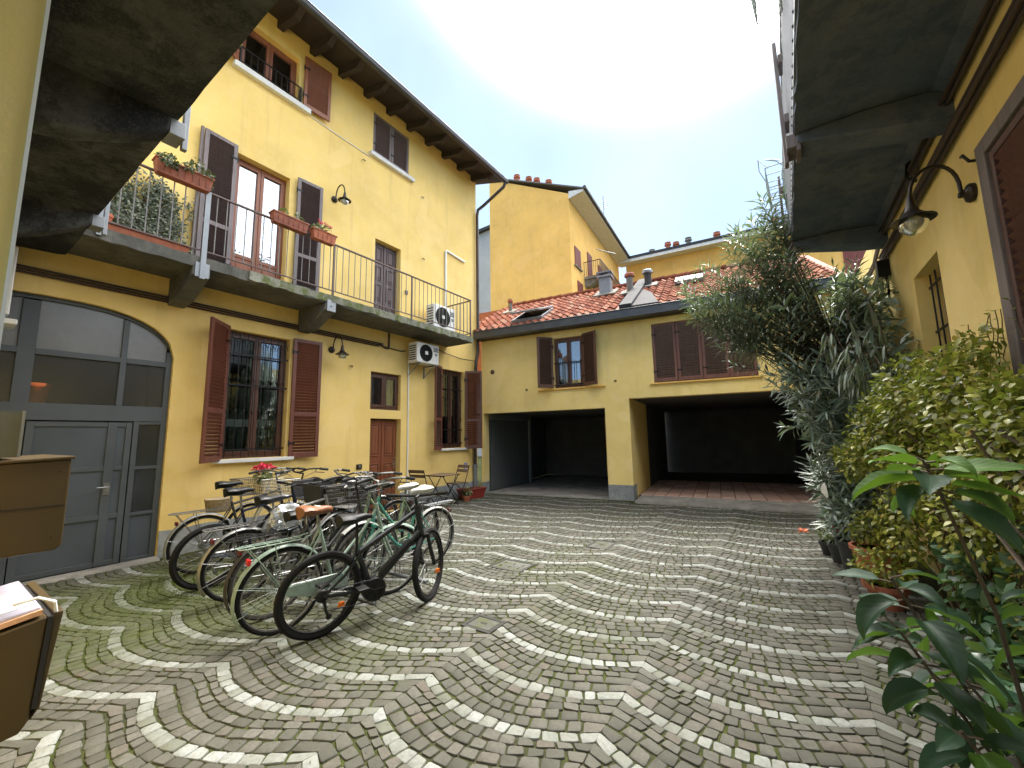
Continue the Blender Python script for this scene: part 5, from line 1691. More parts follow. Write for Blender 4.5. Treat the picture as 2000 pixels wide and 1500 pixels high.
def sett_into(mb, P, white, rich):
    r = rs_
    cx = sum(q[0] for q in P) / 4; cy = sum(q[1] for q in P) / 4
    j = .0056 if not white else .0046
    Q = []
    for (x, y) in P:
        dx, dy = cx - x, cy - y
        l = math.hypot(dx, dy)
        Q.append((x + dx / l * (j * 1.4) + r.uniform(-.007, .007), y + dy / l * (j * 1.4) + r.uniform(-.007, .007)))
    zt = r.uniform(-.002, .0015)
    tx, ty = r.uniform(-.03, .03), r.uniform(-.03, .03)
    def ring(cut, ins, z):
        out_ = []
        for i in range(4):
            a, b, c_ = Q[i - 1], Q[i], Q[(i + 1) % 4]
            for o in (a, c_):
                x = b[0] + (o[0] - b[0]) * cut; y = b[1] + (o[1] - b[1]) * cut
                x += (cx - x) * ins; y += (cy - y) * ins
                out_.append((x, y, z + (tx * (x - cx) + ty * (y - cy) if z > -.01 else 0)))
        return out_
    if rich:
        R0, R1, R2 = ring(.09, 0, -.03), ring(.09, .0, .0015 + zt), ring(.11, .06, .005 + zt)
        rings = [R0, R1, R2]
    else:
        R0 = [(x, y, -.03) for x, y in Q]; R1 = [(x + (cx - x) * .05, y + (cy - y) * .05, .0035 + zt) for x, y in Q]
        rings = [R0, R1]
    ids = []
    for rg in rings:
        ids.append([mb.p(*q) for q in rg])
    n = len(ids[0])
    for A, B in zip(ids, ids[1:]):
        for i in range(n):
            mb.f.append((A[i], A[(i + 1) % n], B[(i + 1) % n], B[i]))
    mb.f.append(tuple(ids[-1]))
setts.sort(key=lambda s: -s[0])
cnt = {True: 0, False: 0}
restm = {True: MB(), False: MB()}
for (size, white, P) in setts:
    nm = "white_cobble" if white else "cobble"
    mt_ = WSETT if white else SETT
    if cnt[white] < 300:
        m_ = MB(); sett_into(m_, P, white, True); m_.build(nm, mt_, ground, smooth=True)
    else:
        sett_into(restm[white], P, white, P[0][1] < 6.5)
    cnt[white] += 1
restm[True].build("white_cobbles", WSETT, ground, smooth=True, kind='stuff')
restm[False].build("cobbles", SETT, ground, smooth=True, kind='stuff')
print(cnt)

# blades of moss and weeds in the joints
gm = MB()
rg = random.Random(8)
def tuft_field(n, fx_, fy_, hmin, hmax):
    for _ in range(n):
        x, y = fx_(), fy_()
        if not (-7.0 < x < 1 and .2 < y < 9): continue
        for q in range(3):
            v = Vector((rg.uniform(-.6, .6), rg.uniform(-.6, .6), 1)).normalized()
            hh = rg.uniform(hmin, hmax)
            b = Vector((x + rg.uniform(-.012, .012), y + rg.uniform(-.012, .012), -.006))
            s_ = Vector((-v.y, v.x, 0)); s_ = s_.normalized() * .0025 if s_.length > 1e-4 else Vector((.0025, 0, 0))
            i0 = len(gm.v)
            gm.v += [tuple(b - s_), tuple(b + s_), tuple(b + v * hh)]
            gm.f.append((i0, i0 + 1, i0 + 2))
tuft_field(5200, lambda: rg.gauss(-5.5, .62), lambda: rg.gauss(1.85, .38), .015, .034)
tuft_field(2600, lambda: rg.uniform(-6.9, -1.5), lambda: rg.uniform(.5, 5), .014, .026)
gr = gm.build("moss_tufts", GRASSM, None, kind='stuff'); gr['label'] = "green moss and tiny weeds growing in the paving joints"; gr['category'] = "moss"

LIDM = concrete("worn_cover_concrete", (0.085, 0.086, 0.078), (0.15, 0.15, 0.135), 0.8, moss=(0.07, 0.075, 0.035))
LIDF = mat("dirty_cover_frame", (0.022, 0.021, 0.018), 0.85, 0.3, 20, 0.3)
# manhole lids and drain
def lid(cx, cy, w, d, label, slots=False, name="manhole_cover", mt=None):
    t = thing(name, label, "manhole cover" if not slots else "drain", (cx, cy, 0))
    mb = MB()
    for (x0, x1, y0, y1) in ((-w, w, -d, -d + .035), (-w, w, d - .035, d), (-w, -w + .035, -d + .035, d - .035), (w - .035, w, -d + .035, d - .035)):
        mb.box(cx + x0, cx + x1, cy + y0, cy + y1, -.02, .006)
    mb.build("frame", mt or LIDF, t, bevel=.003)
    mb = MB()
    if slots:
        xs = [-w + .04]
        mb.box(cx - w + .04, cx + w - .04, cy - d + .04, cy + d - .04, -.03, -.012)
        bars = 6
        for (y0, y1) in ((-d + .04, -d + .10), (-.025, .025), (d - .10, d - .04)):
            mb.box(cx - w + .04, cx + w - .04, cy + y0, cy + y1, -.012, .004)
        for k in range(4):
            x0 = -w + .04 + (2 * w - .08) * k / 3
            mb.box(cx + max(-w + .04, x0 - .055), cx + min(w - .04, x0 + .055), cy - d + .10, cy - .025, -.012, .0035)
            mb.box(cx + max(-w + .04, x0 - .055), cx + min(w - .04, x0 + .055), cy + .025, cy + d - .10, -.012, .0035)
    else:
        mb.box(cx - w + .04, cx + w - .04, cy - d + .04, cy + d - .04, -.02, .004)
    mb.build("grate" if slots else "plate", LIDM, t, bevel=.002)
    if not slots:
        mb = MB(); mb.box(cx - .03, cx + .03, cy - .012, cy + .012, .004, .006); mb.build("key_hole", DARKSLOT, t)
    return t
lid(-2.335, 5.68, .165, .215, "square pale manhole cover in the paving, farther of the two")
lid(-2.25, 2.86, .15, .125, "small pale manhole cover in the paving nearest the camera")
lid(-2.91, 4.255, .23, .185, "slotted mossy drain grate set in the paving", True, "drain_grate")

# ================================================================== BICYCLES
MESHC = {}
def wheel_meshes(rw, tyre_r, mt_tyre, mt_rim):
    k = (rw, tyre_r, mt_tyre.name, mt_rim.name)
    if k in MESHC: return MESHC[k]
    n = 40
    mb = MB()
    rr_ = rw - tyre_r
    mb.tube([(rr_ * cos(2 * pi * j / n), 0, rr_ * sin(2 * pi * j / n)) for j in range(n)], tyre_r, 8, closed=True)
    tyre = mb.mesh("tyre", mt_tyre, smooth=True)
    mb = MB()
    ri = rw - tyre_r * 2 - .006
    ro = rw - tyre_r * 1.6
    ww = max(.009, tyre_r * .6)
    for j in range(n):
        a0, a1 = 2 * pi * j / n, 2 * pi * (j + 1) / n
        P = []
        for y in (-ww, ww):
            P += [(ri * cos(a0), y, ri * sin(a0)), (ri * cos(a1), y, ri * sin(a1)), (ro * cos(a1), y, ro * sin(a1)), (ro * cos(a0), y, ro * sin(a0))]
        i = [mb.p(*q) for q in P]
        for q in ((0, 1, 2, 3), (7, 6, 5, 4), (0, 4, 5, 1), (3, 2, 6, 7)): mb.f.append(tuple(i[z] for z in q))
    rim = mb.mesh("wheel", mt_rim, smooth=True)
    mb = MB()
    mb.lathe((0, -.045, 0), [(.012, 0), (.024, .005), (.024, .012), (.014, .016), (.014, .074), (.024, .078), (.024, .085), (.012, .09)], 12, 'd')
    ns = 28
    for j in range(ns):
        a = 2 * pi * j / ns
        b = a + (.5 if j % 4 < 2 else -.5)
        y = .032 if j % 2 else -.032
        mb.tube([(.022 * cos(b), y, .022 * sin(b)), (ri * cos(a), 0, ri * sin(a))], .0013, 3, False)
    spk = mb.mesh("spokes", ALU)
    MESHC[k] = (rim, tyre, spk)
    return MESHC[k]

class Bent(Fr):
    """bike frame with the front end steered about the head tube"""
    def __init__(s, m): s.m = m; s.flip = False
    def __call__(s, a, d, z):
        q = s.m @ Vector((a, d, z)); return (q.x, q.y, q.z)

def bicycle(label, x, y, heading, style, frame, tyre=RUBBER, rim=ALU, guard=None, rack=None, saddle=SADBLK, basket=None, steer=0.0, lean=0.06, rw=.335, tr=.018, bars="flat", barmat=BLACKM, sz=.93, grips=BLACKM, saddle_bag=None, chaincase=None, spoke_refl=False, reflector=True, fork=None):
    t = thing("bicycle", label, "bicycle", (x, y, 0), "bicycles parked in the courtyard rack", rot=(lean * 1.0, 0, heading))
    # rotation order XYZ: lean about the bike's own long axis, then heading
    WB = 1.04
    H0 = Vector((.90, 0, .66)); H1 = Vector((.835, 0, .90 if style != 'mtb' else .91))
    BBk = Vector((.43, 0, .275)); ST = Vector((.275, 0, .80 if style != 'mtb' else .62))
    r0 = Vector((0, 0, rw)); fh_ = Vector((WB, 0, rw))
    ax = (H1 - H0).normalized()
    Ms = Matrix.Translation(H0) @ Matrix.Rotation(steer, 4, ax) @ Matrix.Translation(-H0)
    fs = Bent(Ms)
    T = lambda v: (v.x, v.y, v.z)
    # main frame
    k = 1.5 if style == 'mtb' else 1.0
    mb = MB()
    mb.tube([T(BBk), T(ST)], .0155 * k, 8)
    mb.tube([T(H0 - ax * .01), T(H1 + ax * .02)], .0195 * k, 8)
    if style == 'step':
        mb.tube([T(BBk + Vector((0, 0, .015))), (.56, 0, .36), (.72, 0, .52), T(H0)], .018, 8)
        mb.tube([T(BBk.lerp(ST, .42)), (.52, 0, .50), (.70, 0, .68), T(H1 - ax * .03)], .015, 8)
    elif style == 'mixte':
        mb.tube([T(BBk), T(H0)], .016, 8)
        for s in (-1, 1):
            mb.tube([T(H1 - ax * .03), T(BBk.lerp(ST, .55) + Vector((0, s * .02, 0))), T(r0 + Vector((0, s * .055, 0)))], .009, 6)
    else:
        mb.tube([T(BBk), T(H0 + ax * .02)], .0185 * k, 8)
        mb.tube([T(BBk.lerp(ST, .93)), T(H1 - ax * .03)], .0155 * k, 8)
    for s in (-1, 1):
        e = Vector((0, s * .058, 0)); b_ = Vector((0, s * .03, 0))
        mb.tube([T(BBk + b_), T(r0 + e)], .0095 * k, 6)
        mb.tube([T(BBk.lerp(ST, .90) + b_ * .7), T(BBk.lerp(ST, .80) * .55 + r0 * .45 + e * .75), T(r0 + e)], .0075 * k, 6)
    mb.lathe((BBk.x, -.04, BBk.z), [(.022, 0), (.022, .08)], 10, 'd')
    mb.build("frame", frame, t, smooth=True)
    if style == 'mtb':
        mb = MB(); mb.lathe((BBk.x + .02, -.055, BBk.z - .015), [(.06, 0), (.095, .012), (.10, .03), (.10, .08), (.095, .098), (.06, .11)], 16, 'd'); mb.build("motor", BLACKM, t, smooth=True)
        q0, q1 = BBk.lerp(H0, .18), BBk.lerp(H0, .80); up_n = Vector((-(H0 - BBk).z, 0, (H0 - BBk).x)).normalized()
        mb = MB(); mb.tube([T(q0 + up_n * .02), T(q0.lerp(q1, .1) + up_n * .026), T(q1 + up_n * .024)], [.026, .036, .03], 8); mb.build("battery", BLACKM, t, smooth=True)
    # fork
    mb = MB(fs)
    cr = H0 - ax * .03
    for s in (-1, 1):
        if style == 'mtb':
            mb.tube([T(H0 + Vector((0, s * .062, -.01))), (.945, s * .062, .52), (WB - .01, s * .062, rw)], [.016, .019, .02], 8)
        else:
            mb.tube([T(cr + Vector((0, s * .045, 0))), (.965, s * .05, .50), (WB - .02, s * .052, rw + .05), (WB, s * .052, rw)], [.013, .012, .009, .008], 6)
    mb.tube([T(cr + Vector((0, -.065, 0))), T(cr + Vector((0, .065, 0)))], .018, 8)
    mb.build("fork", fork or frame, t, smooth=True)
    # wheels
    rm, ty, sp = wheel_meshes(rw, tr, tyre, rim)
    for hub, M_ in ((r0, Matrix.Identity(4)), (fh_, Ms)):
        o = bpy.data.objects.new("wheel", rm); COL.objects.link(o); o.parent = t
        o.matrix_local = M_ @ Matrix.Translation(hub) @ Matrix.Rotation(R.uniform(0, 1), 4, 'Y')
        BASE[o.name] = (0, 0, 0)
        for nm, me in (("tyre", ty), ("spokes", sp)):
            c_ = bpy.data.objects.new(nm, me); COL.objects.link(c_); c_.parent = o
    # bars and stem
    mb = MB(fs)
    top = H1 + ax * .06
    if bars == "flat":
        bt = top + ax * .03
        cl = bt + Vector((.07, 0, .01))
        mb.tube([T(H1), T(bt)], .0145, 8); mb.tube([T(bt), T(cl)], .014, 8)
        mb.tube([T(cl + Vector((-.05, -.31, .02))), T(cl + Vector((-.02, -.12, .005))), T(cl), T(cl + Vector((-.02, .12, .005))), T(cl + Vector((-.05, .31, .02)))], .0115, 8)
        ge = [(cl + Vector((-.05, s * .31, .02)), cl + Vector((-.033, s * .20, .013))) for s in (-1, 1)]
        lv = [(cl + Vector((-.03, s * .19, .01)), cl + Vector((.035, s * .20, -.02)), cl + Vector((.03, s * .30, -.035))) for s in (-1, 1)]
    else:
        bt = top + ax * (.12 if bars == "high" else .06)
        cl = bt + Vector((.05, 0, .01))
        mb.tube([T(H1), T(bt)], .0115, 8); mb.tube([T(bt), T(cl)], .012, 8)
        arm = lambda s: [T(cl), T(cl + Vector((.04, s * .08, .02))), T(cl + Vector((.01, s * .22, .06))), T(cl + Vector((-.10, s * .27, .06))), T(cl + Vector((-.24, s * .28, .035)))]
        mb.tube(arm(1)[::-1] + arm(-1)[1:], .011, 8)
        ge = [(cl + Vector((-.25, s * .28, .033)), cl + Vector((-.13, s * .272, .056))) for s in (-1, 1)]
        lv = [(cl + Vector((-.08, s * .265, .05)), cl + Vector((-.06, s * .26, .015)), cl + Vector((-.20, s * .27, -.005))) for s in (-1, 1)]
    hbo = mb.build("handlebar", barmat, t, smooth=True)
    for a, b in ge:
        mb = MB(fs); mb.tube([T(a), T(b)], .017, 8); mb.build("grip", grips, hbo, smooth=True)
    mb = MB(fs)
    for q in lv: mb.tube([T(v) for v in q], .006, 5)
    for q in lv:    # brake and gear cables
        mb.tube([T(q[1]), T(q[1] * .4 + H0 * .6 + Vector((.22, 0, .10))), T(H0 + Vector((.03, 0, -.02)))], .003, 4)
    mb.build("brake_lever", BLACKM, hbo, smooth=True)
    # saddle
    sx, szz = .235 + (0 if style != 'mtb' else .0), sz
    mb = MB()
    mb.tube([T(ST - Vector((0, 0, .02))), (sx + .02, 0, szz - .03)], .0125, 8)
    mb.build("seat_post", ALU if style != 'mtb' else BLACKM, t, smooth=True)
    mb = MB()
    prof = [(-.14, .04, -.004), (-.132, .082, .008), (-.09, .096, .014), (-.03, .080, .006), (.03, .045, .0), (.09, .026, .0), (.14, .019, -.006), (.155, .008, -.014)]
    if saddle.name in ("tan_leather", "white_saddle"): prof = [(a, b * 1.18, c * 1.6) for a, b, c in prof]
    rings = []
    for (px_, hw, dz) in prof:
        ring = []
        for j in range(10):
            an = 2 * pi * j / 10
            yy = hw * cos(an)
            zz = (.030 * sin(an) if sin(an) > 0 else (.068 if px_ < .03 else .05) * sin(an) * (1 if hw > .03 else .6))
            ring.append(mb.p(sx + px_, yy, szz + dz + zz * (.9 if hw > .02 else .6)))
        rings.append(ring)
    for A, B in zip(rings, rings[1:]):
        for j in range(10): mb.f.append((A[j], A[(j + 1) % 10], B[(j + 1) % 10], B[j]))
    mb.f.append(tuple(rings[0][::-1])); mb.f.append(tuple(rings[-1]))
    so = mb.build("saddle", saddle, t, smooth=True)
    if saddle.name in ("tan_leather",):
        mb = MB()
        for s in (-1, 1):
            mb.tube([(sx - .09, s * .05, szz - .09 + .01 * math.sin(q * 2.2)) if q % 2 else (sx - .09, s * .05 + .012, szz - .03 - q * .006) for q in range(8)], .005, 5)
        mb.build("springs", CHROME, so)
    # drivetrain
    mb = MB()
    for j in range(24):
        a0, a1 = 2 * pi * j / 24, 2 * pi * (j + 1) / 24
        mb.quad((BBk.x + .055 * cos(a0), -.055, BBk.z + .055 * sin(a0)), (BBk.x + .092 * cos(a0), -.055, BBk.z + .092 * sin(a0)), (BBk.x + .092 * cos(a1), -.055, BBk.z + .092 * sin(a1)), (BBk.x + .055 * cos(a1), -.055, BBk.z + .055 * sin(a1)))
    for j in range(5):
        a0 = 2 * pi * j / 5
        mb.tube([(BBk.x, -.055, BBk.z), (BBk.x + .085 * cos(a0), -.055, BBk.z + .085 * sin(a0))], .006, 5)
    ca = R.uniform(-.6, .6)
    for s in (-1, 1):
        ex, ez = BBk.x + s * .165 * cos(ca), BBk.z + s * .165 * sin(ca)
        mb.tube([(BBk.x, s * .065, BBk.z), (ex, s * .078, ez)], .010, 6)
    mb.tube([(BBk.x, -.07, BBk.z), (BBk.x, .07, BBk.z)], .012, 8)
    mb.tube([(BBk.x, -.052, BBk.z + .09), (0, -.05, rw + .04)], .004, 4); mb.tube([(BBk.x, -.052, BBk.z - .09), (.03, -.05, rw - .12), (0, -.05, rw - .04)], .004, 4)
    mb.lathe((0, -.056, rw), [(.03, 0), (.045, .006), (.05, .02), (.03, .026)], 16, 'd')
    if style in ('mtb', 'road', 'mixte'):
        mb.tube([(.01, -.065, rw - .03), (.02, -.07, rw - .10), (.05, -.068, rw - .16)], .012, 6)
        mb.lathe((.05, -.075, rw - .16), [(.022, 0), (.022, .012)], 10, 'd')
    mb.build("crankset", BLACKM if style == 'mtb' else CHROME, t, smooth=True)
    for s in (-1, 1):
        ex, ez = BBk.x + s * .165 * cos(ca), BBk.z + s * .165 * sin(ca)
        mb = MB(); mb.box(ex - .045, ex + .045, min(s * .085, s * .17), max(s * .085, s * .17), ez - .011, ez + .011); mb.build("pedal", BLACKM, t, bevel=.004)
    if chaincase:
        mb = MB()
        P = [(BBk.x + .100 * cos(a), BBk.z + .100 * sin(a)) for a in [radians(q) for q in range(-80, 90, 20)]] + [(.05, rw + .035), (.0, rw + .03), (-.02, rw), (.0, rw - .035)]
        mb.prism(P, -.075, -.062); mb.build("chain_case", chaincase, t, bevel=.003)
    # mudguards
    if guard:
        for hub, f_, a_lo, a_hi, nm in ((r0, WORLD, 35, 205, 0), (fh_, fs, 25 - 60, 150 + 20, 1)):
            mb = MB(f_)
            prev = None
            lo, hi = (radians(38), radians(215)) if nm == 0 else (radians(52), radians(218))
            rr_ = rw + .022
            for q in range(23):
                a = lo + (hi - lo) * q / 22
                cs = []
                for (yy, dr_) in ((-.027, -.012), (-.018, 0.0), (0, .006), (.018, 0.0), (.027, -.012)):
                    cs.append(mb.p(hub.x + (rr_ + dr_) * cos(a), yy, hub.z + (rr_ + dr_) * sin(a)))
                if prev:
                    for z in range(4): mb.f.append((prev[z], cs[z], cs[z + 1], prev[z + 1]))
                prev = cs
            for s in (-1, 1):
                for aa in ((hi - .25), (hi - .9)):
                    mb.tube([(hub.x, s * .05, hub.z), (hub.x + rr_ * cos(aa), s * .027, hub.z + rr_ * sin(aa))], .0028, 4)
            mb.build("mudguard", guard, t, smooth=True)
    if rack:
        mb = MB()
        zr = rw * 2 + .055
        for s in (-1, 1):
            mb.tube([(.20, s * .03, zr + .02), (.12, s * .055, zr), (-.30, s * .06, zr), (-.34, s * .03, zr)], .0055, 5)
            mb.tube([(0, s * .065, rw), (-.10, s * .062, zr)], .0048, 5); mb.tube([(0, s * .065, rw), (-.28, s * .062, zr)], .0045, 5)
        for xx in (-.34, -.24, -.14, -.04, .06): mb.tube([(xx, -.058 if xx > -.33 else -.03, zr), (xx, .058 if xx > -.33 else .03, zr)], .0045, 5)
        mb.tube([(.12, 0, zr + .004), (-.34, 0, zr + .004)], .0045, 5)
        mb.build("carrier", rack, t, smooth=True)
    if reflector:
        mb = MB()
        zz = rw * 2 - .01 if (guard or rack) else sz - .14
        xx = -.315 if (guard or rack) else .10
        if guard or rack: zz, xx = rw * 1.80 - .02 + .03, -.245
        mb.box(xx - .03, xx - .005, -.028, .028, zz - .022, zz + .022); mb.build("rear_light", REFLR if frame is F_MINT else REFLD, t, bevel=.006)
    mb = MB()
    for hub, M_ in ((r0, Matrix.Identity(4)), (fh_, Ms)) if spoke_refl else ():
        for s in (1,):
            c_ = M_ @ (hub + Vector((s * .17, -.012, -.12)))
            mb.hexa([(c_.x - .03, c_.y - .006, c_.z - .018), (c_.x + .03, c_.y - .006, c_.z - .018), (c_.x + .03, c_.y + .006, c_.z - .018), (c_.x - .03, c_.y + .006, c_.z - .018),
                     (c_.x - .02, c_.y - .006, c_.z + .018), (c_.x + .02, c_.y - .006, c_.z + .018), (c_.x + .02, c_.y + .006, c_.z + .018), (c_.x - .02, c_.y + .006, c_.z + .018)])
    if spoke_refl: mb.build("spoke_reflector", REFLO, t)
    if basket:
        mb = MB(fs)
        x0, x1, z0, z1, hw = .96, 1.24, .80, 1.02, .17
        bm_, dense = basket
        nn = 9 if dense else 6
        for q in range(nn):
            zz = z0 + (z1 - z0) * q / (nn - 1); e = .03 * q / (nn - 1)
            mb.tube([(x0 - e * .3, -hw - e, zz), (x1 + e, -hw - e, zz), (x1 + e, hw + e, zz), (x0 - e * .3, hw + e, zz)], .0035 if q < nn - 1 else .006, 4, closed=True)
        for q in range(12):
            u = q / 11
            yy = -hw + 2 * hw * u
            mb.tube([(x1 + .03, yy * 1.17, z1), (x1, yy, z0), (x0, yy, z0), (x0 - .01, yy * 1.17, z1)], .003, 4)
            xx = x0 + (x1 - x0) * u
            for s in (-1, 1): mb.tube([(xx, s * hw, z0), (xx, s * (hw + .03), z1)], .003, 4)
        if dense:
            mb.hexa([(x0, -hw, z0), (x1, -hw, z0), (x1, hw, z0), (x0, hw, z0), (x0, -hw, z0 + .012), (x1, -hw, z0 + .012), (x1, hw, z0 + .012), (x0, hw, z0 + .012)])
            for s in (-1, 1):
                mb.hexa([(x0, s * hw - .002, z0), (x1, s * hw - .002, z0), (x1, s * hw + .002, z0), (x0, s * hw + .002, z0), (x0 - .01, s * (hw + .028) - .002, z1), (x1 + .03, s * (hw + .028) - .002, z1), (x1 + .03, s * (hw + .028) + .002, z1), (x0 - .01, s * (hw + .028) + .002, z1)])
            mb.hexa([(x1 - .002, -hw, z0), (x1 + .002, -hw, z0), (x1 + .002, hw, z0), (x1 - .002, hw, z0), (x1 + .028, -hw - .028, z1), (x1 + .032, -hw - .028, z1), (x1 + .032, hw + .028, z1), (x1 + .028, hw + .028, z1)])
        mb.tube([(x0, -.05, z0), (.95, -.045, .68)], .005, 4); mb.tube([(x0, .05, z0), (.95, .045, .68)], .005, 4)
        mb.build("basket", bm_, t, smooth=False)
    # kickstand
    mb = MB(); mb.tube([(.30, .05, .27), (.24, .17, .02), (.20, .18, .012)], .008, 5); mb.build("kickstand", BLACKM, t)
    return t

def paint(name, c, rough=.3, metal=.0):
    return mat(name, c, rough, .12, 12, metal=metal)
F_BLK = paint("black_bike_paint", (.008, .010, .012)); F_MINT = paint("mint_bike_paint", (.20, .27, .225)); F_LIME = paint("pale_lime_bike_paint", (.20, .27, .15))
F_GRY = paint("grey_bike_paint", (.04, .039, .038)); F_SIL = paint("silver_bike_paint", (.27, .27, .26), .3, .4); F_NAVY = paint("navy_bike_paint", (.009, .013, .032))
F_TEAL = paint("teal_bike_paint", (.06, .24, .19)); F_RED = paint("dark_red_bike_paint", (.085, .012, .012)); F_GRN = paint("dark_green_bike_paint", (.01, .034, .026)); F_WHT = paint("white_bike_paint", (.36, .36, .34))
BWIRE = (mat("black_basket_wire", (.03, .03, .032), .5), True); SWIRE = (mat("steel_basket_wire", (.3, .3, .29), .4, metal=.5), False)
WICK = (mat('dark_basket_wire', (.06, .055, .05), .5), False)
dg = radians
# near row: back wheels towards the camera
bicycle("matt black electric mountain bike with fat tyres, nearest the camera", -3.22, 1.97, dg(79), 'mtb', F_BLK, saddle=SADBLK, tr=.027, rw=.335, rim=BLACKM, steer=dg(34), lean=.10, spoke_refl=True, sz=.90, reflector=False, guard=None, fork=BLACKM)
bicycle("mint green city bike with tan saddle, mint mudguards and carrier", -3.56, 1.85, dg(84), 'step', F_MINT, guard=F_MINT, rack=F_MINT, saddle=SADBRN, bars="high", barmat=CHROME, lean=.03, chaincase=F_MINT, sz=.94, steer=dg(-8))
bicycle("old grey city bike with grey tyres and black carrier beside the mint bike", -3.93, 1.94, dg(86), 'step', F_GRY, tyre=RUBBERG, guard=RUBBERG, rack=BLACKM, saddle=SADBLK, bars="high", barmat=BLACKM, lean=.02, sz=.86, steer=dg(6))
bicycle("silver framed bike with thin tyres, steel mudguards and silver carrier", -4.62, 1.98, dg(88), 'road', F_SIL, guard=ALU, rack=ALU, saddle=SADBLK, bars="flat", lean=.05, sz=.95, rim=ALU, steer=dg(5))
bicycle("dark navy bike with very fat black tyres and slanted top tube", -5.28, 1.94, dg(87), 'road', F_NAVY, tr=.028, rim=BLACKM, saddle=SADBLK, bars="flat", lean=.06, sz=1.0, reflector=False, basket=BWIRE, steer=dg(10))
bicycle("grey touring bike with carrier against the arched gate side, last of the near row", -5.98, 2.12, dg(86), 'road', F_GRY, guard=GALV, rack=ALU, saddle=SADBLK, bars="high", barmat=CHROME, lean=.04, sz=1.02, steer=dg(12))
# far row: back wheels towards the brown door
bicycle("teal city bike with white saddle and white mudguards, facing the other way", -3.79, 3.80, dg(-92), 'step', F_TEAL, guard=F_WHT, rack=CHROME, saddle=SADWHT, bars="high", barmat=CHROME, lean=-.04, sz=.93, rim=CHROME, steer=dg(4))
bicycle("pale lime step-through bike with silver handlebar and wire basket in the middle of the heap", -4.22, 4.0, dg(-88), 'step', F_LIME, guard=BLACKM, saddle=SADWHT, bars="high", barmat=ALU, lean=.02, sz=.92, basket=WICK, rack=BLACKM)
bicycle("dark green bike with black wire basket in the far row", -4.75, 4.02, dg(-91), 'mixte', F_GRN, guard=BLACKM, saddle=SADBLK, bars="high", barmat=CHROME, lean=-.03, sz=.92, basket=BWIRE, rack=BLACKM)
bicycle("dark red bike with brown saddle, far row in front of the brown door", -5.25, 4.15, dg(-90), 'road', F_RED, guard=CHROME, saddle=wood("dark_brown_saddle", (.07, .035, .02), .5), bars="flat", lean=.03, sz=1.0)
bicycle("black city bike at the wall end of the far row", -5.85, 4.05, dg(-88), 'step', F_BLK, guard=BLACKM, saddle=SADBLK, bars="high", barmat=BLACKM, lean=.02, sz=.93, rack=BLACKM, basket=SWIRE)
bicycle("white step-through bike with a wire basket of red flowers nearest the yellow wall", -6.35, 3.9, dg(-95), 'step', F_WHT, guard=F_WHT, saddle=SADBLK, bars="high", barmat=CHROME, lean=.02, sz=.92, rack=CHROME, basket=WICK)
# flowers stuck in the basket and things hung on bikes
r = random.Random(4)
t = thing("flower_bunch", "bunch of red artificial flowers in a bike basket by the wall", "flowers", (-6.30, 2.95, .98))
mb = MB()
for _ in range(16): flower_head(mb, (-6.30 + r.uniform(-.11, .11), 2.92 + r.uniform(-.1, .1), 1.16 + r.uniform(-.05, .07)), .05, 12, r)
mb.build("petals", FLOWERR, t)
specs = []; leaf_blob(specs, (-6.30, 2.92, 1.06), (.12, .1, .08), 60, .07, .04, r); leaf_part(t, specs, LEAF_POT, 0)
def crumpled(name, label, cat, c, rad, mt, seed, sq=(1, 1, 1)):
    r = random.Random(seed)
    bm = bpy.data.meshes.new(name)
    import bmesh
    b = bmesh.new(); bmesh.ops.create_icosphere(b, subdivisions=3, radius=1)
    for v in b.verts:
        n = mnoise.noise(v.co * 2.1 + Vector((seed, 0, 0))) * .38 + mnoise.noise(v.co * 5.3) * .20
        v.co = Vector((v.co.x * sq[0], v.co.y * sq[1], v.co.z * sq[2])) * rad * (1 + n)
    b.to_mesh(bm); b.free(); bm.materials.append(mt)
    o = bpy.data.objects.new(name, bm); COL.objects.link(o); o.location = c
    return tag(o, label, cat)
crumpled("plastic_bag", "crumpled clear plastic bag hung on the silver bike frame", "plastic bag", (-4.52, 2.36, .74), .15, PLASTIC, 3, (.7, 1.15, .85))
crumpled("black_rain_cover", "shiny black plastic cover lying over the far row bikes", "rain cover", (-4.62, 3.25, .86), .25, mat("shiny_black_plastic", (.012, .013, .016), .22, .2), 6, (.8, 1.2, .75))
mb = MB(); mb.lathe((-6.45, 2.45, .62), [(.13, 0), (.16, .16), (.165, .17)], 14); tag(mb.build("wicker_basket", WICKER), "old wicker basket between the bikes by the wall", "basket")
mb = MB(WORLD)
for y in (2.62, 3.28):
    mb.tube([(-6.6, y, .02), (-3.35, y, .02)], .018, 8)
    for k in range(9):
        x = -6.45 + k * .37
        mb.tube([(x, y - .0, .02), (x, y, .30), (x + .08, y, .34), (x + .08, y, .02)], .008, 6)
tag(mb.build("bicycle_rack", GALV, smooth=True), "low steel rack holding the two rows of bicycles", "bike rack")

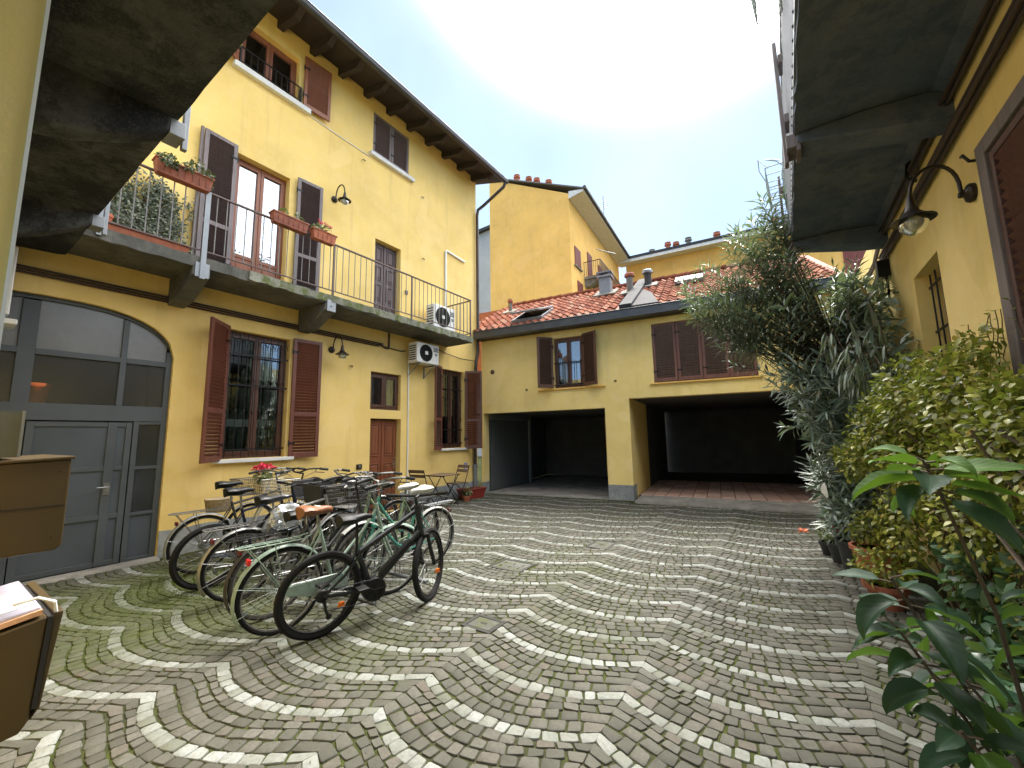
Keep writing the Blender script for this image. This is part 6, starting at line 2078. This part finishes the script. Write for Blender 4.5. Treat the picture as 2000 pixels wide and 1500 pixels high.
# ================================================================== BISTRO SET, PLANTER
def bistro_chair(x, y, rot, label):
    t = thing("folding_chair", label, "folding chair", (x, y, 0), "bistro chairs", rot=(0, 0, rot))
    for k in range(5):
        mb = MB(); mb.box(-.19, .19, -.18 + k * .075, -.18 + k * .075 + .062, .45, .465); mb.build("seat_slat", TABLEWOOD, t)
    mb = MB()
    for s in (-1, 1):
        mb.tube([(s * .20, .26, .0), (s * .20, -.05, .40), (s * .20, -.22, .86)], .010, 6); mb.tube([(s * .175, -.26, 0), (s * .175, .17, .45)], .010, 6)
    mb.tube([(-.175, -.22, .05), (.175, -.22, .05)], .007, 5); mb.tube([(-.2, .22, .05), (.2, .22, .05)], .007, 5); mb.tube([(-.19, .17, .445), (.19, .17, .445)], .009, 5); mb.tube([(-.19, -.17, .445), (.19, -.17, .445)], .009, 5)
    mb.build("folding_frame", BLACKM, t, smooth=True)
    for z in (.70, .80):
        mb = MB(); mb.hexa([(-.21, -.165 - (z - .7) * .4, z), (.21, -.165 - (z - .7) * .4, z), (.21, -.15 - (z - .7) * .4, z), (-.21, -.15 - (z - .7) * .4, z), (-.21, -.19 - (z - .7) * .4, z + .07), (.21, -.19 - (z - .7) * .4, z + .07), (.21, -.175 - (z - .7) * .4, z + .07), (-.21, -.175 - (z - .7) * .4, z + .07)])
        mb.build("back_slat", TABLEWOOD, t)
bistro_chair(-6.72, 6.42, radians(8), "brown folding bistro chair nearer the brown door")
bistro_chair(-6.78, 7.62, radians(172), "brown folding bistro chair nearer the red planter, half behind the table")
t = thing("bistro_table", "small square folding table with slatted brown top by the house wall", "table", (-6.66, 7.0, 0), rot=(0, 0, radians(3)))
for k in range(7):
    mb = MB(); mb.box(-.29, .29, -.29 + k * .084, -.29 + k * .084 + .074, .70, .715); mb.build("top_slat", TABLEWOOD, t)
mb = MB()
for s in (-1, 1):
    mb.tube([(s * .24, -.30, 0), (s * .24, .25, .69)], .010, 6); mb.tube([(s * .21, .30, 0), (s * .21, -.25, .69)], .010, 6)
    mb.tube([(-.27, s * .26, .69), (.27, s * .26, .69)], .009, 5)
mb.tube([(-.24, -.27, .04), (.24, -.27, .04)], .007, 5); mb.tube([(-.21, .27, .04), (.21, .27, .04)], .007, 5)
mb.build("folding_frame", BLACKM, t, smooth=True)
t = thing("planter_box", "red rectangular planter box on the paving at the house corner", "planter", (-6.85, 8.25, 0), rot=(0, 0, radians(-10)))
mb = MB()
mb.hexa([(-.12, -.30, 0), (.12, -.30, 0), (.12, .30, 0), (-.12, .30, 0), (-.16, -.36, .23), (.16, -.36, .23), (.16, .36, .23), (-.16, .36, .23)])
for (x0, x1, y0, y1) in ((-.18, .18, -.38, -.345), (-.18, .18, .345, .38), (-.18, -.145, -.345, .345), (.145, .18, -.345, .345)): mb.box(x0, x1, y0, y1, .225, .255)
mb.build("box", REDPLAN, t, bevel=.008)
mb = MB(); mb.box(-.14, .14, -.34, .34, .231, .238); mb.build("soil", SOIL, t)
t = lathe_pot((-6.62, 7.78, 0), .09, .14, TERRA, "little pot with a green plant between the chair and red planter")
specs = []; leaf_blob(specs, (-6.62, 7.78, .22), (.12, .12, .12), 90, .08, .035, r); leaf_part(t, specs, LEAF_POT, 0)
mb = MB()
for _ in range(60):
    x, y = -6.85 + r.gauss(.35, .28), 8.55 + r.gauss(.15, .16)
    add_leaf(mb, Vector((x, y, .012)), Vector((r.uniform(-1, 1), r.uniform(-1, 1), .2)), Vector((0, 0, 1)), .06, .03, .6, 1)
o = mb.build("dead_leaves", mat("dead_leaf", (.10, .075, .05), .9, .4, 30), None, kind='stuff'); o['label'] = "drift of dead leaves on the paving at the house corner"; o['category'] = "leaves"

# ================================================================== PLANTS ON THE RIGHT
r = random.Random(77)
ol = thing("oleander", "tall grey green oleander in front of the right garage", "oleander", (.55, 6.7, 0))
blobs = [((-.70, 6.55, 3.50), (.54, .5, .46), 32), ((-.12, 6.5, 4.10), (.46, .45, .62), 31), ((.15, 6.55, 3.35), (.55, .6, .65), 46), ((-.45, 6.4, 2.82), (.46, .40, .44), 28), ((.28, 6.5, 2.15), (.40, .5, .75), 62),
         ((.50, 6.4, 1.15), (.34, .45, .60), 56), ((.85, 6.6, 3.0), (.34, .6, .6), 46), ((.75, 6.3, 2.1), (.35, .5, .6), 44), ((.95, 7.4, 3.0), (.3, .6, .8), 30), ((.6, 6.2, .65), (.35, .35, .35), 28), ((.1, 6.4, 4.6), (.16, .2, .25), 6)]
specs = []
stems = MB()
trunk0 = Vector((.62, 6.75, .1))
fork_pts = [Vector((.62 + .16 * cos(q), 6.75 + .16 * sin(q), 1.0 + .25 * q)) for q in range(6)]
for i, f_ in enumerate(fork_pts):
    stems.tube([tuple(trunk0 + Vector((.05 * cos(i), .05 * sin(i), 0))), tuple(trunk0.lerp(f_, .5) + Vector((r.uniform(-.04, .04), r.uniform(-.04, .04), 0))), tuple(f_)], [.032, .026, .018], 6)
for (c, rad, n) in blobs:
    for _ in range(n):
        v = rvec(r); q = r.random() ** .4
        tip = Vector(c) + Vector((v.x * rad[0], v.y * rad[1], v.z * rad[2])) * q
        if tip.z < .3: tip.z = .3
        f_ = min(fork_pts, key=lambda p: (p - tip).length + r.uniform(0, .4))
        st = f_ if tip.z > 1.2 else trunk0
        out_d = (tip - st).normalized()
        m1 = st.lerp(tip, .5) + Vector((0, 0, .12)) * (1 if tip.z > 2 else .3) + rvec(r) * .05
        pts = []
        for k in range(9):
            u = k / 8
            pts.append((1 - u) ** 2 * st + 2 * u * (1 - u) * m1 + u * u * tip)
        up_ = (pts[-1] - pts[-2]).normalized()
        # tips turn upward
        pts.append(tip + (up_ + Vector((0, 0, .7))).normalized() * .10)
        stems.tube([tuple(p) for p in pts], [.009 - .0008 * k for k in range(10)], 4, False)
        # whorls of leaves along the outer end
        tot = .62
        L_ = 0
        path = [pts[-1]]
        for p in reversed(pts[:-1]): path.append(p)
        acc = 0
        k = 0
        pos_ = path[0].copy(); seg = 0; w_i = 0
        while acc < tot and seg < len(path) - 1:
            dvec = path[seg + 1] - path[seg]
            sl = dvec.length
            nst = max(1, int(sl / .042))
            for q2 in range(nst):
                p = path[seg] + dvec * (q2 / nst)
                axd = -dvec.normalized()
                e1 = axd.cross(Vector((.2, .3, .9))).normalized(); e2 = axd.cross(e1)
                ph0 = w_i * 1.05 + r.uniform(-.3, .3)
                spread = .55 + .55 * min(1, acc / .25)
                for q3 in range(3):
                    an = ph0 + q3 * 2 * pi / 3
                    radl = e1 * cos(an) + e2 * sin(an)
                    d = (axd * cos(spread) + radl * sin(spread) + Vector((0, 0, -.10))).normalized()
                    ln = r.uniform(.15, .25) * (.7 if acc < .05 else 1)
                    specs.append((p.copy(), d, (axd * .8 + Vector((0, 0, .5))), ln, ln * .15, r.uniform(.1, .6), 1))
                w_i += 1
                acc += sl / nst
                if acc > tot: break
            seg += 1
stems.build("branches", BARK, ol, smooth=True)
leaf_part(ol, specs, LEAF_OL, 300)
print("oleander leaves", len(specs))
lathe_pot((.62, 6.75, 0), .26, .36, TERRAD, "big terracotta tub the oleander grows in")

# dark shrub behind, filling between oleander and wall
lau = thing("laurel_bush", "dark leafy bush between the oleander and the right wall", "bush", (.95, 7.2, 0))
specs = []
for (c, rad, n) in (((.85, 7.6, 2.2), (.35, .9, 1.0), 800), ((.95, 6.0, 2.2), (.28, .6, .55), 420), ((.92, 5.6, 1.4), (.28, .6, .8), 520), ((1.0, 6.3, 3.0), (.2, .5, .35), 110)):
    leaf_blob(specs, c, rad, n, .15, .045, r, curl=.5)
stm = MB()
for q in range(9): stm.tube([(.95, 6.6 + .1 * q, 0), (.95 + r.uniform(-.1, .1), 6.2 + .2 * q, 1.2), (.9 + r.uniform(-.15, .1), 5.8 + .28 * q, 2.4)], .016, 5)
stm.build("branches", BARK, lau)
leaf_part(lau, specs, LEAF_OL, 0)

# yellow green climber on wire along the wall
cl = thing("climber", "dense yellow green climbing plant spilling from the right wall", "climbing plant", (1.0, 3.8, 0))
specs = []
for (c, rad, n) in (((.95, 3.1, 1.54), (.17, .5, .30), 1100), ((.93, 3.8, 1.76), (.20, .5, .33), 1300), ((.88, 4.5, 1.80), (.26, .5, .38), 1400), ((.74, 5.1, 1.52), (.28, .5, .40), 1300), ((.58, 5.45, 1.24), (.20, .4, .22), 520),
                    ((.92, 3.5, 1.34), (.16, .8, .26), 1000), ((.84, 4.5, 1.25), (.22, .6, .28), 900), ((.78, 4.9, .78), (.22, .5, .35), 620), ((.9, 3.9, 1.0), (.18, .6, .3), 620), ((1.0, 3.0, 1.1), (.12, .6, .3), 520), ((1.05, 3.9, 2.08), (.08, .4, .12), 160), ((.45, 5.6, 1.3), (.10, .2, .09), 70), ((1.0, 3.1, .6), (.12, .7, .35), 220), ((.95, 5.6, 1.9), (.2, .5, .3), 400)):
    leaf_blob(specs, c, rad, int(n * 1.25), .054, .028, r, curl=.5, up=.7)
vm = MB()
for q in range(44):
    y0 = r.uniform(2.3, 5.0); x0 = r.uniform(.95, 1.12)
    pts = [(x0, y0, 0)]
    for k in range(1, 8):
        pts.append((x0 - .035 * k * r.uniform(0, 1) + r.uniform(-.05, .05), y0 + r.uniform(-.12, .12) * k * .6, .22 * k))
    vm.tube(pts, r.uniform(.004, .011), 4, False)
for q in range(9):      # loose twigs reaching up the wall
    y0 = r.uniform(2.75, 4.6); z0 = 1.85
    p = Vector((1.12, y0, z0)); pts = [tuple(p)]
    for k in range(7):
        p = p + Vector((r.uniform(-.01, .01), r.uniform(-.05, .05), .06)); pts.append(tuple(p))
        specs.append((p.copy(), Vector((r.uniform(-1, -.2), r.uniform(-1, 1), .3)), Vector((0, 0, 1)), .05, .02, .4, 1))
    vm.tube(pts, .003, 3, False)
vm.build("stems", BARK, cl)
leaf_part(cl, specs, LEAF_CL, 300)
print("climber leaves", len(specs))
# the wire trellis it grows on
mb = MB()
for k in range(24): mb.tube([(1.14, 2.0 + k * .14, 0.02), (1.14, 2.0 + k * .14, 1.75)], .0035, 4, False)
for k in range(13): mb.tube([(1.142, 2.0, .05 + k * .14), (1.142, 5.25, .05 + k * .14)], .0035, 4, False)
tag(mb.build("wire_trellis", IRONBR), "rusty wire mesh trellis behind the climber stems", "trellis")
# hanging strands of a grass-like plant between oleander and climber
hg = thing("drooping_bamboo", "drooping narrow leaved plant arching below the right balcony", "plant", (.8, 5.8, 0))
specs = []; stm = MB()
for q in range(16):
    a = r.uniform(0, 2 * pi); c0 = Vector((.80, 5.75, .2))
    tip = Vector((.62 + r.uniform(-.25, .3), 5.6 + r.uniform(-.4, .5), r.uniform(2.2, 2.9)))
    pts = [c0, c0.lerp(tip, .6) + Vector((.1, .1, .3)), tip, tip + Vector((r.uniform(-.2, .05), r.uniform(-.2, .1), -.16))]
    stm.tube([tuple(p) for p in pts], .006, 4, False)
    for k in range(26):
        u = r.random()
        p = pts[1].lerp(pts[2], u) if u < .7 else pts[2].lerp(pts[3], (u - .7) / .3)
        specs.append((p, Vector((r.uniform(-.7, .4), r.uniform(-.6, .6), -.6)), Vector((0, 0, 1)), r.uniform(.16, .26), .022, .5, 2))
stm.build("canes", BARK, hg); leaf_part(hg, specs, LEAF_OL, 0)

# big leaved shrub in the foreground: each leaf its own part
sh = thing("broadleaf_shrub", "foreground shrub with large dark green pointed leaves at lower right", "shrub", (.62, 2.25, 0))
def big_leaf_mesh(curl, fold):
    mb = MB()
    n = 8
    rows_ = []
    q = Vector((0, 0, 0)); d = Vector((1, 0, 0))
    for k in range(n + 1):
        t_ = k / n
        if k:
            an = -curl * (.4 + 1.2 * t_) / n
            d = Vector((d.x * cos(an) - d.z * sin(an), 0, d.x * sin(an) + d.z * cos(an)))
            q = q + d / n
        w_ = .5 * (sin(pi * t_ ** .72) ** .95) if 0 < k < n else .004
        wav = .012 * sin(t_ * 17)
        nz = Vector((-d.z, 0, d.x))
        row = []
        for (f_, lift) in ((-1, fold), (-.5, fold * .35), (0, -.01), (.5, fold * .35), (1, fold)):
            p = q + Vector((0, f_ * w_, 0)) + nz * ((lift * w_ * 1.0) + wav * abs(f_))
            row.append(mb.p(p.x, p.y, p.z))
        rows_.append(row)
    for A, B in zip(rows_, rows_[1:]):
        for j in range(4): mb.f.append((A[j], B[j], B[j + 1], A[j + 1]))
    return mb
BIG = [big_leaf_mesh(c, f_) for c, f_ in ((.5, .12), (.9, .2), (1.2, .28), (.25, .1), (.75, .35))]
def veined(name, base, vein):
    m, t, b = nodes(name)
    tcn = t.nodes.new("ShaderNodeTexCoord")
    sp = t.nodes.new("ShaderNodeSeparateXYZ"); L(t, tcn.outputs['Object'], sp.inputs[0])
    ay = t.nodes.new("ShaderNodeMath"); ay.operation = 'ABSOLUTE'; L(t, sp.outputs[1], ay.inputs[0])
    midr = mrange(t, ay.outputs[0], .010, .028, 1, 0)
    c1 = t.nodes.new("ShaderNodeMath"); c1.operation = 'MULTIPLY_ADD'; L(t, ay.outputs[0], c1.inputs[0]); c1.inputs[1].default_value = -.9; L(t, sp.outputs[0], c1.inputs[2])
    c2 = t.nodes.new("ShaderNodeMath"); c2.operation = 'MULTIPLY'; L(t, c1.outputs[0], c2.inputs[0]); c2.inputs[1].default_value = 44
    c3 = t.nodes.new("ShaderNodeMath"); c3.operation = 'SINE'; L(t, c2.outputs[0], c3.inputs[0])
    side_ = mrange(t, c3.outputs[0], .92, 1.0, 0, .28)
    mx_ = t.nodes.new("ShaderNodeMath"); mx_.operation = 'MAXIMUM'; L(t, midr, mx_.inputs[0]); L(t, side_, mx_.inputs[1])
    oi = t.nodes.new("ShaderNodeObjectInfo")
    bc = ramp(t, oi.outputs['Random'], [(0, sc_(base, .7)), (.6, base), (1, sc_(base, 1.35))])
    bc = mix(t, mrange(t, noise(t, tcn.outputs['Object'], 5, 4), .4, .7, 0, .4), bc, sc_(base, .65))
    c = mix(t, mx_.outputs[0], bc, vein)
    L(t, c, b.inputs['Base Color'])
    b.inputs['Roughness'].default_value = .55
    b.inputs['Specular IOR Level'].default_value = .3
    bump(t, b, c3.outputs[0], .06, .004)
    tl = t.nodes.new("ShaderNodeBsdfTranslucent"); L(t, mix(t, .5, c, (.25, .45, .03)), tl.inputs[0])
    mxs = t.nodes.new("ShaderNodeMixShader"); mxs.inputs[0].default_value = .22
    L(t, b.outputs[0], mxs.inputs[1]); L(t, tl.outputs[0], mxs.inputs[2]); L(t, mxs.outputs[0], t.nodes["Material Output"].inputs[0])
    return m
V_DK = veined("large_dark_leaf", (.016, .048, .027), (.035, .08, .04)); V_LT = veined("large_young_leaf", (.065, .15, .02), (.11, .2, .045))
BIGM = [[b_.mesh("large_leaf", m_, smooth=True) for b_ in BIG] for m_ in (V_DK, V_LT)]
stm = MB()
root = Vector((.66, 2.3, 0))
def big_leaf(p, d, ln, wd, young=0, roll=0.0):
    x = Vector(d).normalized(); y = Vector((0, 0, 1)).cross(x)
    if y.length < .05: y = Vector((0, 1, 0))
    y.normalize(); z = x.cross(y)
    M_ = Matrix((x, y, z)).transposed().to_4x4() @ Matrix.Rotation(roll, 4, 'X') @ Matrix.Diagonal((ln, wd, ln, 1))
    M_.translation = Vector(p) - Vector(BASE[sh.name])
    o = bpy.data.objects.new("large_leaf", r.choice(BIGM[young])); COL.objects.link(o); o.parent = sh; o.matrix_local = M_
def rosette(stem_pts, n, tilt, ln, wd, young_frac, spread=0.22, start=0.0):
    pts = [Vector(p) for p in stem_pts]
    stm.tube([tuple(p) for p in pts], [.0085 - .0015 * min(4, k) for k in range(len(pts))], 6)
    for k in range(n):
        u = k / max(1, n - 1)
        p = pts[-1].lerp(pts[-2], u * spread / max(.05, (pts[-1] - pts[-2]).length))
        an = start + k * 2.4 + r.uniform(-.25, .25)
        el = tilt[0] + (tilt[1] - tilt[0]) * u + r.uniform(-.15, .15)
        d = Vector((cos(an) * cos(el), sin(an) * cos(el), sin(el)))
        pet = p + d * .04
        stm.tube([tuple(p), tuple(pet)], .004, 4)
        k_ = r.uniform(.75, 1.15) * (.65 + .35 * min(1, u * 2.5))
        big_leaf(pet, d, ln * k_, wd * k_, 1 if r.random() < young_frac * (1.4 - u) else 0, r.uniform(-.5, .5))
rosette([root, (.50, 2.25, .4), (.28, 2.2, .80)], 16, (.5, -.5), .215, .092, .16, .30, 2.2)
rosette([root, (.46, 2.3, .6), (.27, 2.12, 1.0)], 11, (.3, -.4), .215, .092, .10, .24, .6)
rosette([root, (.55, 2.2, .9), (.42, 2.08, 1.36), (.39, 2.05, 1.44)], 15, (.35, -.35), .21, .088, .75, .14, 2.8)
rosette([root, (.54, 2.15, .3), (.38, 2.0, .58)], 15, (.3, -.7), .22, .095, .06, .28, 4.0)
rosette([root, (.72, 2.3, .5), (.75, 2.35, .95)], 10, (.4, -.3), .215, .092, .06, .3, 1.0)
rosette([root, (.60, 2.5, .4), (.45, 2.55, .62)], 9, (.2, -.6), .215, .092, .06, .25, 3.0)
stm.build("stems", BARK, sh, smooth=True)
# low dark ground planting along the wall
bed = thing("low_shrub", "low dark bushy planting at the foot of the right wall", "shrub", (.85, 2.6, 0))
specs = []
for (c, rad, n) in (((.85, 2.2, .32), (.28, .5, .32), 420), ((.90, 2.9, .30), (.25, .5, .3), 320), ((.68, 1.7, .18), (.2, .3, .16), 220), ((.9, 3.8, .25), (.2, .5, .25), 240), ((1.0, 2.9, .75), (.14, .7, .4), 420), ((1.0, 2.2, .8), (.14, .5, .45), 420), ((.95, 3.9, .6), (.16, .6, .3), 300)):
    leaf_blob(specs, c, rad, n, .09, .05, r)
leaf_part(bed, specs, LEAF_BIG, 0)

# pots standing along the planting
def potted(loc, rt, h, mt, label, blob, n, ln, wd, lm, petals=None):
    t = lathe_pot(loc, rt, h, mt, label)
    specs = []
    c = Vector(loc) + Vector((0, 0, h))
    leaf_blob(specs, c + Vector((0, 0, blob[2] * .9)), blob, n, ln, wd, r)
    leaf_part(t, specs, lm, 0)
    if petals:
        mb = MB()
        for q in petals[1]: flower_head(mb, c + Vector(q), petals[2], 18, r)
        mb.build("flowers", petals[0], t)
    return t
potted((.40, 6.35, 0), .13, .22, POTBLK, "small black pot with pink flower, farthest of the pot row", (.13, .13, .13), 140, .06, .03, LEAF_POT, (FLOWERP, [(-.05, -.1, .2), (0, -.12, .16)], .045))
potted((.50, 5.92, 0), .17, .36, POTBLK, "tall black plastic pot with bushy green plant in the pot row", (.28, .26, .30), 420, .085, .025, LEAF_OL)
potted((.62, 5.52, 0), .20, .40, TERRA, "large terracotta pot with thick orange rim in the pot row", (.20, .20, .20), 260, .06, .035, LEAF_CL)
potted((.60, 4.98, 0), .15, .20, TERRAD, "low terracotta pot with pale speckled leaves nearest the shrub", (.24, .24, .16), 380, .055, .03, LEAF_CL)
t = potted((.30, 6.68, 0), .10, .16, POTBLK, "little dark pot whose single apricot rose leans out over the paving", (.10, .10, .12), 90, .05, .025, LEAF_POT, (FLOWERO, [(-.25, -.18, .12)], .06))
mb = MB(); mb.tube([(.30, 6.68, .15), (.20, 6.62, .27), (.06, 6.51, .28)], .004, 5); mb.build("flower_stem", LEAF_POT, t)
mb = MB(); b0 = Vector((.30, 6.0, .78))
add_leaf(mb, b0, Vector((-.2, -.4, .9)), Vector((-.8, -.5, .2)), .2, .13, .3, 3)
tag(mb.build("pale_leaf", WHITEPVC), "single large pale leaf standing out below the oleander", "leaf")
